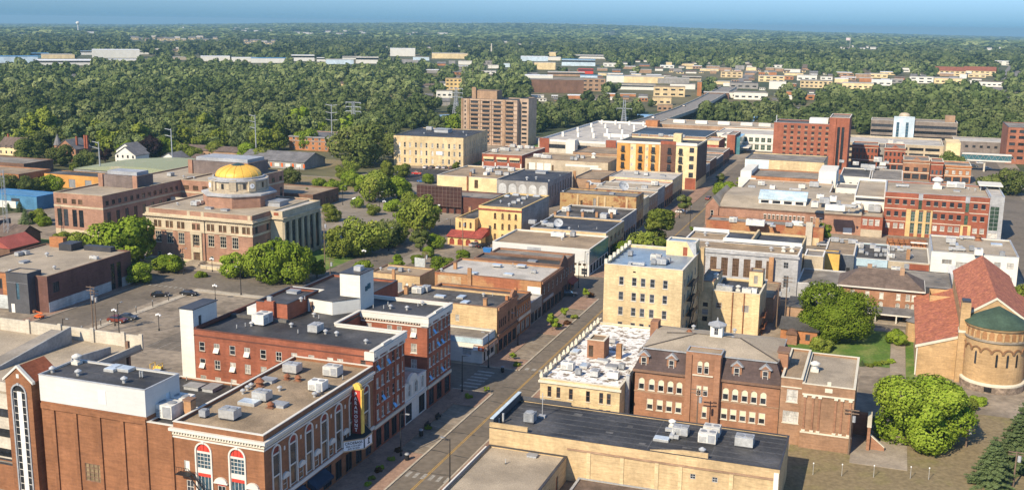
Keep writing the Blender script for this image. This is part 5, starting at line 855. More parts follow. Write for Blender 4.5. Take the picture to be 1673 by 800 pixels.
addbox(t, 'monitor_wall', WHITE_P, -43.6, -27.2, 386.5, 392, 7.6, 9.6); MB().xprism([(5.3, 9.61), (11.2, 9.61), (11.2, 12.2), (9.6, 12.2), (5.3, 9.85)], 17.6, 34.4).build('glazed_roof', M('patent_glazing', (0.42, .52, .56), rough=.15, course=.1, spec=.6), t); b = MB()
for k in range(4): b.box(18.6 + k * 4, 21.3 + k * 4, 5.44, 5.495, 8.3, 9.3)
b.build('monitor_window', GL, t)
t, v = simple('gravel_roof_store', 'wide gravel roofed store behind the gabled market hall', 'store', -54.6, -21, 415.5, 444.5, 8.4, BR_TN, R_GRAV2, TRIM_W, .35); v.row('S', -52, -24, 8, 5.8, 1, 1, gl=GL); v.done()
t, v = simple('banded_brick_store', 'brick banded store with a strip of small windows and white stepped end walls', 'store', -54, -27.4, 446.5, 470, 9.6, BR_O, R_GREY, TRIM_B, .4); v.pan('white_band', TRIM_W, 'S', -53.9, -27.5, 6.0, 8.0, .05); v.row('S', -51.5, -29.5, 10, 6.4, 1.1, 1.1, fr=TRIM_D, gl=GL); v.done(); addbox(t, 'stepped_wall', WHITE_W, -59, -52, 445.3, 446.4, 0, 8.8); addbox(t, 'stepped_wall', WHITE_W, -58.5, -54.1, 447, 471, 0, 11.4); addbox(t, 'stepped_wall', WHITE_W, -27.3, -22, 445, 446.4, 0, 10); addbox(t, 'stepped_wall', WHITE_W, -27.3, -20.5, 447, 468, 0, 13)
t, v = simple('panelled_brick_block', 'yellow brick block with a pale blue panelled corner and dark roof', 'building', -60.5, -27, 474.5, 500, 13.2, BR_Y2, R_GREY, TRIM_D, .4); v.pan('blue_panel', PLAT, 'S', -60.4, -50.2, 8.4, 13.0, .08); v.done()
for k, (x0, x1, y0, y1, z, wm, rm, l) in enumerate(((-20, -9, 438, 452, 8.0, WHITE_W, R_GREY, 'white walled shop with grey roof and dark upright windows behind the red office'), (-8.8, 0, 440, 460, 7.6, GREYW, R_BLK2, 'grey shop with a cluttered dark roof behind the red office'), (-20, -8, 470, 500, 8.5, WHITE_W, R_BLK2, 'white store with a dark cluttered roof below the red brick hotel tower'), (-7.5, 5, 470, 505, 8, GREYW, R_GREY, 'grey store with silver roof units below the round topped brick fronts'))):
    t, v = simple('back_street_shop', l, 'shop', x0, x1, y0, y1, z, wm, rm, TRIM_W, .4); v.row('S', x0 + 1.5, x1 - 1.5, 4, 3.2, 1.0, 2.8, gl=GL_BR); v.row('S', x0 + 1.5, x1 - 1.5, 4, .4, 1.2, 2.0, gl=GL); v.done()
# brick hotel tower
t = bldg('brick_hotel_tower', 'tall red brick hotel slab with columns of windows and a higher stair tower', 'hotel', -56.3, 545); v = Vol(t, -56.3, -29.9, 545, 565, 0, 23.6, BR_TW, R_BLK2, TRIM_G, .4)
for k in range(7):
    for j in range(8):
        x, z = -50.7 + k * 3.32, 2.0 + j * 2.72; v.win('S', x, z, 1.5, 1.35, fr=TRIM_B, gl=GL, mul=(1, 0)); v.pan('heater_panel', BR_TN, 'S', x - .7, x + .7, z - .65, z - .08, .05)
v.done(); w = Vol(t, -29.88, -20.5, 543, 568, 0, 27.2, BR_TW, R_GREY, TRIM_W, .4)
for x in (-25.3, -23.3): w.win('S', x, 2, 1.3, 20.6, fr=BLK, gl=GL, mul=(0, 10))
w.pan('corner_pier', BR_TW, 'S', -29.8, -26.7, 0, 27, .5); w.done(); addbox(t, 'mast', GALV, -55.5, -55.1, 546, 546.4, 23.2, 27); addbox(t, 'plant_room', WHITE_P, -40, -31, 552, 560, 23.2, 25.6)
# dark strip office and neighbours
t = bldg('dark_strip_office', 'long dark office with ribbon windows and a pale blue centre panel before the woods', 'office building', -13.6, 690); v = Vol(t, -13.6, 35.3, 690, 708, 0, 15.2, wallm('strip_grey_brown', (0.20, .165, .135)), R_GREY, TRIM_W, .4)
for z in (1.2, 4.5, 7.8, 11.1):
    v.win('S', -7.1, z, 12.4, 1.7, gl=GL); v.win('S', 23.2, z, 23.6, 1.7, gl=GL)
v.done(); w = Vol(t, -.6, 11.2, 688.5, 697, 0, 17.2, PLAT, R_LT, PLAT, .3); w.win('S', 1.9, 1, 1.7, 13.4, fr=GALV, gl=GL_B, mul=(0, 6)); w.win('S', 7.2, 1, 1.7, 13.4, fr=GALV, gl=GL_B, mul=(0, 6)); w.done(); addbox(t, 'plant_room', BR_TN, 28.5, 34, 698, 704, 14.8, 18.6); MB().rev(19, 12, [(3.4, 17), (3.2, 18), (2.2, 19), (.1, 19.4)], 16).build('roof_dome', BEIGE, t)
def brickfront(x0, x1, y0, y1, z, wall, label, n, floors, ped=False, gl=GL, arch=False, roof=R_GREY):
    t, v = simple('brick_shopfront', label, 'shop', x0, x1, y0, y1, z, wall, roof, TRIM, .5); W = x1 - x0
    for k in range(floors): zz = 3.9 + k * 3.2; v.row('S', x0 + W / n / 2, x1 - W / n / 2, n, zz, W / n * .55, 1.9, fr=TRIM_B, gl=gl, arch=arch)
    shopfront(v, 'S', x0 + .3, x1 - .3, 3, .3, 2.4); v.band('cornice', wall, z - .9, z - .35, .35, 'S'); v.band('stone_course', TRIM, z - 1.5, z - 1.3, .08, 'S'); v.band('stone_course', TRIM, 3.2, 3.5, .12, 'S')
    if ped: MB().yprism([(W / 2 - 2, z), (W / 2 + 2, z), (W / 2, z + 1.4)], .02, .4).build('pediment', wall, t)
    v.done(); return t
brickfront(-19.8, -6.9, 579, 596, 11, BR_R, 'red brick shopfront with seven upper windows beside the brick hotel tower', 7, 2); brickfront(-3.7, 6.2, 568, 590, 11.2, BR_R, 'red brick shopfront with a round topped gable and arched windows', 5, 2, True, arch=True)
t, v = simple('grey_gap_building', 'plain grey building squeezed between two ornate red brick fronts', 'building', -6.8, -3.8, 582, 596, 10, GREYW, R_GREY, TRIM_D, .3); v.win('S', -5.3, 1, 2, 5, gl=GL); v.done()
brickfront(5.3, 17, 537, 556, 9.2, BR_S, 'brown brick shopfront with a peaked cornice and three wide dark windows', 3, 1, True); brickfront(17.4, 22.7, 530, 545, 9.8, BR_R, 'narrow red brick shopfront with pale sign boards and blue glass', 3, 1, gl=GL_B); brickfront(23.1, 34.9, 533, 550, 8.2, BR_O, 'orange brick corner shopfront with grey awning at the avenue', 4, 1, gl=GL_W)
t = bldg('beige_parking_ramp', 'beige concrete parking ramp with dark open decks behind the brick shopfronts', 'parking garage', -23.6, 600); v = Vol(t, -23.6, 25, 600, 640, 0, 10, BEIGE, R_LT, TRIM, .9)
for z in (1, 4.0, 7.0):
    for k in range(6): v.win('S', -19.8 + k * 7.9, z, 7.0, 1.5, gl=GL)
v.done(); addbox(t, 'stair_block', CREAM, 25.2, 32, 579.7, 600, 0, 14); addbox(t, 'stair_slit', GL, 28.2, 29.2, 579.6, 579.69, 3, 7)
t = bldg('skywalk', 'glazed teal skywalk with white roof and floor bands crossing the avenue', 'bridge', 35, 582); MB().box(-2, 21, 0, 3.5, 5.2, 5.9).build('deck', TRIM_W, t); MB().box(-2, 21, -.2, 3.7, 8.4, 8.9).build('roof', TRIM_W, t); MB().box(-2, 21, .2, 3.3, 5.91, 8.39).build('glazing', M('teal_glazing', (0.06, .15, .17), rough=.15, spec=.6), t); b = MB()
for k in range(9): b.tube((-1.5 + k * 2.7, .1, 5.9), (-1.5 + k * 2.7 + 1.35, .1, 8.4), .1).tube((-1.5 + k * 2.7 + 1.35, .1, 8.4), (-1.5 + k * 2.7 + 2.7, .1, 5.9), .1)
b.build('truss', GRY, t); MB().cb(9, 1.7, .8, 1.5, 0, 5.2).build('pillar', CONC, t)
t, v = simple('brick_flats', 'red brick office with bands of dark windows cut by the right edge', 'office building', 57, 84, 624, 660, 19.3, wallm('edge_red_brick', (0.30, .12, .07)), R_GREY, TRIM_D, .3)
for z in (2.5, 6.1, 9.7, 13.3, 16.4): v.row('S', 59.5, 81.5, 6, z, 2.9, 1.6, gl=GL)
v.done(); t['label'] = 'red brick office block with short dark ribbon windows cut by the right edge'
t, v = simple('grey_clinic', 'low grey brown building with a white cluttered roof right of the dark strip office', 'building', 33, 62, 664, 690, 7.2, wallm('grey_brown', (0.20, .17, .15)), R_LT, TRIM_W, .4); v.row('S', 36, 59, 7, 3.6, 1.6, 1.4, gl=GL); v.done()
# convention centre by the bridge and the shops past the flats
t = bldg('convention_centre', 'sprawling centre with a dark blue flat roof and white glazed halls near the bridge', 'convention centre', -142, 588)
Vol(t, -140, -97, 590, 634, 0, 10, BR_TN, M('dark_blue_roof', (0.045, .07, .10), var=.2, sc=.05), TRIM_W, .4).done(); Vol(t, -140, -66, 656, 692, 0, 10.2, BR_TN, R_GRAV2, TRIM_W, .4).done()
v = Vol(t, -96.9, -64, 624, 655.9, 0, 9.4, WHITE_W, R_LT, WHITE_P, .4); v.row('S', -94, -66.5, 9, .6, 2.4, 3.0, fr=TRIM_W, gl=GL_G, mul=(1, 1)); v.row('S', -94, -66.5, 9, 5.0, 2.4, 2.6, fr=TRIM_W, gl=GL_G, mul=(1, 1)); v.band('white_band', TRIM_W, 3.9, 4.7, .3, 'S'); v.done(); addbox(t, 'brick_box', BR_O, -144, -136.5, 648, 655, 0, 12.5)
for x in (-128, -114, -100, -86, -75): addbox(t, 'roof_monitor', OFFW, x - 3.6, x + 3.6, 672, 675, 9.8, 11.6)
t = bldg('brick_and_glass_corner', 'brick and teal glass corner building with a white cap beside the far main street', 'building', -87, 600); v = Vol(t, -87, -82.5, 600, 622, 0, 11, BR_TW, R_GREY, TRIM_W, .3); v.done(); v = Vol(t, -91, -87.02, 603, 622, 0, 10, WHITE_W, R_LT, TRIM_W, .3); [v.win('S', -89, z, 2.8, 1.7, gl=GL_G) for z in (1, 4, 7)]; v.done(); addbox(t, 'teal_glass_wall', MC['teal_glass'], -82.48, -80, 602, 621.9, 0, 9.6); addbox(t, 'white_canopy', TRIM_W, -79.9, -75.5, 606, 620, 3.2, 3.7)
t, v = simple('mural_building', 'building with a faded red painted side wall and a cream top right of the flats', 'building', -94.5, -86.5, 569, 590, 10.4, RED_D, R_LT, CREAM, .4); v.pan('red_mural', M('mural_red', (0.42, .075, .05), c2=(.40, .2, .1), sc=.4, lo=.52, hi=.7), 'S', -94.0, -87, 1.4, 7.8, .05); v.pan('cream_top', CREAM, 'S', -94.4, -86.6, 8.2, 10.2, .06); v.done()
for k, (y0, y1, z, wm, l) in enumerate(((489, 505, 6.5, GREYW, 'grey shop right behind the flats in their shade'), (505.1, 524, 7.4, BR_B, 'brown brick shop third past the flats on the far street'), (524.1, 546, 6.2, SLATEW, 'slate shop with teal front past the flats'), (546.1, 568, 7.0, BR_S, 'brick shop before the mural wall'))):
    t, v = simple('street_shop', l, 'shop', -100, -80.5, y0, y1, z, wm, R_GREY, TRIM_W, .4); shopfront(v, 'E', y0 + .5, y1 - .5, 4); v.row('S', -98, -82, 5, 3.9, 1, 1.4, fr=TRIM_W, gl=GL); v.done()
# red office
t = bldg('red_brick_office', 'modern red brick office with tan entrance frames, pale bands and a grey glazed corner', 'office building', -8.2, 379.5); ox, oy = t['_o']
v = Vol(t, -1.1, 32, 386, 415, 0, 15.0, BR_R, R_GRAV2, TRIM_G, .4, faces='SWN')
for x in (.45, 2.95, 5.45, 7.95, 12.95, 15.4, 17.9, 20.4, 22.9, 27.8, 30.2): v.win('S', x, 11.0, 1.3, 1.6, fr=TRIM_D, gl=GL, sill=TRIM)
for x in (.45, 2.95, 5.4, 15.4, 17.9, 20.4, 22.9, 27.8, 30.2): v.win('S', x, 6.8, 1.3, 1.65, fr=TRIM_D, gl=GL, sill=TRIM)
for x in (.45, 2.95, 5.0, 15.6, 18, 20.5, 22.6, 28.2, 30.4): v.win('S', x, 2.7, 1.35, 1.7, fr=TRIM_W, gl=GL_W, sill=TRIM)
for x in (10.4, 25.2): v.win('S', x, 9.6, 1.1, 3.1, gl=GL_G); v.pan('grey_panel', TRIM_G, 'S', x - .7, x + .7, 12.8, 14.9, .05)
v.win('S', 25.2, 5.3, 1.1, 3.2, gl=GL_G)
for x in (8.4, 10.9, 13.3): v.win('S', x, 1.2, 1.3, 3.6, fr=TRIM_G, gl=GL_G, mul=(1, 2)); v.win('S', x, 5.3, 1.3, 3.5, fr=TRIM_G, gl=GL_G, mul=(1, 2))
YF = wallm('tan_frame', (0.56, .40, .18), course=.04)
for x0, x1 in ((6.2, 7.7), (9.1, 10.2), (11.6, 12.6), (14.0, 15.1 - .55)): v.pan('entrance_frame', YF, 'S', x0, x1, .1, 9.3, .3)
v.pan('entrance_frame', YF, 'S', 6.2, 14.55, 9.31, 10.2 - .7, .3); v.pan('entrance_frame', YF, 'S', 7.71, 13.99, 4.85, 5.25, .25)
for x0, x1 in ((23.7, 24.5), (25.9, 26.9)): v.pan('entrance_frame', YF, 'S', x0, x1, .1, 4.9, .3)
v.pan('entrance_frame', YF, 'S', 23.7, 26.9, 4.91, 5.25, .3)
for z in (13.1, 9.3): v.pan('pale_band', TRIM, 'S', -1.0, 6.1 if z < 10 else 9.8, z, z + .22, .08); v.pan('pale_band', TRIM, 'S', 14.7 if z < 10 else 11.1, 24.5, z, z + .22, .08); v.pan('pale_band', TRIM, 'S', 26, 31.9, z, z + .22, .08)
v.pan('pale_band', TRIM, 'S', -1.0, 6.1, 5.0, 5.22, .08); v.pan('pale_band', TRIM, 'S', 14.7, 23.6, 5.0, 5.22, .08); v.done()
c = Vol(t, 32.02, 36.4, 385.6, 415, 0, 15.6, STONE_G, R_LT, GALV, .3); c.win('S', 33.7, 4.0, 2.9, 8.2, fr=GALV, gl=GL_G, mul=(1, 5)); c.win('S', 33.7, .4, 2.9, 2.8, fr=TRIM_W, gl=GL_W, mul=(2, 0)); c.grid('E', 389, 412, 7, (3, 7, 11), 1.6, 1.8, gl=GL); c.done(); addbox(t, 'canopy', TRIM_W, 29.5, 37.2, 404, 414, 16.4, 16.8); addbox(t, 'canopy_post', GALV, 30, 30.3, 405, 405.3, 14.6, 16.39); addbox(t, 'canopy_post', GALV, 36, 36.3, 405, 405.3, 15.7, 16.39)
l = Vol(t, -8.2, -1.12, 379.5, 392, 0, 7.0, BR_R, R_GRAV2, TRIM_B, .35, faces='SWE'); l.row('S', -6.9, -2.9, 3, 4.0, 1.4, 1.8, fr=TRIM_W, gl=GL_W, lintel=TRIM_W); l.pan('tan_base', BEIGE, 'S', -8.1, -1.2, .05, 2.6, .06); l.win('S', -2.8, .1, 1.4, 2.0, gl=YF); l.done()
g = Vol(t, -11.3, -1.15, 392.5, 433, 0, 12.0, WHITE_W, R_GRAV2, WHITE_P, .4); g.pan('dark_fascia', TRIM_D, 'S', -10.9, -1.3, 10.4, 11.4, .1); g.done(); addbox(t, 'white_parapet', WHITE_P, -11.2, -1.3, 432.2, 432.9, 12.08, 12.9)
# shops in front of it
for x0, x1, y0, y1, z, wm, rm, nm, l in ((-16.2, -7.85, 316, 340.5, 6.0, SLATEW, R_GRAV, 'slate_shop', 'slate sided shop with a sandy flat roof right of the yellow stucco'), (-7.8, 1.25, 318, 342, 5.0, BLUE_W, R_BLK2, 'pale_blue_shop', 'pale blue shop with a dark roof covered in cooling units'), (1.3, 12.5, 318.5, 342, 4.8, BEIGE, R_GREY, 'beige_shop', 'beige and red brick shop with grey roof beside the white building')):
    t, v = simple(nm, l, 'shop', x0, x1, y0, y1, z, wm, rm, TRIM_W, .35); v.row('S', x0 + 1.5, x1 - 1.5, 3, .3, 1.0, 2, gl=GL); 
    if 'beige' in nm: v.pan('red_brick_face', BR_R, 'S', 7, 12.4, 2.2, 4.4, .03); addbox(t, 'chimney', CHIM, 6.2, 7.2, 324, 325, 4.4, 7.4)
    v.done()
t, v = simple('white_block', 'white painted block with wide windows and a big grey gravel roof left of the church roof ridge', 'building', 12.6, 35, 316.5, 342.5, 9, WHITE_W, R_GRAV2, TRIM_G, .35); t['label'] = 'white painted two storey block with a broad grey gravel roof beyond the church'
v.win('S', 16.8, 5.6, 2.6, 1.3, fr=TRIM_G, gl=GL_W, mul=(2, 0)); v.win('S', 21, 4.9, 3.6, 1.5, fr=TRIM_G, gl=GL_W, mul=(2, 0)); v.row('S', 26.5, 33, 3, 5.6, 1.7, 1.6, fr=TRIM_G, gl=GL_W, mul=(1, 1)); v.row('S', 26.5, 33, 3, 1.6, 1.7, 1.6, fr=TRIM_G, gl=GL_W); v.grid('E', 319, 340, 6, (1.6, 5.6), 1.6, 1.6, gl=GL); v.done(); MB().xprism([(-1.2, .1), (-.05, .1), (-.05, 5.4), (-1.2, 3)], 4.6, 6.6).build('outside_stair', TRIM_G, t)
t = bldg('rusty_pergola', 'rusty open steel frame over bare roof bays below the red brick office', 'frame', 0.5, 345); b = MB()
for k in range(8): b.box(k * 1.65, k * 1.65 + .18, 0, .18, 0, 5.4).box(k * 1.65, k * 1.65 + .18, 6.8, 7, 0, 5.4).box(k * 1.65, k * 1.65 + .18, .181, 6.8, 5.2, 5.4)
b.build('post', RUST, t); b = MB()
for z in (1.8, 3.6): b.box(0, 11.7, -.1, 0, z, z + .18)
for y in (0.02, 2.3, 4.6, 6.8): b.box(0, 11.7, y, y + .18, 5.41, 5.6)
b.build('beam', RUST, t); MB().box(7, 12, -1, 0, 5.61, 5.9).build('white_tarp', WHITE_P, t); MB().box(0.02, 11.7, 7.01, 7.3, 0, 5).build('back_wall', BR_O, t)
t, v = simple('low_grey_store', 'long low grey roofed store with a dark fascia behind the brick house', 'store', -7, 17.5, 289, 309, 4.6, GREYW, R_GREY, TRIM_D, .25); v.pan('dark_fascia', TRIM_D, 'S', 9.5, 17.4, 3.2, 4.5, .5); v.win('S', 12, .2, 4, 2.6, gl=GL); v.done(); x, y = rel(t, 16.0, 288.4); text('BC', 1.2, M('sign_blue', (0.03, .3, .6)), t, (x, y, 3.85), (pi / 2, 0, 0))
# brick house with porch
t = bldg('brick_rectory', 'square brown brick house with a hipped brown roof and a white columned porch', 'house', -9.5, 269.8)
v = Vol(t, -9.5, 9.5, 269.8, 281.5, 0, 8.0, BR_S, None)
for x in (-6.5, -3, .3, 4.2, 7.3 - .9, 7.7): v.win('S', x, 5.2, .95, 1.6, fr=TRIM_W, gl=GL_W, sill=TRIM); v.win('S', x, 2.0 + .9, .95, 1.6, fr=TRIM_W, gl=GL_W, arch=True)
v.win('S', 5, .2, 1.4, 1.5, fr=TRIM_W, gl=GL); v.row('E', 271.5, 279.5, 3, 5.2, .95, 1.6, fr=TRIM_W, gl=GL_W); v.done(); b = MB(); e = .7; a = [(-e, -e, 7.9), (19 + e, -e, 7.9), (19 + e, 11.7 + e, 7.9), (-e, 11.7 + e, 7.9)]; r1, r2 = (4.5, 5.8, 11.4), (14.5, 5.8, 11.4)
b.q(a[0], a[1], r2, r1).q(a[1], a[2], r2).q(a[2], a[3], r1, r2).q(a[3], a[0], r1); b.build('roof', R_SHING, t); b = MB(); b.box(-e - .05, 19 + e + .05, -e - .05, -e + .15, 7.6, 7.95).box(19 + e - .15, 19 + e + .05, -e + .16, 12.4, 7.6, 7.95); b.build('eaves_board', TRIM_W, t); MB().cb(6.5, 6.2, 1.1, .9, 10.8, 12.3).cb(14.2, 4.6, 1.1, .9, 10, 12.2).build('chimney', BR_TN, t)
b = MB(); b.q((3.5, -4.2, 2.5), (19, -4.2, 2.5), (19, -.03, 3.3), (3.5, -.03, 3.3)).q((3.5, -4.2, 2.4), (3.5, -.03, 3.2), (19, -.03, 3.2), (19, -4.2, 2.4)); b.build('porch_roof', R_GS, t); MB().box(3.5, 19, -4.25, -4.0, 2.15, 2.49).build('porch_beam', TRIM_W, t)
for x in (4, 8.8, 13.6, 18.7): MB().cb(x, -4.1, .3, .2, .35, 2.15).build('porch_post', TRIM_W, t)
MB().box(3.3, 19.2, -4.4, -.05, 0, .35).build('porch_floor', PAVE, t)
# little brick house
h = house(-16.6, 246, 8, 10, 3.2, 1.4, BR_O, R_BLK2, 'small orange brick house with a dark roof and arched porch under the big maple', ax='x'); MB().box(-2.6, -.2, -6.6, -5.01, 0, 2.4).build('porch', BR_S, h); n = 8; MB().yprism([(-1.4 + 1.3 * cos(pi * k / n), 2.4 + 1.0 * sin(pi * k / n)) for k in range(n + 1)], -6.9, -5.0).build('porch_roof', BR_B, h); MB().box(-4, 4, 8, 18, 0, 5).build('rear_wing', BR_TN, h); MB().box(-4.2, 4.2, 7.8, 18.2, 5, 5.2).build('rear_roof', R_BLK2, h)
# church
t = bldg('church', 'buff brick church with red tiled roofs and a round arcaded apse under a green cone', 'church', 16.2, 226.0); ox, oy = t['_o']
v = Vol(t, 16.2, 28, 228, 272, 0, 13.0, BR_P, None); v.row('W', 232, 268, 6, 11.2, 1.1, 1.4, gl=GL, arch=True); v.done()
MB().yprism([(0.02, 13.0), (11.78, 13.0), (5.9, 17.0)], 2.02, 45.9).build('gable', BR_P, t); b = MB(); 
b.yprism([(-.25, 12.9), (5.9, 17.1), (5.9, 17.35), (-.25, 13.15)], 2.4, 46.3).yprism([(12.3, 12.72), (12.3, 12.97), (5.9, 17.35), (5.9, 17.1)], 2.4, 46.3).build('nave_roof', R_TILE, t); b = MB(); b.yprism([(-.6, 12.6), (5.9, 17.15), (5.9, 17.55), (-.6, 13.05)], 1.85, 2.39).yprism([(12.4, 12.6), (12.4, 13.05), (5.9, 17.55), (5.9, 17.15)], 1.85, 2.39).build('gable_coping', TRIM, t)
a = Vol(t, 8.2, 16.18, 227, 270, 0, 6.2, BR_P, None, faces='SWN'); a.row('W', 231, 266, 6, 2.4, 1.2, 2.8, gl=GL, arch=True); a.done(); MB().yprism([(-7.98, 6.2), (-.02, 6.2), (-.02, 8.9)], 1.02, 43.9).build('aisle_gable', BR_P, t); MB().yprism([(-8.5, 6.02), (-.03, 8.92), (-.03, 9.2), (-8.5, 6.3)], 1.35, 44.4).build('aisle_roof', R_TILE, t); MB().yprism([(-8.6, 5.95), (-.03, 8.9), (-.03, 9.35), (-8.6, 6.4)], .8, 1.34).build('gable_coping', TRIM, t)
addbox(t, 'gutter_pipe', TRIM_W, 7.9, 8.15, 227.1, 227.4, .1, 6.2); x, y = rel(t, 8.2, 254); MB().rev(x, y, [(2.0, 0), (2.0, 4.6)], 10).build('side_apse', BR_P, t); MB().rev(x, y, [(2.3, 4.55), (.05, 5.9)], 10).build('side_apse_roof', R_GS, t); tv = Vol(t, 11, 15.5, 262, 269, 6.5, 9, BR_P, None); tv.done()
b2 = Vol(t, 28.02, 36, 227, 270, 0, 6.4, BR_P, None, faces='SEN'); b2.done(); MB().yprism([(11.82, 6.41), (20.3, 6.1), (20.3, 6.4), (11.82, 10.5)], 1.35, 44.4).build('aisle_roof', R_TILE, t)
addbox(t, 'chimney', BR_P, 15.5, 17.3, 225.4, 227.9, 0, 16.6); addbox(t, 'chimney_band', TRIM, 15.4, 17.4, 225.3, 228.0, 10.4, 10.9); addbox(t, 'chimney_cap', TRIM_D, 15.6, 17.2, 225.5, 227.8, 16.6, 17.0)
cx, cy = rel(t, 22.4, 226.0); R_ = 5.6
MB().rev(cx, cy, [(R_ + .45, 0), (R_ + .45, 1.5), (R_ + .3, 1.75)], 48).build('stone_plinth', wallm('rubble_plinth', (0.25, .19, .14), var=.35, sc=1.2), t); MB().rev(cx, cy, [(R_ + .5, 1.4), (R_ + .5, 1.75), (R_, 1.9)], 48, False).build('plinth_course', TRIM, t)
MB().rev(cx, cy, [(R_, 1.8), (R_, 13.0)], 48, False).build('apse_wall', BR_P, t); MB().rev(cx, cy, [(R_ + .05, 10.1), (R_ + .3, 10.2), (R_ + .3, 10.5), (R_, 10.6)], 48, False).build('apse_string', wallm('grey_string', (0.27, .23, .18)), t); MB().rev(cx, cy, [(R_ + .35, 12.9), (R_ + .55, 13.05), (R_ + .55, 13.15), (3, 14.9), (.1, 16.4)], 48, False).build('cone_roof', R_COPP, t); MB().rev(cx, cy, [(R_ + .3, 12.55), (R_ + .5, 12.9), (R_ + .3, 12.95)], 48, False).build('apse_cornice', BR_P, t)
DKR = M('dark_recess_brick', (0.22, .12, .06)); n = 10
for k in range(26):
    a = 2 * pi * k / 26 - .1
    if not (-pi - .1 < a - 0 < 2 * pi): continue
    o = link('arcade_bay', None, t, (cx + R_ * cos(a), cy + R_ * sin(a), 0), a + pi / 2)
    WC.setdefault('arc', MB().yprism([(-.42, 10.75), (.42, 10.75), (.42, 11.9)] + [(.42 * cos(pi * q / 8), 11.9 + .42 * sin(pi * q / 8)) for q in range(1, 8)] + [(-.42, 11.9)], -.05, .3).mesh('arcade_recess', wallm('arcade_tan', (0.33, .17, .075)))); bpy.data.objects.remove(o)
    link('arcade_recess', WC['arc'], t, (cx + R_ * cos(a), cy + R_ * sin(a), 0), a + pi / 2)
    WC.setdefault('arcs', MB().box(-.16, .16, -.28, .2, 10.6, 11.9).mesh('arcade_shaft', BR_P)); a2 = a + pi / 26; link('arcade_shaft', WC['arcs'], t, (cx + R_ * cos(a2), cy + R_ * sin(a2), 0), a2 + pi / 2)
for k in range(13):
    a = -pi / 2 + (k - 6) * .36
    if abs(k - 6) > 5: continue
    b = MB(); r1, r2, zc = .82, 1.1, 8.0
    for q in range(10): a0, a1 = pi * q / 10, pi * (q + 1) / 10; b.yprism([(r1 * cos(a0), zc + r1 * sin(a0)), (r2 * cos(a0), zc + r2 * sin(a0)), (r2 * cos(a1), zc + r2 * sin(a1)), (r1 * cos(a1), zc + r1 * sin(a1))], -.2, .25)
    o = b.build('blind_arch', DKR, t, (cx + R_ * cos(a), cy + R_ * sin(a), 0), a + pi / 2)
    if k in (2, 4, 6, 7, 8, 10): MB().yprism([(-.2, 5.4), (.2, 5.4), (.2, 7.8), (0, 8.1), (-.2, 7.8)], -.06, .2).build('lancet_window', GL if k != 2 else BR_S, t, (cx + R_ * cos(a), cy + R_ * sin(a), 0), a + pi / 2)
MB().box(-.7, .7, -.1, .3, .35, 1.3).build('basement_grille', GL, t, (cx + (R_ + .43) * cos(-1.75), cy + (R_ + .43) * sin(-1.75), 0), -1.75 + pi / 2)
# ------------------------------------------------------------------ things standing on the roofs
PR = {}
def P_unit(mat, w=2.2, d=1.7, h=1.35, nm='rooftop_unit'):
    r = thing(nm, None, None, (0, 0, -900)); MB().box(-w / 2, w / 2, -d / 2, d / 2, .25, h).build('casing', mat, r); MB().box(-w / 2 + .1, w / 2 - .1, -d / 2 + .1, d / 2 - .1, 0, .249).build('curb', TRIM_D, r)
    for x in ((-w / 4, w / 4) if w > 1.7 else (0,)): MB().rev(x, 0, [(.48, h + .001), (.48, h + .09), (.40, h + .10)], 14).build('fan_guard', GRY, r)
    b = MB()
    for k in range(5): b.box(-w / 2 + .15, -.05, -d / 2 - .03, -d / 2 - .001, .4 + k * .17, .48 + k * .17)
    b.build('louvre', GRY, r); MB().box(.15, w / 2 - .12, -d / 2 - .025, -d / 2 - .001, .35, h - .15).build('access_panel', TRIM_G, r); return proto(r)
def P_vent(): r = thing('roof_vent', None, None, (0, 0, -900)); MB().rev(0, 0, [(.22, 0), (.22, .55)], 10).build('pipe', GALV, r); MB().rev(0, 0, [(.42, .5), (.42, .62), (.1, .85)], 12).build('cap', GALV, r); return proto(r)
def P_turb(): r = thing('turbine_vent', None, None, (0, 0, -900)); MB().cb(0, 0, 1.3, 1.3, 0, .5).build('curb', TRIM_W, r); MB().rev(0, 0, [(.5, .5), (.5, 1.15), (.8, 1.2), (.8, 1.45), (.3, 1.75), (.05, 1.8)], 14).build('cowl', OFFW, r); return proto(r)
def P_sky(): r = thing('skylight', None, None, (0, 0, -900)); MB().box(-1.2, 1.2, -.8, .8, 0, .35).build('curb', GALV, r); MB().prism([(-1.15, -.75), (1.15, -.75), (1.15, .75), (-1.15, .75)], .351, .42).build('glazing', M('skylight_dome', (0.42, .47, .5), rough=.2, spec=.6), r); return proto(r)
def P_pipe(): r = thing('pipe_vent', None, None, (0, 0, -900)); MB().tube((0, 0, 0), (0, 0, .8), .09, n=8).build('pipe', GALV, r); MB().rev(0, 0, [(.16, 0), (.13, .15)], 8).build('flashing', TRIM_D, r); return proto(r)
def P_dish(): 
    r = thing('satellite_dish', None, None, (0, 0, -900)); MB().tube((0, 0, 0), (0, 0, 1.4), .12).box(-.5, .5, -.5, .5, 0, .15).build('mount', GALV, r)
    b = MB(); b.rev(0, 0, [(1.5, .55), (1.2, .33), (.8, .14), (.4, .04), (.02, 0)], 24, False); o = b.build('reflector', DISH, r, (0, 0, 1.6)); o.rotation_euler = (radians(52), 0, radians(20)); a = MB(); a.tube((1.1, 0, .4), (0, 0, 1.3), .04).tube((-.6, .9, .4), (0, 0, 1.3), .04).rev(0, 0, [(.12, 1.2), (.12, 1.45)], 8); a.build('feed_horn', BLK, o); return proto(r)
def P_hatch(): r = thing('roof_hatch', None, None, (0, 0, -900)); MB().box(-1.1, 1.1, -.8, .8, 0, .45).build('curb', TRIM_G, r); MB().box(-1.2, 1.2, -.9, .9, .451, .53).build('lid', GRY, r); return proto(r)
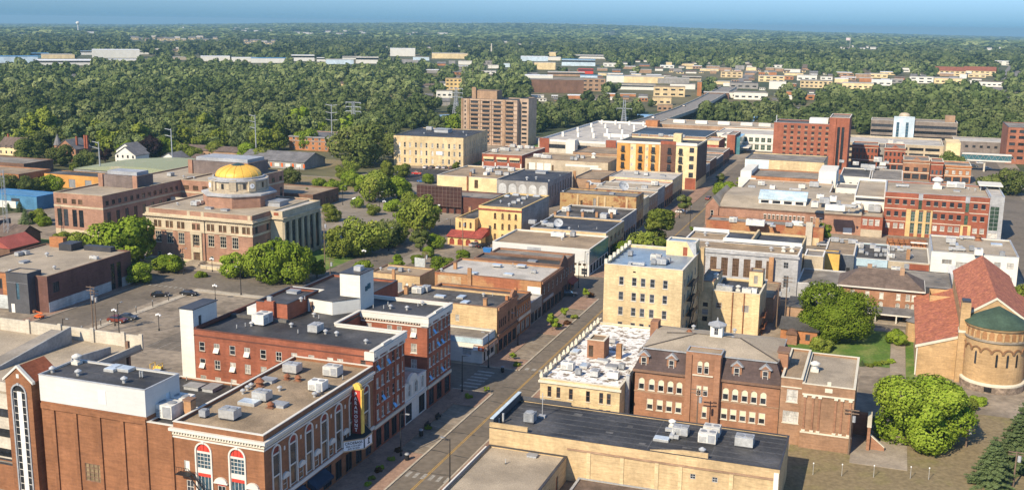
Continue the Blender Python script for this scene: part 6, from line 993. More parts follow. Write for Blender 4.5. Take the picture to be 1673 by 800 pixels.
def P_duct(): 
    r = thing('duct_run', None, None, (0, 0, -900)); b = MB(); b.box(-2.2, 2.2, -.4, .4, .35, 1.0).box(1.2, 2.0, .4, 1.9, .35, .95).box(-2.1, -1.3, -1.4, -.4, .35, .9); b.build('duct', GALV, r); c = MB()
    for x in (-1.8, 0, 1.8): c.box(x - .08, x + .08, -.3, .3, 0, .349)
    c.build('support', GRY, r); return proto(r)
def P_chim(): r = thing('brick_chimney', None, None, (0, 0, -900)); MB().cb(0, 0, .8, .8, 0, 1.7).build('stack', CHIM, r); MB().cb(0, 0, .95, .95, 1.7, 1.85).build('cap', TRIM_B, r); return proto(r)
def P_mast(): r = thing('roof_mast', None, None, (0, 0, -900)); MB().tube((0, 0, 0), (0, 0, 4.2), .07).tube((-.5, 0, 3.6), (.5, 0, 3.6), .03).tube((-.4, 0, 3.1), (.4, 0, 3.1), .03).build('mast', GALV, r); MB().cb(0, 0, 1.1, .8, 0, .4).build('ballast', TRIM_G, r); return proto(r)
def P_rust(): r = thing('rusty_vent', None, None, (0, 0, -900)); MB().rev(0, 0, [(.5, 0), (.35, .5), (.6, .6), (.2, 1.0)], 10).build('cowl', RUST, r); MB().cb(0, 0, 1.2, 1.0, 0, .12).build('curb', TRIM_B, r); return proto(r)
MK = dict(u=(lambda: P_unit(GALV), 'silver rooftop unit'), w=(lambda: P_unit(OFFW, 2.6, 2.0, 1.7), 'off-white rooftop unit'), c=(lambda: P_unit(GRY, 1.1, 1.1, 1.15, 'condenser'), 'grey condenser'), W=(lambda: P_unit(OFFW, 4.6, 2.0, 1.6), 'long white rooftop unit'),
          v=(P_vent, 'mushroom vent'), t=(P_turb, 'white cowled ventilator'), s=(P_sky, 'low skylight'), p=(P_pipe, 'slim pipe vent'), d=(P_dish, 'satellite dish'), h=(P_hatch, 'flat roof hatch'), D=(P_duct, 'metal duct run'), k=(P_chim, 'small brick chimney'), m=(P_mast, 'thin mast'), r=(P_rust, 'rust brown cowl'))
CATS = dict(u='rooftop unit', w='rooftop unit', c='condenser', W='rooftop unit', v='vent', t='vent', s='skylight', p='vent pipe', d='dish', h='hatch', D='duct', k='chimney', m='mast', r='vent')
ORD = ['first', 'second', 'third', 'fourth', 'fifth', 'sixth', 'seventh', 'eighth', 'ninth', 'tenth', 'eleventh', 'twelfth']
rq = random.Random(11)
def onroof(desc, z, items, sc=1.0):
    """items: kind letter, place in the photograph, optional size factor; each becomes a thing standing at its own spot on that roof"""
    by = {}
    for it in items: by.setdefault(it[0], []).append(it)
    for k, L in by.items():
        L.sort(key=lambda i: i[1]); fn, kd = MK[k]
        for i, it in enumerate(L):
            if k not in PR: PR[k] = fn()
            o = copy_tree(PR[k]); x, y = G(it[1], it[2], z); o.location = (x, y, z); s = sc * (it[3] if len(it) > 3 else 1); o.scale = (s, s, s)
            o.rotation_euler = (0, 0, rq.choice([0, 0, pi / 2, pi]) if k not in 'd' else rq.uniform(-.5, .6)); n = len(L)
            lab = f'{kd} on the {desc}'
            if n == 2: lab += ', ' + ['left', 'right'][i] + ' one of two'
            elif n > 2: lab += ', ' + (ORD[i] + ' from the left' if i < n - 1 else 'the rightmost')
            tag(o, lab, CATS[k], kd + 's on the ' + desc if n > 1 else None)
onroof('gravel theatre roof', 14.5, [('u', 376, 683, 1.15), ('u', 428.5, 653, 1.1), ('u', 478, 608, 1.15), ('w', 544, 613), ('w', 520, 637, .95), ('c', 334, 681), ('s', 407.5, 659, 1.2), ('h', 439, 623), ('v', 397, 643), ('v', 404.5, 637), ('v', 410.5, 633), ('v', 457, 638), ('v', 514, 648), ('v', 520, 645), ('r', 424, 631, 1.4), ('r', 469, 620), ('r', 487, 622), ('r', 442, 666), ('h', 457, 663), ('p', 538, 634), ('p', 560, 620)])
onroof('ledge beside the theatre stage house', 13.9, [('w', 274, 681, 1.35), ('w', 296, 668, 1.25), ('k', 311, 680, 1.5)])
onroof('black stage house roof', 18.75, [('t', 126, 594, .9), ('v', 128, 613, 1.2), ('v', 203, 625, 1.2), ('s', 187, 603, 1.1), ('s', 204, 604, 1.1), ('p', 229, 617, 1.3), ('p', 233, 617, 1.3), ('v', 86, 608, 1.2)])
onroof('low black roof behind the stage house', 8.3, [('h', 318, 634, 1.3), ('h', 347, 636, 1.3), ('p', 378, 633), ('p', 305, 622)])
onroof('black hotel roof', 17.0, [('w', 429, 529, 1.2), ('u', 516, 542, 1.1), ('v', 411, 532), ('v', 476, 534), ('v', 513, 517), ('v', 532, 545), ('v', 550, 548), ('v', 598, 561), ('p', 401, 534), ('p', 521, 521), ('p', 487, 545), ('p', 387, 537)])
onroof('hotel wing roof by the lift tower', 17.0, [('v', 638, 504), ('v', 690, 498), ('p', 634, 499), ('p', 627, 505), ('p', 683, 501), ('p', 610, 504), ('v', 665, 506)])
onroof('brick penthouse roof', 19.6, [('v', 492, 492), ('p', 498, 490), ('h', 480, 478)])
onroof('black roof of the blind yellow shop', 9.8, [('s', 719, 485), ('s', 754, 486), ('s', 760, 495), ('w', 683, 479, .9), ('u', 696, 476), ('k', 664, 480), ('k', 793, 500), ('v', 790, 484), ('p', 805, 484)])
onroof('pale roof of the long brick shop', 8.4, [('s', 773, 447), ('s', 831, 449), ('v', 721, 443), ('k', 744, 439), ('u', 872, 446, .6)])
onroof('dark gabled shop roof', 8.8, [('s', 812, 434), ('s', 852, 435), ('h', 870, 428), ('p', 838, 434)])
onroof('yellow garage roof', 4.55, [('c', 655, 444), ('h', 641, 440), ('v', 668, 444), ('v', 622, 441)])
onroof('white store roof', 7.35, [('W', 912, 387, .9), ('c', 936, 387, 1.4), ('v', 918, 392)])
onroof('dark street store roof', 8.1, [('d', 912, 373, .95), ('u', 900, 371), ('D', 890, 367), ('v', 930, 375), ('p', 945, 372), ('p', 975, 375), ('u', 870, 366)])
onroof('stepped dark store roof', 7.9, [('k', 907, 354), ('k', 928, 354), ('k', 952, 355), ('k', 975, 355), ('k', 999, 356), ('w', 1001, 350), ('u', 987, 357, 1.3), ('w', 925, 346), ('D', 960, 347)])
onroof('rust stained building', 11.5, [('d', 1018, 314, 1.25), ('h', 1000, 317), ('v', 920, 315)])
onroof('tan and grey store roofs behind it', 8.9, [('d', 962, 304, .7), ('D', 975, 303), ('u', 1053, 309), ('v', 1040, 309), ('w', 1070, 303), ('k', 960, 309, 1.5)])
onroof('long silver roof', 8.7, [('u', 1040, 285), ('u', 1056, 287), ('h', 1083, 288), ('v', 1020, 285)])
onroof('black restaurant roof', 11.6, [('v', 832, 337, 1.3), ('u', 840, 333, .7), ('u', 848, 329, .7), ('u', 856, 326, .7), ('v', 862, 323, 1.3), ('s', 827, 321), ('s', 843, 319), ('s', 877, 321), ('v', 818, 331), ('v', 853, 334), ('k', 768, 346, .9)])
onroof('cream hall roof', 8.65, [('D', 800, 276, 1.2), ('D', 822, 276, 1.2), ('u', 815, 286, 1.2), ('u', 828, 287), ('w', 836, 280), ('w', 800, 281), ('c', 772, 284, 1.6), ('c', 828, 276), ('W', 795, 286, .8), ('k', 769, 288)])
onroof('black arched hall roof', 9.7, [('v', 861, 294, 1.6), ('v', 876, 293, 1.4), ('v', 897, 297), ('h', 885, 283, 2), ('p', 915, 288)])
onroof('red awninged offices', 6.0, [('W', 825, 247, 1.1), ('w', 809, 249), ('u', 838, 241, 1.3), ('w', 850, 243), ('w', 862, 243), ('u', 845, 247), ('u', 870, 243), ('c', 803, 248)])
onroof('buff stone block roof', 6.8, [('W', 880, 257), ('W', 893, 259), ('u', 940, 262), ('u', 952, 259), ('t', 970, 258, 1.4), ('c', 935, 262, 1.5), ('c', 944, 259, 1.5)])
onroof('yellow warehouse roof', 14.45, [('u', 702, 213, 1.4), ('h', 724, 216, 3.5), ('v', 693, 219), ('v', 757, 217), ('v', 762, 222)])
onroof('flats roof', 18.8, [('u', 1080, 223), ('u', 1115, 225), ('v', 1060, 222), ('D', 1100, 224), ('c', 1030, 223), ('c', 1045, 222)])
onroof('yellow brick store roof', 6.72, [('c', 866, 690, 1.55), ('m', 886, 681), ('u', 1112, 710, 1.1), ('t', 1098, 697, .75), ('D', 1100, 712, .8), ('w', 1156, 722, 1.05), ('w', 1163, 711, 1.0), ('u', 1216, 728, 1.25), ('v', 1147, 741, 1.3), ('s', 1081, 718), ('p', 822, 690, 2), ('p', 815, 692, 1.2), ('p', 811, 692, 1.2)])
onroof('gravel roof at the bottom edge', 3.78, [('h', 870, 745, .7), ('p', 826, 757)])
onroof('patchy white bank roof', 6.72, [('w', 928, 603, .9), ('w', 1002, 618, .8), ('u', 972, 614, .9), ('c', 1016, 603), ('s', 955, 598), ('s', 985, 590), ('h', 1000, 600), ('D', 988, 560), ('s', 940, 575), ('s', 1010, 570), ('c', 945, 612)])
onroof('school annex roof', 10.97, [('t', 1331, 606, 1.05), ('s', 1304, 605)])
onroof('school roof', 13.7, [('v', 1133, 537), ('v', 1197, 556), ('v', 1200, 543), ('r', 1126, 546)])
onroof('silver roof of the tall beige block', 18.5, [('w', 1072, 426, .9), ('u', 1081, 432), ('u', 1088, 429, .9), ('c', 1068, 432), ('c', 1030, 418), ('D', 1040, 434, .8)])
onroof('dark beige annex roof', 9.6, [('u', 1177, 474), ('u', 1189, 476), ('t', 1206, 475, .8), ('w', 1220, 480, .8), ('w', 1229, 480, .8), ('v', 1170, 473)])
onroof('raised end of the beige annex', 11.7, [('t', 1170, 455, .8)])
onroof('grey stone hall roof', 11.4, [('v', 1152, 385, 1.4), ('v', 1155, 402, 1.4), ('v', 1260, 410, 1.4), ('t', 1280, 411, .8), ('t', 1294, 411, .9)])
onroof('narrow brick store roof', 5.6, [('w', 1198, 363), ('W', 1234, 369, 1.3), ('D', 1261, 370), ('u', 1289, 370), ('w', 1300, 369), ('t', 1309, 370), ('k', 1322, 372)])
onroof('gravel roofed store', 8.05, [('u', 1228, 310, 1.2), ('w', 1244, 303), ('w', 1262, 310), ('w', 1310, 308), ('u', 1330, 306, 1.6), ('p', 1280, 300), ('D', 1299, 312)])
onroof('market hall roof', 9.4, [('w', 1331, 339, 1.2), ('u', 1347, 333, 1.6), ('w', 1361, 330, 1.2), ('W', 1364, 345, 1.4), ('c', 1370, 335, 1.3), ('D', 1385, 340, 1.2), ('t', 1395, 340, 1.2), ('t', 1403, 339, 1.2), ('v', 1387, 346), ('w', 1340, 325)])
onroof('low brick wing of the red office', 6.65, [('u', 1428, 347, 1.9), ('u', 1430, 336, 1.7), ('p', 1415, 345), ('c', 1441, 346)])
onroof('red office roof', 14.6, [('t', 1531, 308, 2.3), ('W', 1561, 307, 1.3), ('D', 1474, 306), ('v', 1582, 310), ('v', 1593, 312), ('h', 1563, 313), ('p', 1475, 300)])
onroof('white block roof', 8.65, [('u', 1553, 397, 1.2), ('D', 1563, 404), ('D', 1563, 410), ('c', 1587, 410, 1.2), ('w', 1598, 417, 1.1), ('s', 1628, 401, 1.3), ('c', 1637, 419, 1.2), ('r', 1598, 393, 2), ('D', 1580, 391)])
onroof('slate shop roof', 5.65, [('u', 1364, 395), ('u', 1392, 398), ('c', 1375, 397)])
onroof('pale blue shop roof', 4.65, [('w', 1404, 405, .9), ('u', 1407, 413, .8), ('u', 1426, 406), ('u', 1433, 411), ('c', 1416, 417, .8), ('c', 1431, 419, .8), ('c', 1439, 419, .8), ('c', 1446, 419, .8), ('u', 1446, 412, .8)])
onroof('beige shop roof', 4.45, [('c', 1458, 410), ('D', 1468, 409), ('u', 1481, 409), ('w', 1456, 421, .7), ('v', 1490, 420)])
onroof('low grey store roof', 4.35, [('w', 1463, 445, .9), ('c', 1481, 440, 1.2), ('v', 1430, 437)])
onroof('brick and grey building roof', 8.7, [('u', 31, 418, .8), ('u', 42, 416, .8), ('v', 77, 419, 1.4), ('h', 40, 429), ('W', 154, 423, .5), ('v', 89, 440, 1.2), ('v', 17, 446, 1.2)])
onroof('domed hall roof', 14.8, [('u', 319, 336), ('w', 326, 334, .8), ('h', 342, 341), ('h', 368, 344), ('h', 448, 335, 3.2), ('v', 290, 335)])
onroof('courthouse roof', 14.25, [('u', 279, 288), ('v', 300, 290), ('v', 317, 292), ('h', 312, 291)])
onroof('cluttered roofs below the round topped fronts', 8.1, [('u', 1412, 275, 1.4), ('u', 1424, 276, 1.4), ('D', 1420, 279), ('D', 1440, 276), ('w', 1434, 265, 1.4), ('w', 1442, 271), ('u', 1448, 268), ('w', 1398, 270), ('u', 1375, 266)])
onroof('beige parking ramp roof', 9.1, [('w', 1455, 235, 1.3), ('u', 1462, 237, 1.3), ('w', 1470, 238, 1.3)])
# ------------------------------------------------------------------ trees
def leafm(name, c1, c2, c3):
    m = bpy.data.materials.new(name); m.use_nodes = True; t = m.node_tree; t.nodes.clear(); L = t.links.new; out = _n(t, 'ShaderNodeOutputMaterial')
    at = _n(t, 'ShaderNodeAttribute'); at.attribute_name = 'tint'; oi = _n(t, 'ShaderNodeObjectInfo'); rp = _n(t, 'ShaderNodeValToRGB'); e = rp.color_ramp.elements; e[0].color = (*c1, 1); e[0].position = .1; e[1].color = (*c3, 1); e[1].position = .95; q = e.new(.5); q.color = (*c2, 1); L(at.outputs['Fac'], rp.inputs[0])
    mr = _n(t, 'ShaderNodeMapRange'); mr.inputs['To Min'].default_value = .72; mr.inputs['To Max'].default_value = 1.28; L(oi.outputs['Random'], mr.inputs['Value']); mx = _n(t, 'ShaderNodeMix', data_type='RGBA', blend_type='MULTIPLY'); mx.inputs[0].default_value = 1; L(rp.outputs[0], mx.inputs[6]); L(mr.outputs[0], mx.inputs[7])
    d = _n(t, 'ShaderNodeBsdfDiffuse'); tr = _n(t, 'ShaderNodeBsdfTranslucent'); ms = _n(t, 'ShaderNodeMixShader'); ms.inputs[0].default_value = .22; L(mx.outputs[2], d.inputs[0]); L(mx.outputs[2], tr.inputs[0]); L(d.outputs[0], ms.inputs[1]); L(tr.outputs[0], ms.inputs[2]); L(ms.outputs[0], out.inputs[0]); return m
LF = leafm('leaves', (0.101, 0.139, 0.025), (0.195, 0.237, 0.039), (0.296, 0.313, 0.061)); LFB = leafm('bright_leaves', (0.113, 0.178, 0.018), (0.199, 0.274, 0.029), (0.293, 0.356, 0.053)); LFD = leafm('dark_leaves', (0.067, 0.094, 0.025), (0.127, 0.156, 0.043), (0.203, 0.214, 0.065)); LFC = leafm('conifer_needles', (0.069, 0.107, 0.050), (0.128, 0.180, 0.071), (0.205, 0.252, 0.107)); LFP = leafm('purple_leaves', (0.016, .011, .012), (0.03, .02, .02), (.05, .03, .03)); LFW = leafm('wood_leaves', (0.076, 0.109, 0.035), (0.152, 0.192, 0.066), (0.248, 0.280, 0.114))
BARK = M('bark', (0.10, .075, .055), var=.25, sc=1.0)
def quads(pos, nrm, size, rng):
    n = len(pos); nrm = nrm / np.linalg.norm(nrm, axis=1, keepdims=True); a = rng.normal(size=(n, 3)); a -= nrm * (a * nrm).sum(1, keepdims=True); a /= np.linalg.norm(a, axis=1, keepdims=True); b = np.cross(nrm, a)
    s = size * rng.uniform(.65, 1.25, (n, 1)); s2 = s * rng.uniform(.55, 1.0, (n, 1)); bend = nrm * s * .22
    v = np.stack([pos - a * s - bend * .5, pos - b * s2 + bend * .3, pos + a * s - bend * .5, pos + b * s2 + bend * .3], 1)
    return v
def crown(seed, n, size, nl=14, rx=1.0, rz=.8, base=.28, spread=.62, jit=.35, lv=.2):
    """leaf clumps on many lobes filling a crown of unit radius; returns quads and per-leaf tint"""
    rng = np.random.default_rng(seed); c = []; 
    while len(c) < nl:
        p = rng.uniform(-1, 1, 3)
        if (p ** 2).sum() < 1 and (p ** 2).sum() > .12: c.append(p * np.array([spread, spread, spread * rz]))
    c = np.array(c); c[:, 2] += base + rz * .62; r = rng.uniform(.2, .46, nl) * rx; lt = rng.uniform(-.16, .16, nl)
    per = rng.choice(nl, n, p=r ** 2 / (r ** 2).sum()); d = rng.normal(size=(n, 3)); d[:, 2] += .25; d /= np.linalg.norm(d, axis=1, keepdims=True)
    clump = rng.normal(size=(nl * 14, 3)); clump /= np.linalg.norm(clump, axis=1, keepdims=True)
    ci = rng.integers(0, 14, n); cd_ = clump[per * 14 + ci]; d = d * .55 + cd_ * .75; d /= np.linalg.norm(d, axis=1, keepdims=True)
    pos = c[per] + d * (r[per] * rng.uniform(.72, 1.08, n) * (1 + .0 * ci))[:, None] * np.array([1, 1, .88])
    keep = np.ones(n, bool)
    for j in range(nl):
        q = np.linalg.norm((pos - c[j]) / np.array([1, 1, .88]), axis=1); keep &= ~((q < r[j] * .68) & (per != j))
    pos, d, per, ci = pos[keep], d[keep], per[keep], ci[keep]
    ct = rng.uniform(-.16, .16, nl * 14)
    tint = np.clip(.48 + lt[per] + ct[per * 14 + ci] + rng.uniform(-lv, lv, len(pos)), 0, 1)
    return quads(pos, d + rng.normal(size=d.shape) * jit, size, rng), tint, c, r
def qmesh_np(name, q, tint, mats, extra=None, emat=1):
    n = len(q); v = q.reshape(-1, 3); ev, ef = ([], []) if extra is None else (extra.v, extra.f); me = bpy.data.meshes.new(name); nv = len(v)
    me.from_pydata([], [], []) ; nl = 4 * n + sum(len(f) for f in ef)
    me.vertices.add(nv + len(ev)); me.vertices.foreach_set('co', np.concatenate([v.ravel(), np.array(ev, float).ravel()]).astype(np.float32))
    me.loops.add(nl); li = np.concatenate([np.arange(4 * n)] + [np.array(f) + nv for f in ef]).astype(np.int32); me.loops.foreach_set('vertex_index', li)
    me.polygons.add(n + len(ef)); ls = np.concatenate([np.arange(n) * 4, 4 * n + np.concatenate([[0], np.cumsum([len(f) for f in ef])[:-1]])]) if ef else np.arange(n) * 4
    me.polygons.foreach_set('loop_start', ls.astype(np.int32))
    for m in mats: me.materials.append(m)
    mi = np.zeros(n + len(ef), np.int32); mi[n:] = emat if len(mats) > 1 else 0; me.polygons.foreach_set('material_index', mi)
    at = me.attributes.new('tint', 'FLOAT', 'FACE'); at.data.foreach_set('value', np.concatenate([tint, np.full(len(ef), .3)]).astype(np.float32)); me.update(calc_edges=True); me.validate(); return me
def trunk(c, h0=.5, rad=.05, lim=5):
    b = MB(); b.tube((0, 0, 0), (0.01, .01, h0), rad, rad * .72, 8)
    for p in c[:lim]: b.tube((0.01, .01, h0 * .85), tuple(p * np.array([.75, .75, .92])), rad * .5, rad * .16, 6)
    return b
TM = {}
def tree_meshes(kind, lod):
    """unit-radius crown mesh and trunk mesh, several shapes per kind"""
    k = (kind, lod)
    if k in TM: return TM[k]
    L = []; n, sz, nv = {0: (52000, .027, 2), 1: (8500, .054, 4), 2: (1900, .10, 4)}[lod]
    for i in range(nv):
        if kind == 'spruce':
            rng = np.random.default_rng(50 + i); P_ = []; N_ = []; R2 = []
            for lv in range(19):
                t = (lv + rng.uniform(0, .5)) / 19.5; nb = int(rng.integers(7, 13)); a0 = rng.uniform(0, 6.28)
                for k in range(nb):
                    an = a0 + 6.283 * k / nb + rng.normal() * .16; Lb = (1 - t) ** .92 * rng.uniform(.72, 1.1); mm = max(6, int(n * .8 / 190 * (1 - t) * 2)); u = rng.uniform(.1, 1, mm); wd = .16 * (1.15 - u) * (1 - t * .5); off = rng.normal(size=mm) * wd
                    P_.append(np.stack([np.cos(an) * u * Lb - np.sin(an) * off, np.sin(an) * u * Lb + np.cos(an) * off, .14 + t * 3.0 - .30 * Lb * u + .10 * Lb * u * u + rng.normal(size=mm) * .02], 1)); N_.append(np.stack([np.full(mm, np.cos(an) * .4), np.full(mm, np.sin(an) * .4), np.full(mm, .85)], 1) + rng.normal(size=(mm, 3)) * .3); R2.append(u)
            pos = np.concatenate(P_); nr = np.concatenate(N_); rr = np.concatenate(R2); m = len(pos)
            q = quads(pos, nr, sz * .95, rng); tint = np.clip(.4 + .25 * rr + rng.uniform(-.25, .25, m), 0, 1); b = MB().tube((0, 0, 0), (0, 0, 2.9), .06, .01, 8)
        else:
            a = dict(round=dict(nl=30, rz=.85, base=.22, spread=.72), tall=dict(nl=18, rz=1.5, base=.35, spread=.55, rx=.9), low=dict(nl=18, rz=.7, base=.12), column=dict(nl=16, rz=2.3, base=.2, spread=.5, rx=.95), thin=dict(nl=9, rz=1.1, base=.7, rx=.85), shrub=dict(nl=12, rz=.6, base=.02))[kind]
            q, tint, c, r = crown(100 + i * 7 + len(kind), n, sz, jit=(.35, .32, .3)[lod], lv=(.2, .16, .1)[lod], **a); b = trunk(c, a['base'] + .35, .06 if kind != 'thin' else .04)
        L.append((q, tint, b)); 
    TM[k] = L; return L
TMM = {}
rt = random.Random(21)
def tree(kind, x, y, rad, label=None, mat=None, lod=1, sx=1.0, sz=1.0, name=None, cat='tree', group=None, z=0.0, whole=False):
    L = tree_meshes(kind, lod); i = rt.randrange(len(L)); mat = mat or LF; key = (kind, lod, i, mat.name, whole); name = name or ('spruce_tree' if kind == 'spruce' else 'shrub' if kind == 'shrub' else 'tree'); rz = rt.uniform(0, 2 * pi)
    if key not in TMM: q, t_, b = L[i]; TMM[key] = (qmesh_np('crown', q, t_, [mat, BARK], b),) if whole else (qmesh_np('crown', q, t_, [mat]), b.mesh('trunk', BARK))
    m = TMM[key]
    if whole: o = link(name, m[0], None, (x, y, z), rz); o.scale = (rad, rad * sx, rad * sz); return tag(o, label, cat, group)
    o = thing(name, label, cat, (x, y, z), rz, group); o.scale = (rad, rad * sx, rad * sz); link('crown', m[0], o); link('trunk', m[1], o); return o
def T(px, py, wpx, kind, label, mat=None, lod=1, sz=1.0, **k):
    """a tree whose foot is seen at px,py and whose crown spans wpx there"""
    x, y = G(px, py); d = sqrt(x * x + y * y + HC * HC); return tree(kind, x, y, wpx * d / FPX / 2 / (1.0 if lod == 0 else .79), label, mat, lod, 1.0, sz, **k)
T(1508, 722, 162, 'round', 'huge bright green maple on the dry lawn between the annex and the church', LFB, 0, .90)
T(1362, 554, 128, 'round', 'big bright green maple shading the lawn before the brick rectory', LFB, 0, .92)
T(1619, 792, 80, 'spruce', 'blue-green spruce at the lower right corner, the nearer of two', LFC, 0, .62); T(1664, 764, 100, 'spruce', 'taller dark spruce behind the nearer one, cut by the right edge', LFC, 0, .66)
T(1463, 563, 30, 'low', 'small round tree on the church lawn', LFB, 1, 1); T(1580, 668, 34, 'shrub', 'bushy green shrub beside the church drive', LF, 1, .9, cat='shrub'); T(1598, 660, 26, 'shrub', 'low shrub between the church apse and the spruces', LFB, 1, .8, cat='shrub'); T(1345, 572, 36, 'shrub', 'dense shrub at the foot of the lawn maple', LF, 1, .9, cat='shrub'); T(1408, 597, 10, 'spruce', 'tiny conical shrub at the lawn corner by the drive', LFC, 1, .5, cat='shrub')
for k, px in enumerate((1420, 1432, 1444, 1455)): T(px, 598 - k * 2, 14, 'shrub', 'flowering bed shrub along the drive edge', LFB if k % 2 else LF, 2, .6, cat='shrub', group='bed shrubs along the church drive')
T(1550, 286, 38, 'round', 'dark tree beside the skywalk and clinic', LFD, 1, 1); T(1648, 318, 44, 'round', 'dark green tree below the red office block at the right edge', LFD, 1, 1); T(1617, 316, 34, 'round', 'smaller dark tree left of the edge tree by the avenue', LFD, 1, .9); T(1668, 500, 30, 'round', 'green tree cut by the right edge beside the church roof', LF, 1, 1.2)
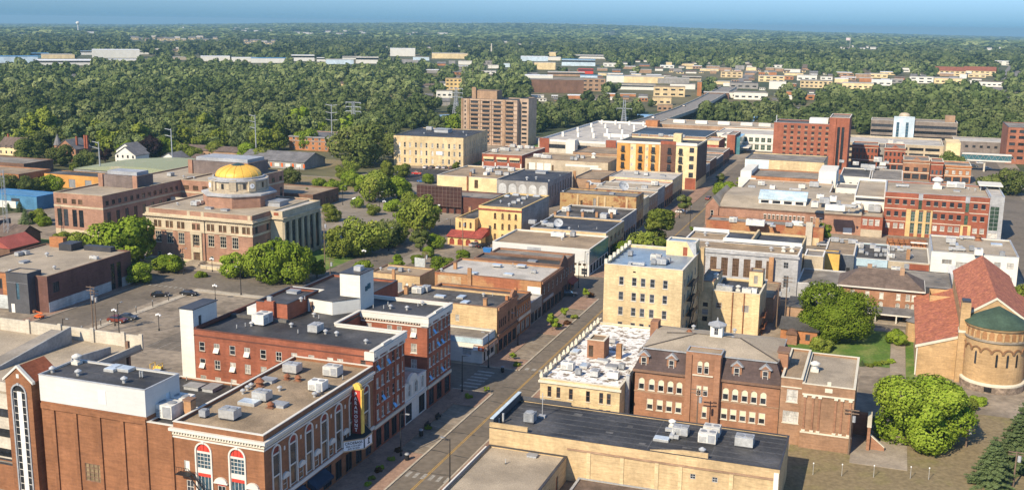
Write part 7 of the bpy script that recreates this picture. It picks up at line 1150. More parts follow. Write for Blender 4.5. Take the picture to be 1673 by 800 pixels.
for a in ((200, 434, 84, 'round', 'broad bright tree between the courthouse and the grey tower building', LFB, .95), (234, 428, 44, 'tall', 'taller slim tree at the left corner of the domed hall', LFB, 1), (228, 463, 40, 'round', 'small tree at the corner of the brick building by the street', LFB, .9), (276, 444, 44, 'low', 'low spreading tree left of the civic steps', LFB, .8), (384, 452, 50, 'round', 'round bright tree just right of the civic steps', LFB, .85), (436, 460, 58, 'round', 'large dense tree before the right half of the domed hall', LFB, 1.25), (484, 462, 56, 'round', 'large dense tree at the front corner of the domed hall', LFB, 1.3), (518, 454, 36, 'tall', 'slimmer tree at the street end of the civic lawn', LFB, .8), (330, 452, 20, 'shrub', 'clipped shrub beside the civic doorway', LFB, .8), (160, 412, 40, 'low', 'dark tree before the courthouse base', LF, .8), (130, 404, 38, 'low', 'dark tree over the roof of the brick building', LF, .8), (101, 400, 30, 'low', 'bushy dark tree beside the courthouse corner', LF, .9),
          (557, 420, 54, 'round', 'leftmost of the park trees beside the civic hall portico', LF, 1.05), (596, 417, 66, 'round', 'widest of the park trees beyond the civic hall', LF, .95), (630, 402, 52, 'round', 'park tree behind the widest one', LFD, .95), (648, 398, 40, 'round', 'park tree nearest the dark screen building street', LF, .9), (690, 382, 62, 'round', 'tall park tree before the dark screen', LF, 1.05), (664, 372, 40, 'round', 'park tree left of the tall one before the dark screen', LFB, .9), (712, 406, 28, 'round', 'small bright tree with orange tips by the restaurant street', LFB, .9), (687, 410, 34, 'tall', 'darker blue-green tree before the restaurant street', LFD, .8), (647, 446, 30, 'column', 'upright bright street tree behind the hotel lift tower', LFB, .55), (681, 432, 20, 'round', 'tiny bright tree beside the white board sign', LFB, .9), (722, 448, 36, 'round', 'bright tree behind the yellow garage', LFB, .9), (757, 434, 30, 'tall', 'bright tree left of the white store', LFB, .7), (594, 446, 30, 'round', 'small bright tree just right of the lift tower top', LFB, .8), (612, 330, 46, 'round', 'large green tree in the middle of the plaza', LF, 1.15), (650, 325, 40, 'round', 'yellow green tree right of the plaza tree', LFB, 1.0), (640, 345, 28, 'low', 'low tree at the foot of the plaza trees', LFB, .9),
          (586, 270, 80, 'round', 'massive dark tree standing before the steel lattice tower', LFD, .9), (642, 258, 44, 'round', 'broad tree left of the yellow warehouse', LFD, 1), (657, 290, 24, 'round', 'small tree on the black car park before the warehouse', LF, 1.0), (522, 312, 24, 'round', 'small bright round tree on the plaza edge', LFB, 1.0), (572, 305, 28, 'round', 'bright small tree at the far plaza edge', LFB, 1), (573, 285, 24, 'round', 'dark small tree behind the bright plaza tree', LF, 1), (502, 330, 27, 'spruce', 'cone shaped tree just beyond the civic portico', LF, .45), (473, 303, 38, 'round', 'ivy dark tree by the flat roofed building at the plaza', LFD, .8), (537, 350, 22, 'round', 'little tree beside the civic portico', LF, .9), (662, 318, 22, 'round', 'young tree on the verge right of the plaza', LFB, 1), (585, 340, 20, 'round', 'young tree on the plaza right of the parasols', LFB, 1), (535, 330, 18, 'round', 'young tree on the plaza left of the parasols', LFB, 1), (610, 352, 20, 'round', 'young tree behind the widest park tree', LF, 1), (700, 420, 20, 'round', 'young tree at the restaurant yard kerb', LFB, 1), (560, 292, 22, 'round', 'young tree at the back edge of the plaza', LF, 1), (700, 300, 20, 'round', 'round tree beside the street before the cream hall', LFB, .9), (545, 318, 26, 'round', 'bright tree at the plaza edge beside the ivy building', LFB, 1), (632, 300, 30, 'tall', 'tall green tree at the far corner of the plaza', LF, 1), (597, 308, 26, 'round', 'bright tree between the plaza and the dark massive tree', LFB, 1), (545, 362, 24, 'round', 'dark round tree low on the plaza near the portico', LF, 1), (672, 345, 34, 'round', 'leafy tree at the plaza corner before the dark screen', LF, 1), (430, 268, 30, 'round', 'tree beyond the grey hip roofed building', LF, 1), (405, 262, 30, 'round', 'tree behind the flat roofed centre', LFB, 1), (300, 258, 26, 'round', 'tree behind the white gabled garage', LF, 1), (208, 258, 28, 'round', 'bright tree between the white houses', LFB, 1), (275, 254, 30, 'round', 'bright tree behind the long tan house', LFB, 1), (350, 256, 26, 'round', 'green tree over the end of the long tan house', LF, 1), (500, 244, 34, 'round', 'bright tree behind the brick flats', LFB, 1), (450, 246, 34, 'round', 'tree left of the brick flats', LF, 1), (590, 325, 22, 'thin', 'thin young tree on the plaza paving, right', LFB, .8), (560, 318, 18, 'thin', 'thin young tree on the plaza paving, left', LFB, .8),
          (12, 318, 34, 'round', 'dark tree at the left edge above the blue shed', LFD, 1), (45, 318, 30, 'round', 'second dark tree above the blue shed', LFD, 1), (66, 316, 26, 'round', 'green tree beside the orange shed', LF, 1), (88, 314, 30, 'round', 'bright tree before the orange shed', LFB, .9), (14, 344, 12, 'spruce', 'small spruce before the white wall of the blue shed', LFC, .55), (33, 346, 16, 'spruce', 'dark spruce between the blue shed and the red roof', LFC, .55), (42, 366, 22, 'spruce', 'larger green spruce behind the red roof', LFC, .55), (62, 362, 26, 'low', 'reddish green bush behind the red roofed shop', LF, 1), (72, 368, 24, 'low', 'bright bush left of the courthouse corner', LFB, .8), (34, 404, 24, 'low', 'bright shrub behind the brick chimney at far left', LFB, 1),
          (50, 268, 40, 'round', 'tree left of the turreted brick house', LFD, 1), (100, 272, 34, 'round', 'tree before the turreted brick house', LFD, 1), (140, 276, 30, 'round', 'tree right of the turreted brick house', LFD, 1), (172, 266, 22, 'tall', 'dark purple leaved slim tree among the white houses', LFP, .8), (246, 256, 32, 'round', 'dark purple leaved round tree behind the white garage', LFP, 1.05), (318, 262, 22, 'round', 'round green tree by the long tan house', LF, 1), (122, 280, 16, 'low', 'clipped round bush by the green roofed hall', LF, 1), (745, 280, 15, 'tall', 'small tree at the corner of the yellow warehouse', LF, .8), (808, 372, 18, 'round', 'small tree beside the brown screen building', LFB, .9),
          (1075, 400, 56, 'tall', 'large street tree below the rust stained wall', LF, .85), (1052, 415, 50, 'round', 'street tree right of the white store', LF, .8), (1024, 420, 42, 'low', 'low leafy street tree beside the white store', LFB, .8), (1090, 412, 34, 'low', 'low street tree at the roadside beyond the beige block', LFB, .8), (998, 428, 20, 'low', 'small street tree at the white store corner', LFB, .8), (1119, 350, 28, 'tall', 'street tree before the tan store fronts', LFD, .85), (1016, 296, 18, 'round', 'small tree among the roofs below the flats', LFB, 1), (1184, 322, 40, 'low', 'bright spreading tree at the gravel roofed store', LFB, .8), (1211, 308, 20, 'column', 'slim tall tree beside the far main street', LF, .5), (1177, 300, 18, 'column', 'dark slim tree below the flats corner', LFD, .5), (1130, 378, 9, 'column', 'slender young tree by the grey lamp pole', LFB, .5), (1174, 364, 28, 'round', 'small tree at the market gable', LF, 1), (1222, 366, 28, 'round', 'small tree before the market wall, second from its gable', LFB, 1), (1260, 368, 16, 'low', 'small crown behind the narrow brick store', LFB, 1), (1299, 372, 20, 'round', 'small crown right of the narrow store vents', LFB, .9), (1344, 396, 28, 'tall', 'bright tree at the end of the narrow brick store', LFB, .8), (1374, 328, 24, 'round', 'tree in the alley behind the market hall', LF, 1), (1130, 415, 26, 'low', 'dark leafy tree right of the low roadside tree', LF, .8)):
    T(a[0], a[1], a[2], a[3], a[4], a[5], 1, a[6])
for a in ((838, 588, 12, 'lone sapling on the corner bulb-out beside the parking bays', .8), (795, 641, 10, 'sapling on the brick corner before the hotel', .8), (902, 540, 22, 'bushy young tree in the planted bulb-out, nearer one', 1), (922, 520, 16, 'bushy young tree in the planted bulb-out, farther one', 1), (958, 488, 13, 'young tree on the bulb-out at the second crossing', 1.1), (866, 735, 10, 'pale sapling on the right pavement beside the gravel roof', .8)):
    T(a[0], a[1], a[2], 'thin', a[3], LFB, 2, a[4])
for k, (px, py) in enumerate(((601, 793), (607, 783), (617, 771), (622, 766), (640, 752), (650, 738), (766, 650), (845, 598), (927, 530), (912, 534), (938, 520), (965, 484), (700, 700))):
    T(px, py, 13, 'shrub', 'planter shrub on the brick paving of the left pavement', (LFB, LF, leafm('russet_leaves', (0.06, .03, .02), (.11, .055, .03), (.15, .09, .04)))[k % 3], 2, .9, name='planter_shrub', cat='shrub', group='planter shrubs on the left pavement')
# ------------------------------------------------------------------ far buildings
FB = []                                            # clearings (photo columns and rows) so that the woods leave room for them
def gp(px, py):
    x, y = G(px, py)
    for _ in range(3): x, y = G(px, py, float(gz(x, y)))
    return x, y, float(gz(x, y))
def far(px, py, w, h, wall, roof, label, name='far_shed', cat='building', group=None, dep=.6, win=0, gl=None, gable=0, band=None):
    """a building whose foot centre is seen at px,py, w and h as seen there"""
    x, y, z = gp(px, py); d = sqrt(x * x + y * y); W = w * d / FPX; Hh = h * d / FPX; D = max(8, W * dep); yaw = -math.atan2(x, y)
    r = thing(name, label, cat, (x, y, z), yaw, group); FB.append((px - w / 2 - 2, px + w / 2 + 2, py - h * .2 - D * 70 / d * FPX / d * .5, py + (14 if d < 2100 else 22) * FPX / d))
    if gable:
        house_b = MB().box(-W / 2, W / 2, 0, D, 0, Hh * (1 - gable)).build('wall', wall, r); g = Hh * gable; k = MB(); k.xprism([(-.5, Hh - g), (D / 2, Hh), (D + .5, Hh - g)][::-1], -W / 2 - .4, W / 2 + .4).build('roof', roof, r); Hh -= g
    else: MB().box(-W / 2, W / 2, 0, D, 0, Hh).build('wall', wall, r); MB().box(-W / 2 - .15, W / 2 + .15, -.15, D + .15, Hh, Hh + .35).build('roof', roof, r)
    if win:
        fl = max(1, int(Hh / 3.6)); ww = W / win
        for f_ in range(fl):
            for i in range(win): link('window', qmesh('pane', ww * .55, 0, min(1.6, Hh / fl * .5), -.04, gl or GL), r, (-W / 2 + ww * (i + .5), 0, Hh / fl * (f_ + .3)))
    if band: MB().box(-W / 2, W / 2, -.1, -.02, Hh * .6, Hh * .9).build('fascia', band, r)
    return r
TN2 = BR_TN
far(907, 152, 92, 21, BR_B, R_GREY, 'dark brown brick flats with a lower window wing beyond the park trees', 'brick_flats', 'apartment building', dep=.35); far(946, 149, 84, 20, BR_TN, R_GREY, 'long brown flats with rows of small windows right of the dark brick flats', 'brick_flats', 'apartment building', win=9, dep=.3); far(980, 148, 9, 23, BR_B, R_GREY, 'brown stair block at the right end of the long brown flats', 'stair_block', 'building')
far(741, 147, 26, 18, YELR, R_GRAV, 'yellow boxy building above the brown apartment tower', 'yellow_building', win=4); far(726, 160, 26, 11, WHITE_W, R_GREY, 'white house block left of the yellow boxy building', 'white_building', win=3); far(724, 173, 22, 12, GREYW, R_GS, 'grey house below the white block beside the tower', 'house', 'house', gable=.4); far(700, 143, 22, 6, GREYW, R_SHING, 'brown roofed house in the trees left of the yellow building', 'house', 'house', gable=.5)
IND = [(62, 95, 30, 7, BLUEG, R_BLUM, 'dark blue shed'), (20, 103, 70, 9, PLAT, R_BLUM, 'pale shed with a blue roof'), (110, 107, 90, 7, WHITE_W, R_WM, 'long white shed'), (95, 96, 46, 6, CREAM, R_LT, 'cream shed'), (142, 90, 18, 6, WHITE_P, R_BLUM, 'small blue roofed shed'), (190, 95, 68, 12, WHITE_W, R_WM, 'tall white works'), (230, 89, 24, 5, WHITE_W, R_LT, 'small pale shed'), (200, 103, 40, 5, WHITE_W, R_WM, 'flat white shed'), (293, 98, 26, 4, BEIGE, R_LT, 'beige shed'), (352, 100, 44, 7, WHITE_W, R_WM, 'white shed'), (440, 103, 56, 7, WHITE_W, R_BLUM, 'white shed with a blue roof'), (400, 101, 40, 6, WHITE_W, R_WM, 'low white shed'), (495, 100, 36, 9, WHITE_P, R_WM, 'bright white shed'), (527, 101, 18, 6, WHITE_P, R_WM, 'little bright white shed'), (555, 105, 44, 7, PLAT, R_LT, 'bluish shed'), (600, 104, 36, 10, WHITE_W, R_LT, 'boxy white shed'), (575, 97, 30, 4, WHITE_W, R_LT, 'thin white shed'), (658, 92, 40, 12, WHITE_W, R_WM, 'tall white gabled shed'), (688, 99, 26, 5, PLAT, R_LT, 'grey blue shed'), (735, 96, 58, 8, CREAM, R_LT, 'long cream shed'), (670, 104, 26, 5, GREYW, R_LT, 'grey shed'), (807, 112, 20, 5, WHITE_W, R_LT, 'white shed'), (828, 110, 10, 6, PLAT, R_LT, 'tiny blue shed'), (873, 100, 44, 7, PLAT, R_WM, 'pale blue shed'), (890, 114, 34, 11, CREAM, R_LT, 'cream boxy shed'), (905, 99, 22, 5, WHITE_W, R_WM, 'white shed'), (945, 108, 54, 10, PLAT, R_BLUM, 'blue striped shed'), (965, 96, 60, 5, WHITE_W, R_LT, 'low pale warehouse'), (905, 92, 26, 6, CREAM, R_LT, 'cream shed'), (925, 125, 60, 6, BR_TN, R_LT, 'tan shop row'), (957, 121, 24, 8, RED_P, R_RED, 'red roofed shop'), (880, 132, 46, 8, WHITE_W, R_WM, 'white arched shed'), (965, 132, 34, 8, PLAT, R_BLUM, 'blue roofed garage'), (1005, 135, 28, 11, WHITE_W, R_BLUM, 'white garage with windows'), (1052, 136, 64, 10, CREAM, R_LT, 'long cream shop'), (1100, 137, 50, 8, GREYW, R_LT, 'grey shop row'), (1115, 146, 40, 8, WHITE_W, R_GREY, 'white shop row'), (1018, 130, 40, 6, BR_O, R_SHING, 'brown roofed shop'), (1040, 147, 60, 8, WHITE_W, R_GREY, 'white garage row'), (1130, 132, 30, 6, BEIGE, R_LT, 'beige shop')]
for px, py, w_, h_, wm, rm, kd in IND: far(px, py, w_, h_, wm, rm, f'{kd} in the industrial belt beyond the wood', group='industrial sheds beyond the woods', win=0, band=(GL if w_ % 3 == 0 else None))
Z = {}
for o in [o for o in COL.objects if o.get('group') == 'industrial sheds beyond the woods']: Z.setdefault(o['label'], []).append(o)
for l, L in Z.items():
    if len(L) > 1:
        for i, o in enumerate(sorted(L, key=lambda o: o.location.x / o.location.y)): o['label'] = l.replace(' in the', ', ' + (ORD[i]) + ' of its colour from left, in the')
COM = [(1093, 158, 50, 15, BR_Y2, R_GRAV, 'tan three storey block at the far bridge end', 4), (1081, 172, 30, 12, BR_Y2, R_GRAV, 'tan block stepping down towards the bridge', 3), (1086, 182, 24, 10, BR_TN, R_GRAV, 'lowest tan block beside the bridge road', 3), (1142, 157, 7, 22, BR_O, R_GREY, 'brick chimney like tower beside the bridge road', 0), (1170, 162, 40, 10, BR_B, R_LT, 'brown shop with pale sign band by the bridge road', 4), (1200, 160, 32, 8, WHITE_W, R_GREY, 'white shop right of the brown one by the bridge road', 3), (1225, 163, 50, 11, WHITE_W, R_GREY, 'white flat store before the dark roofed works', 5), (1215, 145, 44, 9, GREYW, R_BLK2, 'long grey works with a dark roof behind the white flat store', 4), (1270, 146, 26, 12, WHITE_W, R_LT, 'tall blank white box building', 0), (1260, 134, 40, 9, CREAM, R_LT, 'cream shop before the tree belt', 4), (1195, 127, 34, 9, BR_Y2, R_GRAV, 'yellow shop above the dark works', 4), (1262, 127, 12, 8, BR_O, R_GREY, 'small brown kiosk with a mast', 0), (1318, 132, 30, 8, WHITE_W, R_LT, 'white shop with arched roof left of the yellow walled store', 3), (1333, 144, 48, 11, BR_Y2, R_GREY, 'long yellow walled store with a grey roof', 7), (1350, 131, 18, 5, WHITE_W, R_LT, 'small white shop above the yellow walled store', 2), (1401, 146, 46, 9, CREAM, R_LT, 'cream store with a blue sign on its roof', 6), (1440, 140, 30, 8, WHITE_W, R_WM, 'white shop with a round roof beside the cream store', 3), (1465, 136, 18, 6, GREYW, R_LT, 'grey shop in the strip of far shops', 2), (1505, 136, 34, 9, WHITE_W, R_LT, 'bright white shop in the far strip', 3), (1545, 137, 46, 8, CREAM, R_LT, 'yellow shop row in the far strip', 6), (1620, 142, 42, 7, WHITE_W, R_SHING, 'white motel row at the far right', 6), (1318, 163, 22, 7, BR_O, BR_O, 'orange brick house among the trees', 2), (1480, 118, 14, 6, WHITE_W, R_GS, 'white gabled house standing above the far strip', 1), (1640, 107, 26, 6, WHITE_W, R_WM, 'white shed above the far motel', 2)]
for px, py, w_, h_, wm, rm, l, n in COM: far(px, py, w_, h_, wm, rm, l, 'far_shop', 'shop', 'shops in the far commercial strip', win=n)
for px, py, l in ((303, 180, 'white house glimpsed deep in the wood above the dome'), (143, 222, 'pale boathouse glimpsed in the wood at the river'), (600, 175, 'small tan house glimpsed in the wood beside the lattice pylon'), (430, 178, 'small red roofed house hidden in the wood'), (560, 140, 'tan house roof among the tree tops'), (120, 128, 'tiny white chimney house among the left tree tops'), (1230, 180, 'orange house among the trees before the far shops'), (1300, 182, 'white roofed house among the trees right of centre'), (1480, 182, 'grey house among the trees before the dark strip office')): far(px, py, 13, 6, CREAM if 'tan' in l else BR_O if 'orange' in l else WHITE_W, R_SHING if 'tan' in l else R_RED if 'red' in l else R_GS, l, 'far_house', 'house', gable=.45, dep=.8)
rs_ = random.Random(31); taken = [(f[0], f[1], f[2], f[3]) for f in FB]
for zone, (x0, x1, y0, y1, n) in {'far commercial district': (862, 1335, 108, 166, 95), 'far shopping strip': (1345, 1600, 122, 143, 30), 'scattered works above the wood': (690, 860, 96, 128, 12), 'homes left of the apartment tower': (700, 752, 140, 182, 7)}.items():
    got = 0
    for _ in range(900):
        if got >= n: break
        px, py, w_ = rs_.uniform(x0, x1), rs_.uniform(y0, y1), rs_.uniform(9, 30); h_ = rs_.uniform(3.4, 6.5)
        if 1130 < px < 1165 and py > 118: continue
        if any(a[0] - w_ / 2 < px < a[1] + w_ / 2 and a[2] - 1 < py < a[2] + (a[3] - a[2]) * .3 + h_ for a in taken): continue
        k = rs_.choice(['white', 'white', 'tan', 'cream', 'grey', 'brown']); wm = dict(white=WHITE_W, tan=BR_TN, cream=CREAM, grey=GREYW, brown=BR_O)[k]; hs = rs_.random() < .35
        far(px, py, w_ * (.6 if hs else 1), h_, wm, rs_.choice([R_GS, R_SHING]) if hs else rs_.choice([R_WM, R_LT, R_GREY, R_LT, R_WM]), f'small {k} {"pitched roof house" if hs else "flat roofed shop"} in the {zone}', 'far_house' if hs else 'far_shop', 'house' if hs else 'shop', f'small buildings of the {zone}', gable=.45 if hs else 0, dep=rs_.uniform(.5, 1.1), win=rs_.choice([0, 0, 3]) if not hs else 0); taken.append((px - w_ / 2, px + w_ / 2, py - 3, py + 3)); got += 1
b = far(1388, 140, 12, 3, BLUEP, BLUEP, 'blue roof sign standing above the cream store', 'roof_sign', 'sign')
M('terracotta_roof', (0.24, .085, .05), course=.1); far(1551, 124, 44, 13, CREAM, MC['terracotta_roof'], 'large cream apartment house with a brown red roof at far right, left one of two', 'apartment_house', 'apartment building', gable=.45, win=6); far(1600, 124, 44, 13, CREAM, MC['terracotta_roof'], 'large cream apartment house with a brown red roof at far right, right one of two', 'apartment_house', 'apartment building', gable=.45, win=6)
rf = random.Random(4)
for k, (x0, x1, y, n, kind) in enumerate(((212, 340, 65, 15, 'cream'), (330, 370, 62, 5, 'cream'), (395, 452, 70, 7, 'cream'), (370, 445, 51, 9, 'white'), (470, 610, 55, 15, 'white'), (650, 740, 57, 9, 'white'), (115, 175, 53, 5, 'white'), (1150, 1190, 69, 3, 'white'), (1370, 1440, 80, 8, 'white'), (1450, 1520, 73, 5, 'white'), (1560, 1660, 80, 8, 'white'), (980, 1010, 52, 3, 'white'), (20, 60, 58, 3, 'white'), (760, 900, 72, 6, 'white'), (560, 760, 78, 8, 'white'), (230, 330, 84, 5, 'cream'), (1000, 1250, 103, 10, 'white'), (1080, 1330, 119, 9, 'cream'))):
    for i in range(n):
        px = x0 + (x1 - x0) * (i + rf.uniform(.1, .9)) / n; py = y + rf.uniform(-2.5, 2.5); w_ = rf.uniform(5, 10) * (1.3 if kind == 'cream' else 1)
        far(px, py, w_, rf.uniform(3.2, 5.2) if kind == 'cream' else rf.uniform(2.2, 3.6), CREAM if kind == 'cream' else WHITE_W, rf.choice([R_GS, R_SHING, R_LT]), f'small {kind} far house among distant trees', 'far_house', 'house', f'distant {kind} houses', gable=.4, dep=.8, win=2 if kind == 'cream' else 0)
# water tower, pylons, poles
x, y, z = gp(128, 53); t = thing('water_tower', 'white water tower with a bulb tank standing on the left horizon', 'water tower', (x, y, z)); MB().rev(0, 0, [(5, 0), (2.6, 8), (2.4, 34), (3.6, 38)], 16).build('stem', WHITE_P, t); MB().rev(0, 0, [(3.6, 38), (8, 42), (9.4, 46), (8.6, 50), (5, 53), (.1, 54)], 20).build('tank', WHITE_P, t, smooth=True); FB.append((118, 138, 48, 58))
x, y, z = gp(288 + 12, 52); t = thing('silo_tower', 'thin white silo tower on the horizon left of centre', 'silo', (x, y, z)); MB().rev(0, 0, [(4, 0), (4, 26)], 12).build('shaft', WHITE_P, t); MB().rev(0, 0, [(4.4, 26), (.1, 29)], 12).build('cap', GREYW, t)
x, y, z = gp(803, 89); t = thing('factory_chimney', 'pale factory chimney beside silver silos above the wood', 'chimney', (x, y, z)); MB().rev(0, 0, [(2.2, 0), (1.4, 24)], 10).build('shaft', CONC, t)
for k in range(5):
    x, y, z = gp(773 + k * 5.5, 88); t = thing('silo', 'silver silo in the row beside the pale factory chimney', 'silo', (x, y, z), 0, 'silos beside the factory chimney'); MB().rev(0, 0, [(3, 0), (3, 8)], 12).build('drum', GALV, t); MB().rev(0, 0, [(3.1, 8), (.1, 9.2)], 12).build('lid', GALV, t)
x, y, z = gp(1388, 82); t = thing('flagpole', 'tall flagpole with a huge pale flag on the far right', 'flagpole', (x, y, z)); MB().tube((0, 0, 0), (0, 0, 40), .6, .3).build('pole', WHITE_P, t); MB().box(-13, -.6, -.1, .1, 30, 38).build('flag', M('faded_flag', (0.62, .5, .5)), t)
STL = M('pale_steel', (0.34, 0.36, 0.38), rough=.5, metal=.2)
def pylon(px, py, top, label, lattice=False, arms=3, side=0, group=None, wood=False):
    x, y, z = gp(px, py); d = sqrt(x * x + y * y + 4900); h = (py - top) * d / FPX; t = thing('lattice_pylon' if lattice else 'power_pole' if wood else 'transmission_pole', label, 'pylon' if lattice else 'pole', (x, y, z), 0, group)
    if lattice:
        b = MB(); w = h * .11
        for sx in (-1, 1):
            for sy in (-1, 1): b.tube((sx * w, sy * w, 0), (sx * .8, sy * .8, h * .62), .22).tube((sx * .8, sy * .8, h * .62), (sx * .6, sy * .6, h), .18)
        for k in range(8):
            z0, z1 = h * .62 * k / 8, h * .62 * (k + 1) / 8; w0, w1 = w + (.8 - w) * k / 8, w + (.8 - w) * (k + 1) / 8
            for s in (-1, 1): b.tube((-w0, s * w0, z0), (w1, s * w1, z1), .1).tube((w0, s * w0, z0), (-w1, s * w1, z1), .1).tube((s * w0, -w0, z0), (s * w1, w1, z1), .1)
        b.build('lattice_leg', STL, t)
        for k in range(arms): a = MB(); z_ = h * (.66 + .15 * k); a.yprism([(-5.5, z_ - 1), (-5.3, z_ - 1), (-5.3, z_), (5.3, z_), (5.3, z_ - 1), (5.5, z_ - 1), (5.5, z_ + .4), (-5.5, z_ + .4)], -.2, .2); a.build('cross_arm', STL, t)
    else:
        r0 = .16 if wood else .36; MB().tube((0, 0, 0), (0, 0, h), r0, r0 * .55, 8).build('pole', WOOD if wood else STL, t)
        for k in range(arms):
            a = MB(); zz = h * (.97 - (.14 if not wood else .07) * k); L = 1.2 if wood else 3.4
            if side <= 0: a.tube((0, 0, zz), (-L, 0, zz + (.5 if not wood else 0)), .09 if wood else .16)
            if side >= 0: a.tube((0, 0, zz), (L, 0, zz + (.5 if not wood else 0)), .09 if wood else .16)
            a.build('cross_arm', WOOD if wood else STL, t)
        if wood: MB().rev(.45, 0, [(.28, h * .72), (.28, h * .72 + 1.0)], 10).build('transformer', TRIM_G, t)
    return t
pylon(578, 214, 167, 'tall steel lattice pylon rising over the river trees', True); pylon(543, 256, 172, 'pale steel transmission pole with arms both sides near the lattice pylon'); pylon(419, 258, 190, 'pale steel transmission pole with arms on one side beyond the brick flats', side=-1); pylon(283, 285, 214, 'pale steel pole behind the green roofed hall', side=-1, arms=2); pylon(165, 297, 236, 'pale steel pole in front of the green roofed hall', side=-1, arms=2); pylon(745, 190, 144, 'lattice pylon beside the brown apartment tower', True); pylon(1019, 206, 164, 'lattice mast by the white parking deck', True, 1)
for k, px in enumerate((758, 772, 781, 790, 797, 803)): pylon(px, 150 - k * 3, 108 - k * 2, 'bare thin pole in the line of poles above the apartment tower', arms=1, wood=True, group='poles in a line above the apartment tower')
for a in ((1281, 538, 452, 'wooden power pole with transformers beside the beige annex'), (1268, 536, 462, 'second wooden pole in the alley beside the beige annex'), (1386, 742, 668, 'dark utility pole at the corner of the school annex'), (1137, 715, 632, 'dark utility pole against the school front'), (756, 412, 352, 'wooden pole before the yellow restaurant'), (695, 452, 410, 'wooden pole with two transformers behind the yellow garage'), (740, 470, 425, 'wooden pole at the yellow garage corner'), (153, 548, 470, 'wooden pole at the parking lot edge, left of two'), (158, 545, 475, 'wooden pole at the parking lot edge, right of two'), (531, 440, 345, 'tall dark pole at the civic street corner'), (540, 470, 420, 'short pole beside the civic street'), (1655, 795, 740, 'metal pole at the lower right corner'), (1578, 730, 700, 'leaning post on the dry lawn')): pylon(a[0], a[1], a[2], a[3], wood=True, arms=2)
x, y = G(14, 402); t = thing('radio_mast', 'grey lattice radio mast at the left edge beside the red roof', 'mast', (x, y, 0)); b = MB()
for sx, sy in ((-.8, -.6), (.8, -.6), (0, .9)): b.tube((sx, sy, 0), (sx * .5, sy * .5, 24), .07)
for k in range(16): 
    s, s2 = 1 - k / 32, 1 - (k + 1) / 32; b.tube((-.8 * s, -.6 * s, k * 1.5), (.8 * s2, -.6 * s2, k * 1.5 + 1.5), .04).tube((.8 * s, -.6 * s, k * 1.5), (0, .9 * s2, k * 1.5 + 1.5), .04).tube((0, .9 * s, k * 1.5), (-.8 * s2, -.6 * s2, k * 1.5 + 1.5), .04)
b.build('lattice', STL, t)
# bridge
t = thing('river_bridge', 'long concrete road bridge running from town over the river towards the far shops', 'bridge', (0, 0, 0)); b = MB(); C = [(-166, 640), (-158, 740), (-156, 840), (-160, 960), (-172, 1180)]; bl = MB(); rl = MB()
for (xa, ya), (xb, yb) in zip(C, C[1:]):
    for m_, x0, x1, z0, z1 in ((b, -8, 8, 3.6, 5.0), (rl, -8.4, -8.01, 3.7, 6.1), (rl, 8.01, 8.4, 3.7, 6.1)):
        p = [(xa + x0, ya), (xa + x1, ya), (xb + x1, yb), (xb + x0, yb)]; m_.prism(p, z0, z1)
b.build('deck', M('bridge_road', (0.22, .20, .175)), t); rl.build('parapet', CONC, t)
for k in range(7): MB().cb(-160, 690 + k * 45, 12, 1.6, -1, 3.59).build('pier', CONC, t)
FAR_ROAD = sheet('far_road', M('far_road_grey', (0.20, .18, .155)), [[(-166, 1185), (-178, 1185), (-240, 1900), (-222, 1900)], [gp(1600, 175)[:2], gp(1660, 175)[:2], gp(1672, 108)[:2], gp(1648, 108)[:2]], [gp(1362, 147)[:2], gp(1378, 147)[:2], gp(1392, 118)[:2], gp(1386, 118)[:2]]], .05)

# ------------------------------------------------------------------ the woods
LOW = ([0, 100, 160, 200, 300, 420, 470, 560, 640, 652, 720, 750, 858, 880, 1000, 1080, 1145, 1150, 1260, 1390, 1425, 1570, 1640, 1673], [252, 254, 246, 254, 252, 250, 236, 236, 230, 210, 214, 222, 226, 216, 200, 182, 160, 207, 212, 216, 222, 234, 238, 238])
POLY = [([(985, 222), (1060, 186), (1144, 155), (1156, 172), (1085, 204), (1040, 212)], 0.0), ([(860, 118), (1000, 104), (1340, 118), (1345, 160), (1280, 168), (1200, 176), (1140, 158), (1000, 150), (860, 138)], .16), ([(1340, 118), (1600, 128), (1673, 150), (1673, 112), (1600, 105), (1400, 112)], .45), ([(1345, 128), (1600, 130), (1600, 142), (1345, 152)], .12), ([(0, 86), (900, 82), (900, 106), (0, 108)], .33), ([(695, 125), (755, 128), (755, 185), (700, 185)], .4), ([(1590, 175), (1673, 175), (1673, 110), (1640, 106)], .25), ([(200, 56), (345, 58), (345, 76), (200, 76)], .4), ([(360, 160), (375, 160), (375, 166), (360, 166)], 0.0), ([(0, 40), (1673, 40), (1673, 78), (0, 78)], .8)]
def inpoly(px, py, P):
    c = np.zeros(len(px), bool); n = len(P)
    for i in range(n):
        (x1, y1), (x2, y2) = P[i], P[i - 1]; k = ((y1 > py) != (y2 > py)) & (px < (x2 - x1) * (py - y1) / (y2 - y1 + 1e-9) + x1); c ^= k
    return c
rw_ = np.random.default_rng(17)
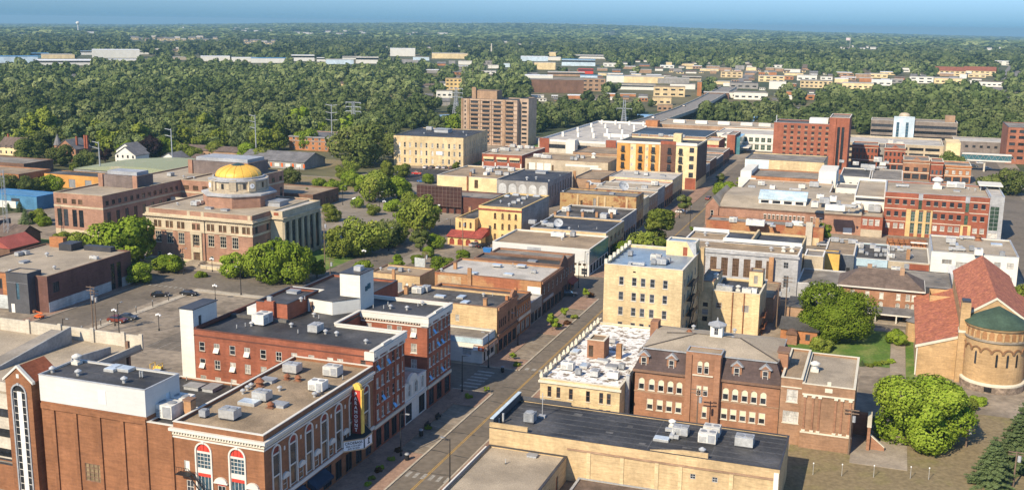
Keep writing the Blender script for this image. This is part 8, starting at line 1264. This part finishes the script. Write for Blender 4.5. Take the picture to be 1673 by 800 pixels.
def scatter(d0, d1, s0, s1):
    pts = []; d = d0
    while d < d1:
        s = s0 + (s1 - s0) * (d - d0) / (d1 - d0); n = int(1.10 * d / s); a = -.342 + (np.arange(n) / n - .5) * 1.10 + rw_.uniform(-.5, .5, n) * s / d; dd = d + rw_.uniform(-.55, .55, n) * s
        pts.append(np.stack([dd * np.sin(a), dd * np.cos(a)], 1)); d += s * .92
    P = np.concatenate(pts); z = np.where(np.hypot(*P.T) > 700, gz(P[:, 0], P[:, 1]), 0); px, py = PX(P[:, 0], P[:, 1], z); dist = np.hypot(*P.T)
    keep = (py < np.interp(px, *LOW)); dens = np.ones(len(P))
    for poly, f in POLY: dens = np.where(inpoly(px, py, poly), np.minimum(dens, f), dens)
    keep &= rw_.uniform(size=len(P)) < dens * np.where(np.sin(P[:, 0] / 88 + 1.7 * np.sin(P[:, 1] / 140)) * np.sin(P[:, 1] / 120 + .6) > .80, .25, .95)
    for x0, x1, y0, y1 in FB: keep &= ~((px > x0) & (px < x1) & (py > y0) & (py < y1))
    return np.column_stack([P[keep], z[keep], dist[keep]])
near = scatter(440, 1050, 10.4, 12.4); mid = scatter(1050, 2100, 12.4, 17); wide = scatter(2100, 4200, 19, 30); hor = scatter(4200, 16000, 46, 130)
near = near[np.argsort(near[:, 3])]; NI = 190
# the row that stands before everything else, largest in the picture, one tree at a time
vis = np.argsort(near[:, 3])[:NI]; sel = np.zeros(len(near), bool); sel[vis] = True
KD = ['round', 'tall', 'round', 'low']
for p in near[sel]:
    tree(rt.choice(KD), p[0], p[1], rt.uniform(5.2, 8.4), 'leafy dark green tree in the front edge of the woods beyond the town', rt.choice([LFW, LFW, LFD, LF, LFB if rt.random() < .35 else LFW]), 2, rt.uniform(.9, 1.1), rt.uniform(.95, 1.2), 'woodland_tree', group='trees along the front edge of the woods', z=p[2], whole=True)
def canopy(name, P, rad, n, size, mat, seed, nl, zs=1.0):
    rg = np.random.default_rng(seed); Q, Tn = [], []
    protos = [crown(seed + i, n, size, nl=nl, rz=.8, base=.18, jit=.30, lv=.11) for i in range(4)]; which = rg.integers(0, 4, len(P))
    for i in range(4):
        q, t_ = protos[i][0], protos[i][1]; S = P[which == i]; m = len(S)
        if not m: continue
        r = rg.uniform(rad[0], rad[1], m); a = rg.uniform(0, 2 * pi, m); ca, sa = np.cos(a)[:, None, None], np.sin(a)[:, None, None]
        X = (q[None, :, :, 0] * ca - q[None, :, :, 1] * sa) * r[:, None, None] + S[:, 0][:, None, None]; Y = (q[None, :, :, 0] * sa + q[None, :, :, 1] * ca) * r[:, None, None] + S[:, 1][:, None, None]; Zz = q[None, :, :, 2] * (r * rg.uniform(.78, 1.18, m) * zs)[:, None, None] + S[:, 2][:, None, None]
        Q.append(np.stack([X, Y, Zz], -1).reshape(-1, 4, 3)); tv = rg.normal(0, .17, m) + .20 * np.sin(S[:, 0] / 47 + 2 * np.sin(S[:, 1] / 61)) * np.sin(S[:, 1] / 53 + 1.3) + np.where(rg.uniform(size=m) < .07, .3, 0); Tn.append(np.clip(t_[None] * .8 + .06 + tv[:, None], 0, 1).ravel())
    me = qmesh_np(name, np.concatenate(Q), np.concatenate(Tn), [mat]); o = link(name, me); o['kind'] = 'stuff'; return o
print('trees', len(near), len(mid), len(wide), len(hor)); rest = near[~sel]; canopy('wood', rest[rest[:, 3] < 760], (4.6, 9.6), 1050, .105, LFW, 300, 9); canopy('wood', rest[rest[:, 3] >= 760], (4.6, 9.8), 620, .13, LFW, 305, 9); canopy('wood', mid, (5.8, 11), 240, .215, LFW, 310, 7); canopy('far_wood', wide, (10, 17), 60, .46, LFW, 320, 7, .75); canopy('horizon_wood', hor, (24, 52), 36, .6, LFW, 330, 6, .26)
# ------------------------------------------------------------------ cars and street furniture
def car_proto():
    r = thing('parked_car', None, None, (0, 0, -900)); b = MB(); w = .9
    prof = [(-2.25, .35), (2.2, .35), (2.28, .6), (2.15, .82), (1.1, .95), (-1.6, .98), (-2.2, .9), (-2.3, .6)]
    b.yprism(prof, -w, w); b.build('body', M('car_paint_base', (.3, .3, .3), rough=.3, spec=.6), r)
    g = MB(); a = [(1.05, .951), (.35, 1.38), (-1.05, 1.40), (-1.75, .981)]; i = len(g.v)
    for y, k in ((-.84, 0), (.84, 0)): g.v += [(p[0], y * (1 if p[1] < 1.1 else .80), p[1]) for p in a]
    g.f += [(0, 1, 2, 3), (7, 6, 5, 4), (0, 4, 5, 1), (2, 6, 7, 3)]; g.build('window_glass', GL, r)
    MB().prism([(.38, -.68), (.38, .68), (-1.08, .68), (-1.08, -.68)], 1.385, 1.43).build('roof_panel', M('car_paint_base', (.3, .3, .3)), r)
    for x in (-1.4, 1.4):
        for s in (-1, 1):
            o = link('wheel', MB().tube((0, -.11, 0), (0, .11, 0), .33, n=14).mesh('tyre', BLK), r, (x, s * .82, .33)); MB().tube((0, -.115, 0), (0, .115, 0), .19, n=10).build('rim', GALV, o)
    for s in (-1, 1): MB().box(2.18, 2.29, s * .62 - .2, s * .62 + .2, .6, .74).build('headlight', SIGN_W, r); MB().box(-2.31, -2.22, s * .66 - .16, s * .66 + .16, .62, .78).build('tail_light', RED_P, r)
    return proto(r)
CP = car_proto(); PNT = {}
def car(px, py, col, ang, label, name='parked_car', xy=None, z=.012, sc=1.0, group=None):
    x, y = xy or G(px, py); o = copy_tree(CP); o.name = name; o.location = (x, y, z); o.rotation_euler = (0, 0, radians(ang)); o.scale = (sc, sc, sc * (1.12 if 'suv' in name or 'pickup' in name else 1)); tag(o, label, 'car', group)
    if col not in PNT: PNT[col] = M('car_paint_' + str(len(PNT)), col, rough=.28, var=.03, fine=0, spec=.6)
    for ch in o.children:
        if ch.name.startswith(('body', 'roof_panel')): 
            k = (ch.data.name, col)
            if k not in WC: WC[k] = ch.data.copy(); WC[k].materials.clear(); WC[k].materials.append(PNT[col])
            ch.data = WC[k]
    return o
KB, KR, KW, KS, KG, KBL = (.012, .012, .014), (.16, .035, .02), (.62, .61, .58), (.36, .36, .36), (.06, .065, .07), (.03, .12, .33)
car(262, 484, KB, 30, 'black car parked at the kerb island, left of two dark cars'); car(309, 482, KB, 5, 'black car on the lot right behind the island end'); car(192, 526, KR, 5, 'dark red car at the lower left of the parking lot', 'suv'); car(209, 521, KG, 8, 'dark grey car parked against the dark red one')
car(929, 483, KG, 15, 'dark grey car in an angled bay on the main street'); car(681, 285, (.5, .03, .02), 5, 'bright red car on the black car park'); car(690, 298, KBL, 2, 'blue car on the street before the black car park'); car(642, 317, KW, 5, 'white pickup beyond the plaza trees', 'pickup'); car(667, 313, KG, 25, 'dark car right of the white pickup'); car(777, 403, KS, 60, 'silver car before the restaurant arcade', 'suv'); car(789, 404, KB, 60, 'black car right of the silver one at the arcade'); car(1113, 348, KW, 5, 'white car parked on the far main street'); car(1158, 326, KR, 80, 'dark red car on the far main street by the market gable'); car(259, 615, KS, 5, 'silver car in the gap behind the parking ramp'); car(1627, 297, KG, 70, 'dark car on the avenue near the skywalk'); car(1669, 306, KW, 80, 'white van like car cut by the right edge', 'suv'); car(1345, 402, KS, 10, 'grey pickup at the end of the narrow brick store', 'pickup'); car(1352, 398, KW, 8, 'white car behind the grey pickup at the brick store end')
for k, px in enumerate((696, 706, 717, 727, 738, 748)): car(px, 275 + k * .15, (KW, KG, KW, KS, KB, KW)[k], 88, ['white car first in the row before the yellow warehouse', 'grey car second in the row before the yellow warehouse', 'white car third in the row before the yellow warehouse', 'silver car fourth in the row before the yellow warehouse', 'black car fifth in the row before the yellow warehouse', 'white car last in the row before the yellow warehouse'][k], group='cars before the yellow warehouse')
for k, (px, py, z) in enumerate(((1068, 193, 5.02), (1064, 199, 5.02), (1118, 174, 5.02))): x, y = G(px, py, 5.0); car(px, py, (KW, KW, KG)[k], 88, ['white car on the bridge, the farther of two', 'white car on the bridge, the nearer of two', 'dark car far along the bridge'][k], 'car', (x, y), z)
x, y = G(1655, 432); car(0, 0, KB, 70, 'black car on the avenue beside the white block', 'parked_car', (x, y))
for k, (px, py) in enumerate(((1575, 270), (1590, 273), (1602, 268), (1612, 277))): x, y = G(px, py); car(px, py, (KW, KG, KW, KS)[k], 10 * k, ['white car parked by the clinic tree, first of four', 'grey car by the clinic tree, second of four', 'white car by the clinic tree, third of four', 'silver car by the clinic tree, last of four'][k], group='cars by the clinic tree')
def lamp_proto():
    r = thing('street_lamp', None, None, (0, 0, -900)); MB().tube((0, 0, 0), (0, 0, 7.4), .11, .07, 8).rev(0, 0, [(.22, 0), (.2, .5), (.12, .6)], 8).build('pole', BLK, r); b = MB().tube((0, 0, 7.2), (1.1, 0, 7.5), .05); b.build('arm', BLK, r); MB().box(.9, 1.6, -.14, .14, 7.42, 7.56).build('lamp_head', GRY, r); return proto(r)
LP = lamp_proto()
def globe_proto():
    r = thing('globe_lamp', None, None, (0, 0, -900)); MB().tube((0, 0, 0), (0, 0, 3.6), .08, .06, 8).rev(0, 0, [(.2, 0), (.16, .5), (.1, .6)], 8).build('pole', BLK, r); MB().tube((-.5, 0, 3.4), (.5, 0, 3.4), .05).build('arm', BLK, r)
    for x in (-.5, 0, .5): MB().rev(x, 0, [(.08, 3.4 + (.2 if x == 0 else 0)), (.24, 3.6 + (.2 if x == 0 else 0)), (.24, 3.8 + (.2 if x == 0 else 0)), (.05, 3.98 + (.2 if x == 0 else 0))], 10).build('globe', SIGN_W, r, smooth=True)
    return proto(r)
GLP = globe_proto()
for px, py, l in ((394, 482, 'black street lamp at the far edge of the parking lot'), (655, 745, 'black street lamp before the marquee on the left pavement'), (755, 640 - 0, 'black street lamp at the hotel corner crossing'), (745, 560, 'black street lamp beside the pale corner shop'), (798, 600, 'black street lamp before the corner shop sign'), (846, 565, 'black street lamp before the two storey brick shop'), (945, 470, 'black street lamp at the second crossing, nearer'), (955, 452, 'black street lamp at the white store corner'), (106, 575, 'black street lamp at the lower left of the lot'), (195, 548, 'black street lamp at the parking lot entrance'), (300, 448, 'black street lamp on the pavement left of the civic steps'), (1127, 372, 'tall grey lamp on the far main street'), (736, 395, 'black street lamp left of the restaurant wing'), (690, 365, 'black street lamp below the dark screen'), (648, 310, 'black street lamp by the black car park'), (80, 800, 'grey street lamp in the lower left corner'), (635, 410, 'black street lamp among the park trees'), (1110, 356, 'second lamp on the far main street'), (735, 786 + 4, 'grey traffic lamp pole at the bottom of the main street'), (560, 335, 'dark lamp on the plaza, left'), (620, 345, 'dark lamp on the plaza, right'), (490, 300, 'dark lamp at the plaza back'), (688, 296, 'dark lamp on the black car park'), (1578, 728, 'dark lamp post on the dry lawn'), (390, 560, 'lamp behind the white hotel tower')):
    o = copy_tree(LP); x, y = G(px, py); o.location = (x, y, .01); o.rotation_euler = (0, 0, rq.choice([0, pi / 2, pi])); tag(o, l, 'street lamp', 'street lamps of the town')
for px, py, l in ((279, 436, 'triple globe lamp left of the civic steps'), (347, 444, 'triple globe lamp right of the civic steps'), (188, 532, 'globe lamp at the near end of the lot island'), (595, 430, 'globe lamp behind the lift tower'), (628, 345, 'globe lamp on the plaza pavement'), (352, 490, 'white globe lamp standing in the middle of the lot'), (260, 540, 'white globe lamp in the near part of the lot')):
    o = copy_tree(GLP); x, y = G(px, py); o.location = (x, y, .01); tag(o, l, 'globe lamp', 'globe lamps of the town')
def bin_(px, py, label, xy=None):
    x, y = xy or G(px, py); t = thing('litter_bin', label, 'bin', (x, y, .13), 0, 'litter bins on the left pavement'); MB().rev(0, 0, [(.32, 0), (.38, .3), (.38, 1.0)], 10).build('drum', BLK, t); MB().rev(0, 0, [(.42, 1.0), (.3, 1.2), (.1, 1.25)], 10).build('lid', GRY, t)
for px, py, l in ((688, 712, 'dark litter bin on the left pavement below the hotel'), (821, 608, 'dark litter bin on the corner bulb-out'), (665, 752, 'dark litter bin on the sunny brick bulb-out')): bin_(px, py, l)
def bench(px, py, label, rz=pi / 2):
    x, y = G(px, py); t = thing('street_bench', label, 'bench', (x, y, .13), rz, 'benches on the left pavement'); MB().box(-.9, .9, -.25, .25, .42, .48).build('seat', BLK, t); MB().box(-.9, .9, .22, .28, .49, .9).build('backrest', BLK, t)
    for x in (-.7, .7): MB().box(x - .04, x + .04, -.22, .22, 0, .419).build('leg', BLK, t)
bench(699, 698, 'black bench on the left pavement, nearer one'); bench(716, 684, 'black bench on the left pavement, farther one')
x, y = G(797, 413); t = thing('skip', 'blue waste container in the restaurant yard', 'skip', (x, y, .01)); b = MB(); b.yprism([(-1.1, 0), (1.1, 0), (1.4, 1.5), (-1.4, 1.5)], -.8, .8); b.build('bin', BLUEP, t); MB().box(-1.45, 1.45, -.85, .85, 1.51, 1.62).build('lid', BLUEP, t)
x, y = G(687, 446); t = thing('board_sign', 'large grey white board sign on two posts behind the yellow garage', 'sign', (x, y, 0), radians(-8)); MB().box(-1.9, 1.9, -.08, .08, 1.6, 4.4).build('board', M('grey_white_board', (.5, .52, .5), c2=(.34, .37, .38), sc=1.2), t)
for q in (-1.6, 1.6): MB().box(q - .1, q + .1, .09, .25, 0, 4.3).build('post', TRIM_B, t)
for k, (px, py) in enumerate(((512, 337), (580, 334), (604, 346))):
    x, y = G(px, py); t = thing('parasol', ['white parasol on the plaza, leftmost of three', 'white parasol on the plaza, middle one of three', 'white parasol on the plaza, nearest the park trees'][k], 'parasol', (x, y, .1), 0, 'white parasols on the plaza'); MB().tube((0, 0, 0), (0, 0, 2.4), .05).build('pole', GALV, t); MB().rev(0, 0, [(1.2, 2.1), (1.15, 2.2), (.05, 2.7)], 8).build('canopy', SIGN_W, t)
x, y = G(64, 520); t = thing('boom_lift', 'folded orange boom lift parked before the charcoal tower', 'lift', (x, y, .01)); t.scale = (.65, .65, .65); MB().box(-1.6, 1.6, -.8, .8, .5, 1.1).build('chassis', ORNG, t); MB().tube((-1.2, 0, 1.2), (1.8, 0, 2.2), .18).tube((1.8, 0, 2.2), (-1.4, 0, 2.6), .15).build('boom', ORNG, t); MB().box(-2.3, -1.4, -.5, .5, 2.1, 3.0).build('basket', RUST, t)
for q in ((-1.1, -.8), (1.1, -.8), (-1.1, .8), (1.1, .8)): MB().tube((q[0], q[1] - .15, .4), (q[0], q[1] + .15, .4), .4, n=12).build('wheel', BLK, t)
x, y = G(256, 606); t = thing('yellow_steps', 'yellow steel steps with looped rails behind the parking ramp', 'steps', (x, y, .01)); b = MB()
for q in (-.9, .9): b.tube((q, -.8, 0), (q, -.8, 1.6), .08).tube((q, .8, 0), (q, .8, 1.6), .08).tube((q, -.8, 1.6), (q, .8, 1.6), .08)
b.build('rail', SIGN_Y, t); b = MB()
for k in range(3): b.box(-.9, .9, -.8 + k * .5, -.3 + k * .5, 0, .3 + .3 * k)
b.build('tread', SIGN_Y, t)
x, y = G(286, 437); t = thing('notice_board', 'white notice board under a small orange roof by the civic wall', 'sign', (x, y - 2, 0)); MB().box(-.9, .9, -.1, .1, .5, 2.2).build('board', SIGN_W, t); MB().yprism([(-1.2, 2.2), (1.2, 2.2), (.9, 2.9), (-.9, 2.9)], -.5, .5).build('roof', ORNG, t); MB().box(-1, -.8, -.1, .1, 0, .49).box(.8, 1, -.1, .1, 0, .49).build('post', TRIM_B, t)
b = None
for k in range(9):
    o = thing('bollard', 'dark parking bollard along the lot island', 'bollard', (-169.5, 175 + k * 6.2, .12), 0, 'bollards along the lot island'); MB().tube((0, 0, 0), (0, 0, 1.3), .09, n=8).build('post', BLK, o); MB().rev(0, 0, [(.16, 1.3), (.16, 1.6), (.05, 1.65)], 8).build('meter_head', GRY, o)
for k, px in enumerate((1328, 1375, 1427, 1487, 1517)):
    x, y = G(px, 775 + k * 2); o = thing('lawn_lamp', 'thin pale post with a small white cap on the dry lawn', 'lamp', (x, y, 0), 0, 'pale posts in a line on the dry lawn'); MB().tube((0, 0, 0), (0, 0, 1.9), .04).build('post', GALV, o); MB().rev(0, 0, [(.10, 1.9), (.10, 2.05), (.02, 2.1)], 8).build('cap', SIGN_W, o)
o = thing('iron_stair', 'black iron stair climbing the theatre front wall', 'fire escape', (-91.0, 117.4, 0)); MB().box(.3, 2.6, -1.2, -.02, 7.75, 7.85).build('landing', BLK, o); b = MB()
for q in (-.3, -1.1): b.tube((2.6, q, 7.8), (5.6, q, 4.4), .09)
b.build('stair_stringer', BLK, o); b = MB()
for q in range(9): b.box(.3 + q * .28, .34 + q * .28, -1.2, -1.16, 7.86, 8.9)
b.box(.3, 2.6, -1.2, -1.15, 8.9, 8.96).tube((2.6, -1.15, 8.8), (5.6, -1.15, 5.4), .05); b.build('railing', BLK, o)
# ------------------------------------------------------------------ air
hz = bpy.data.materials.new('haze'); hz.use_nodes = True; t = hz.node_tree; t.nodes.clear(); ou = _n(t, 'ShaderNodeOutputMaterial'); pv_ = _n(t, 'ShaderNodeVolumePrincipled'); pv_.inputs['Color'].default_value = (*HAZE_COLOR, 1); pv_.inputs['Density'].default_value = HAZE_DENSITY; pv_.inputs['Anisotropy'].default_value = 0.0; t.links.new(pv_.outputs[0], ou.inputs['Volume'])
o = MB().box(-34000, 34000, -34000, 34000, -125, 92).build('haze', hz); o['kind'] = 'stuff'
for o in COL.objects:
    if '_o' in o: del o['_o']
for p_ in list(PR.values()) + [CP, LP, GLP]:        # the prototypes themselves are not part of the place
    for c in list(p_.children_recursive): bpy.data.objects.remove(c)
    bpy.data.objects.remove(p_)
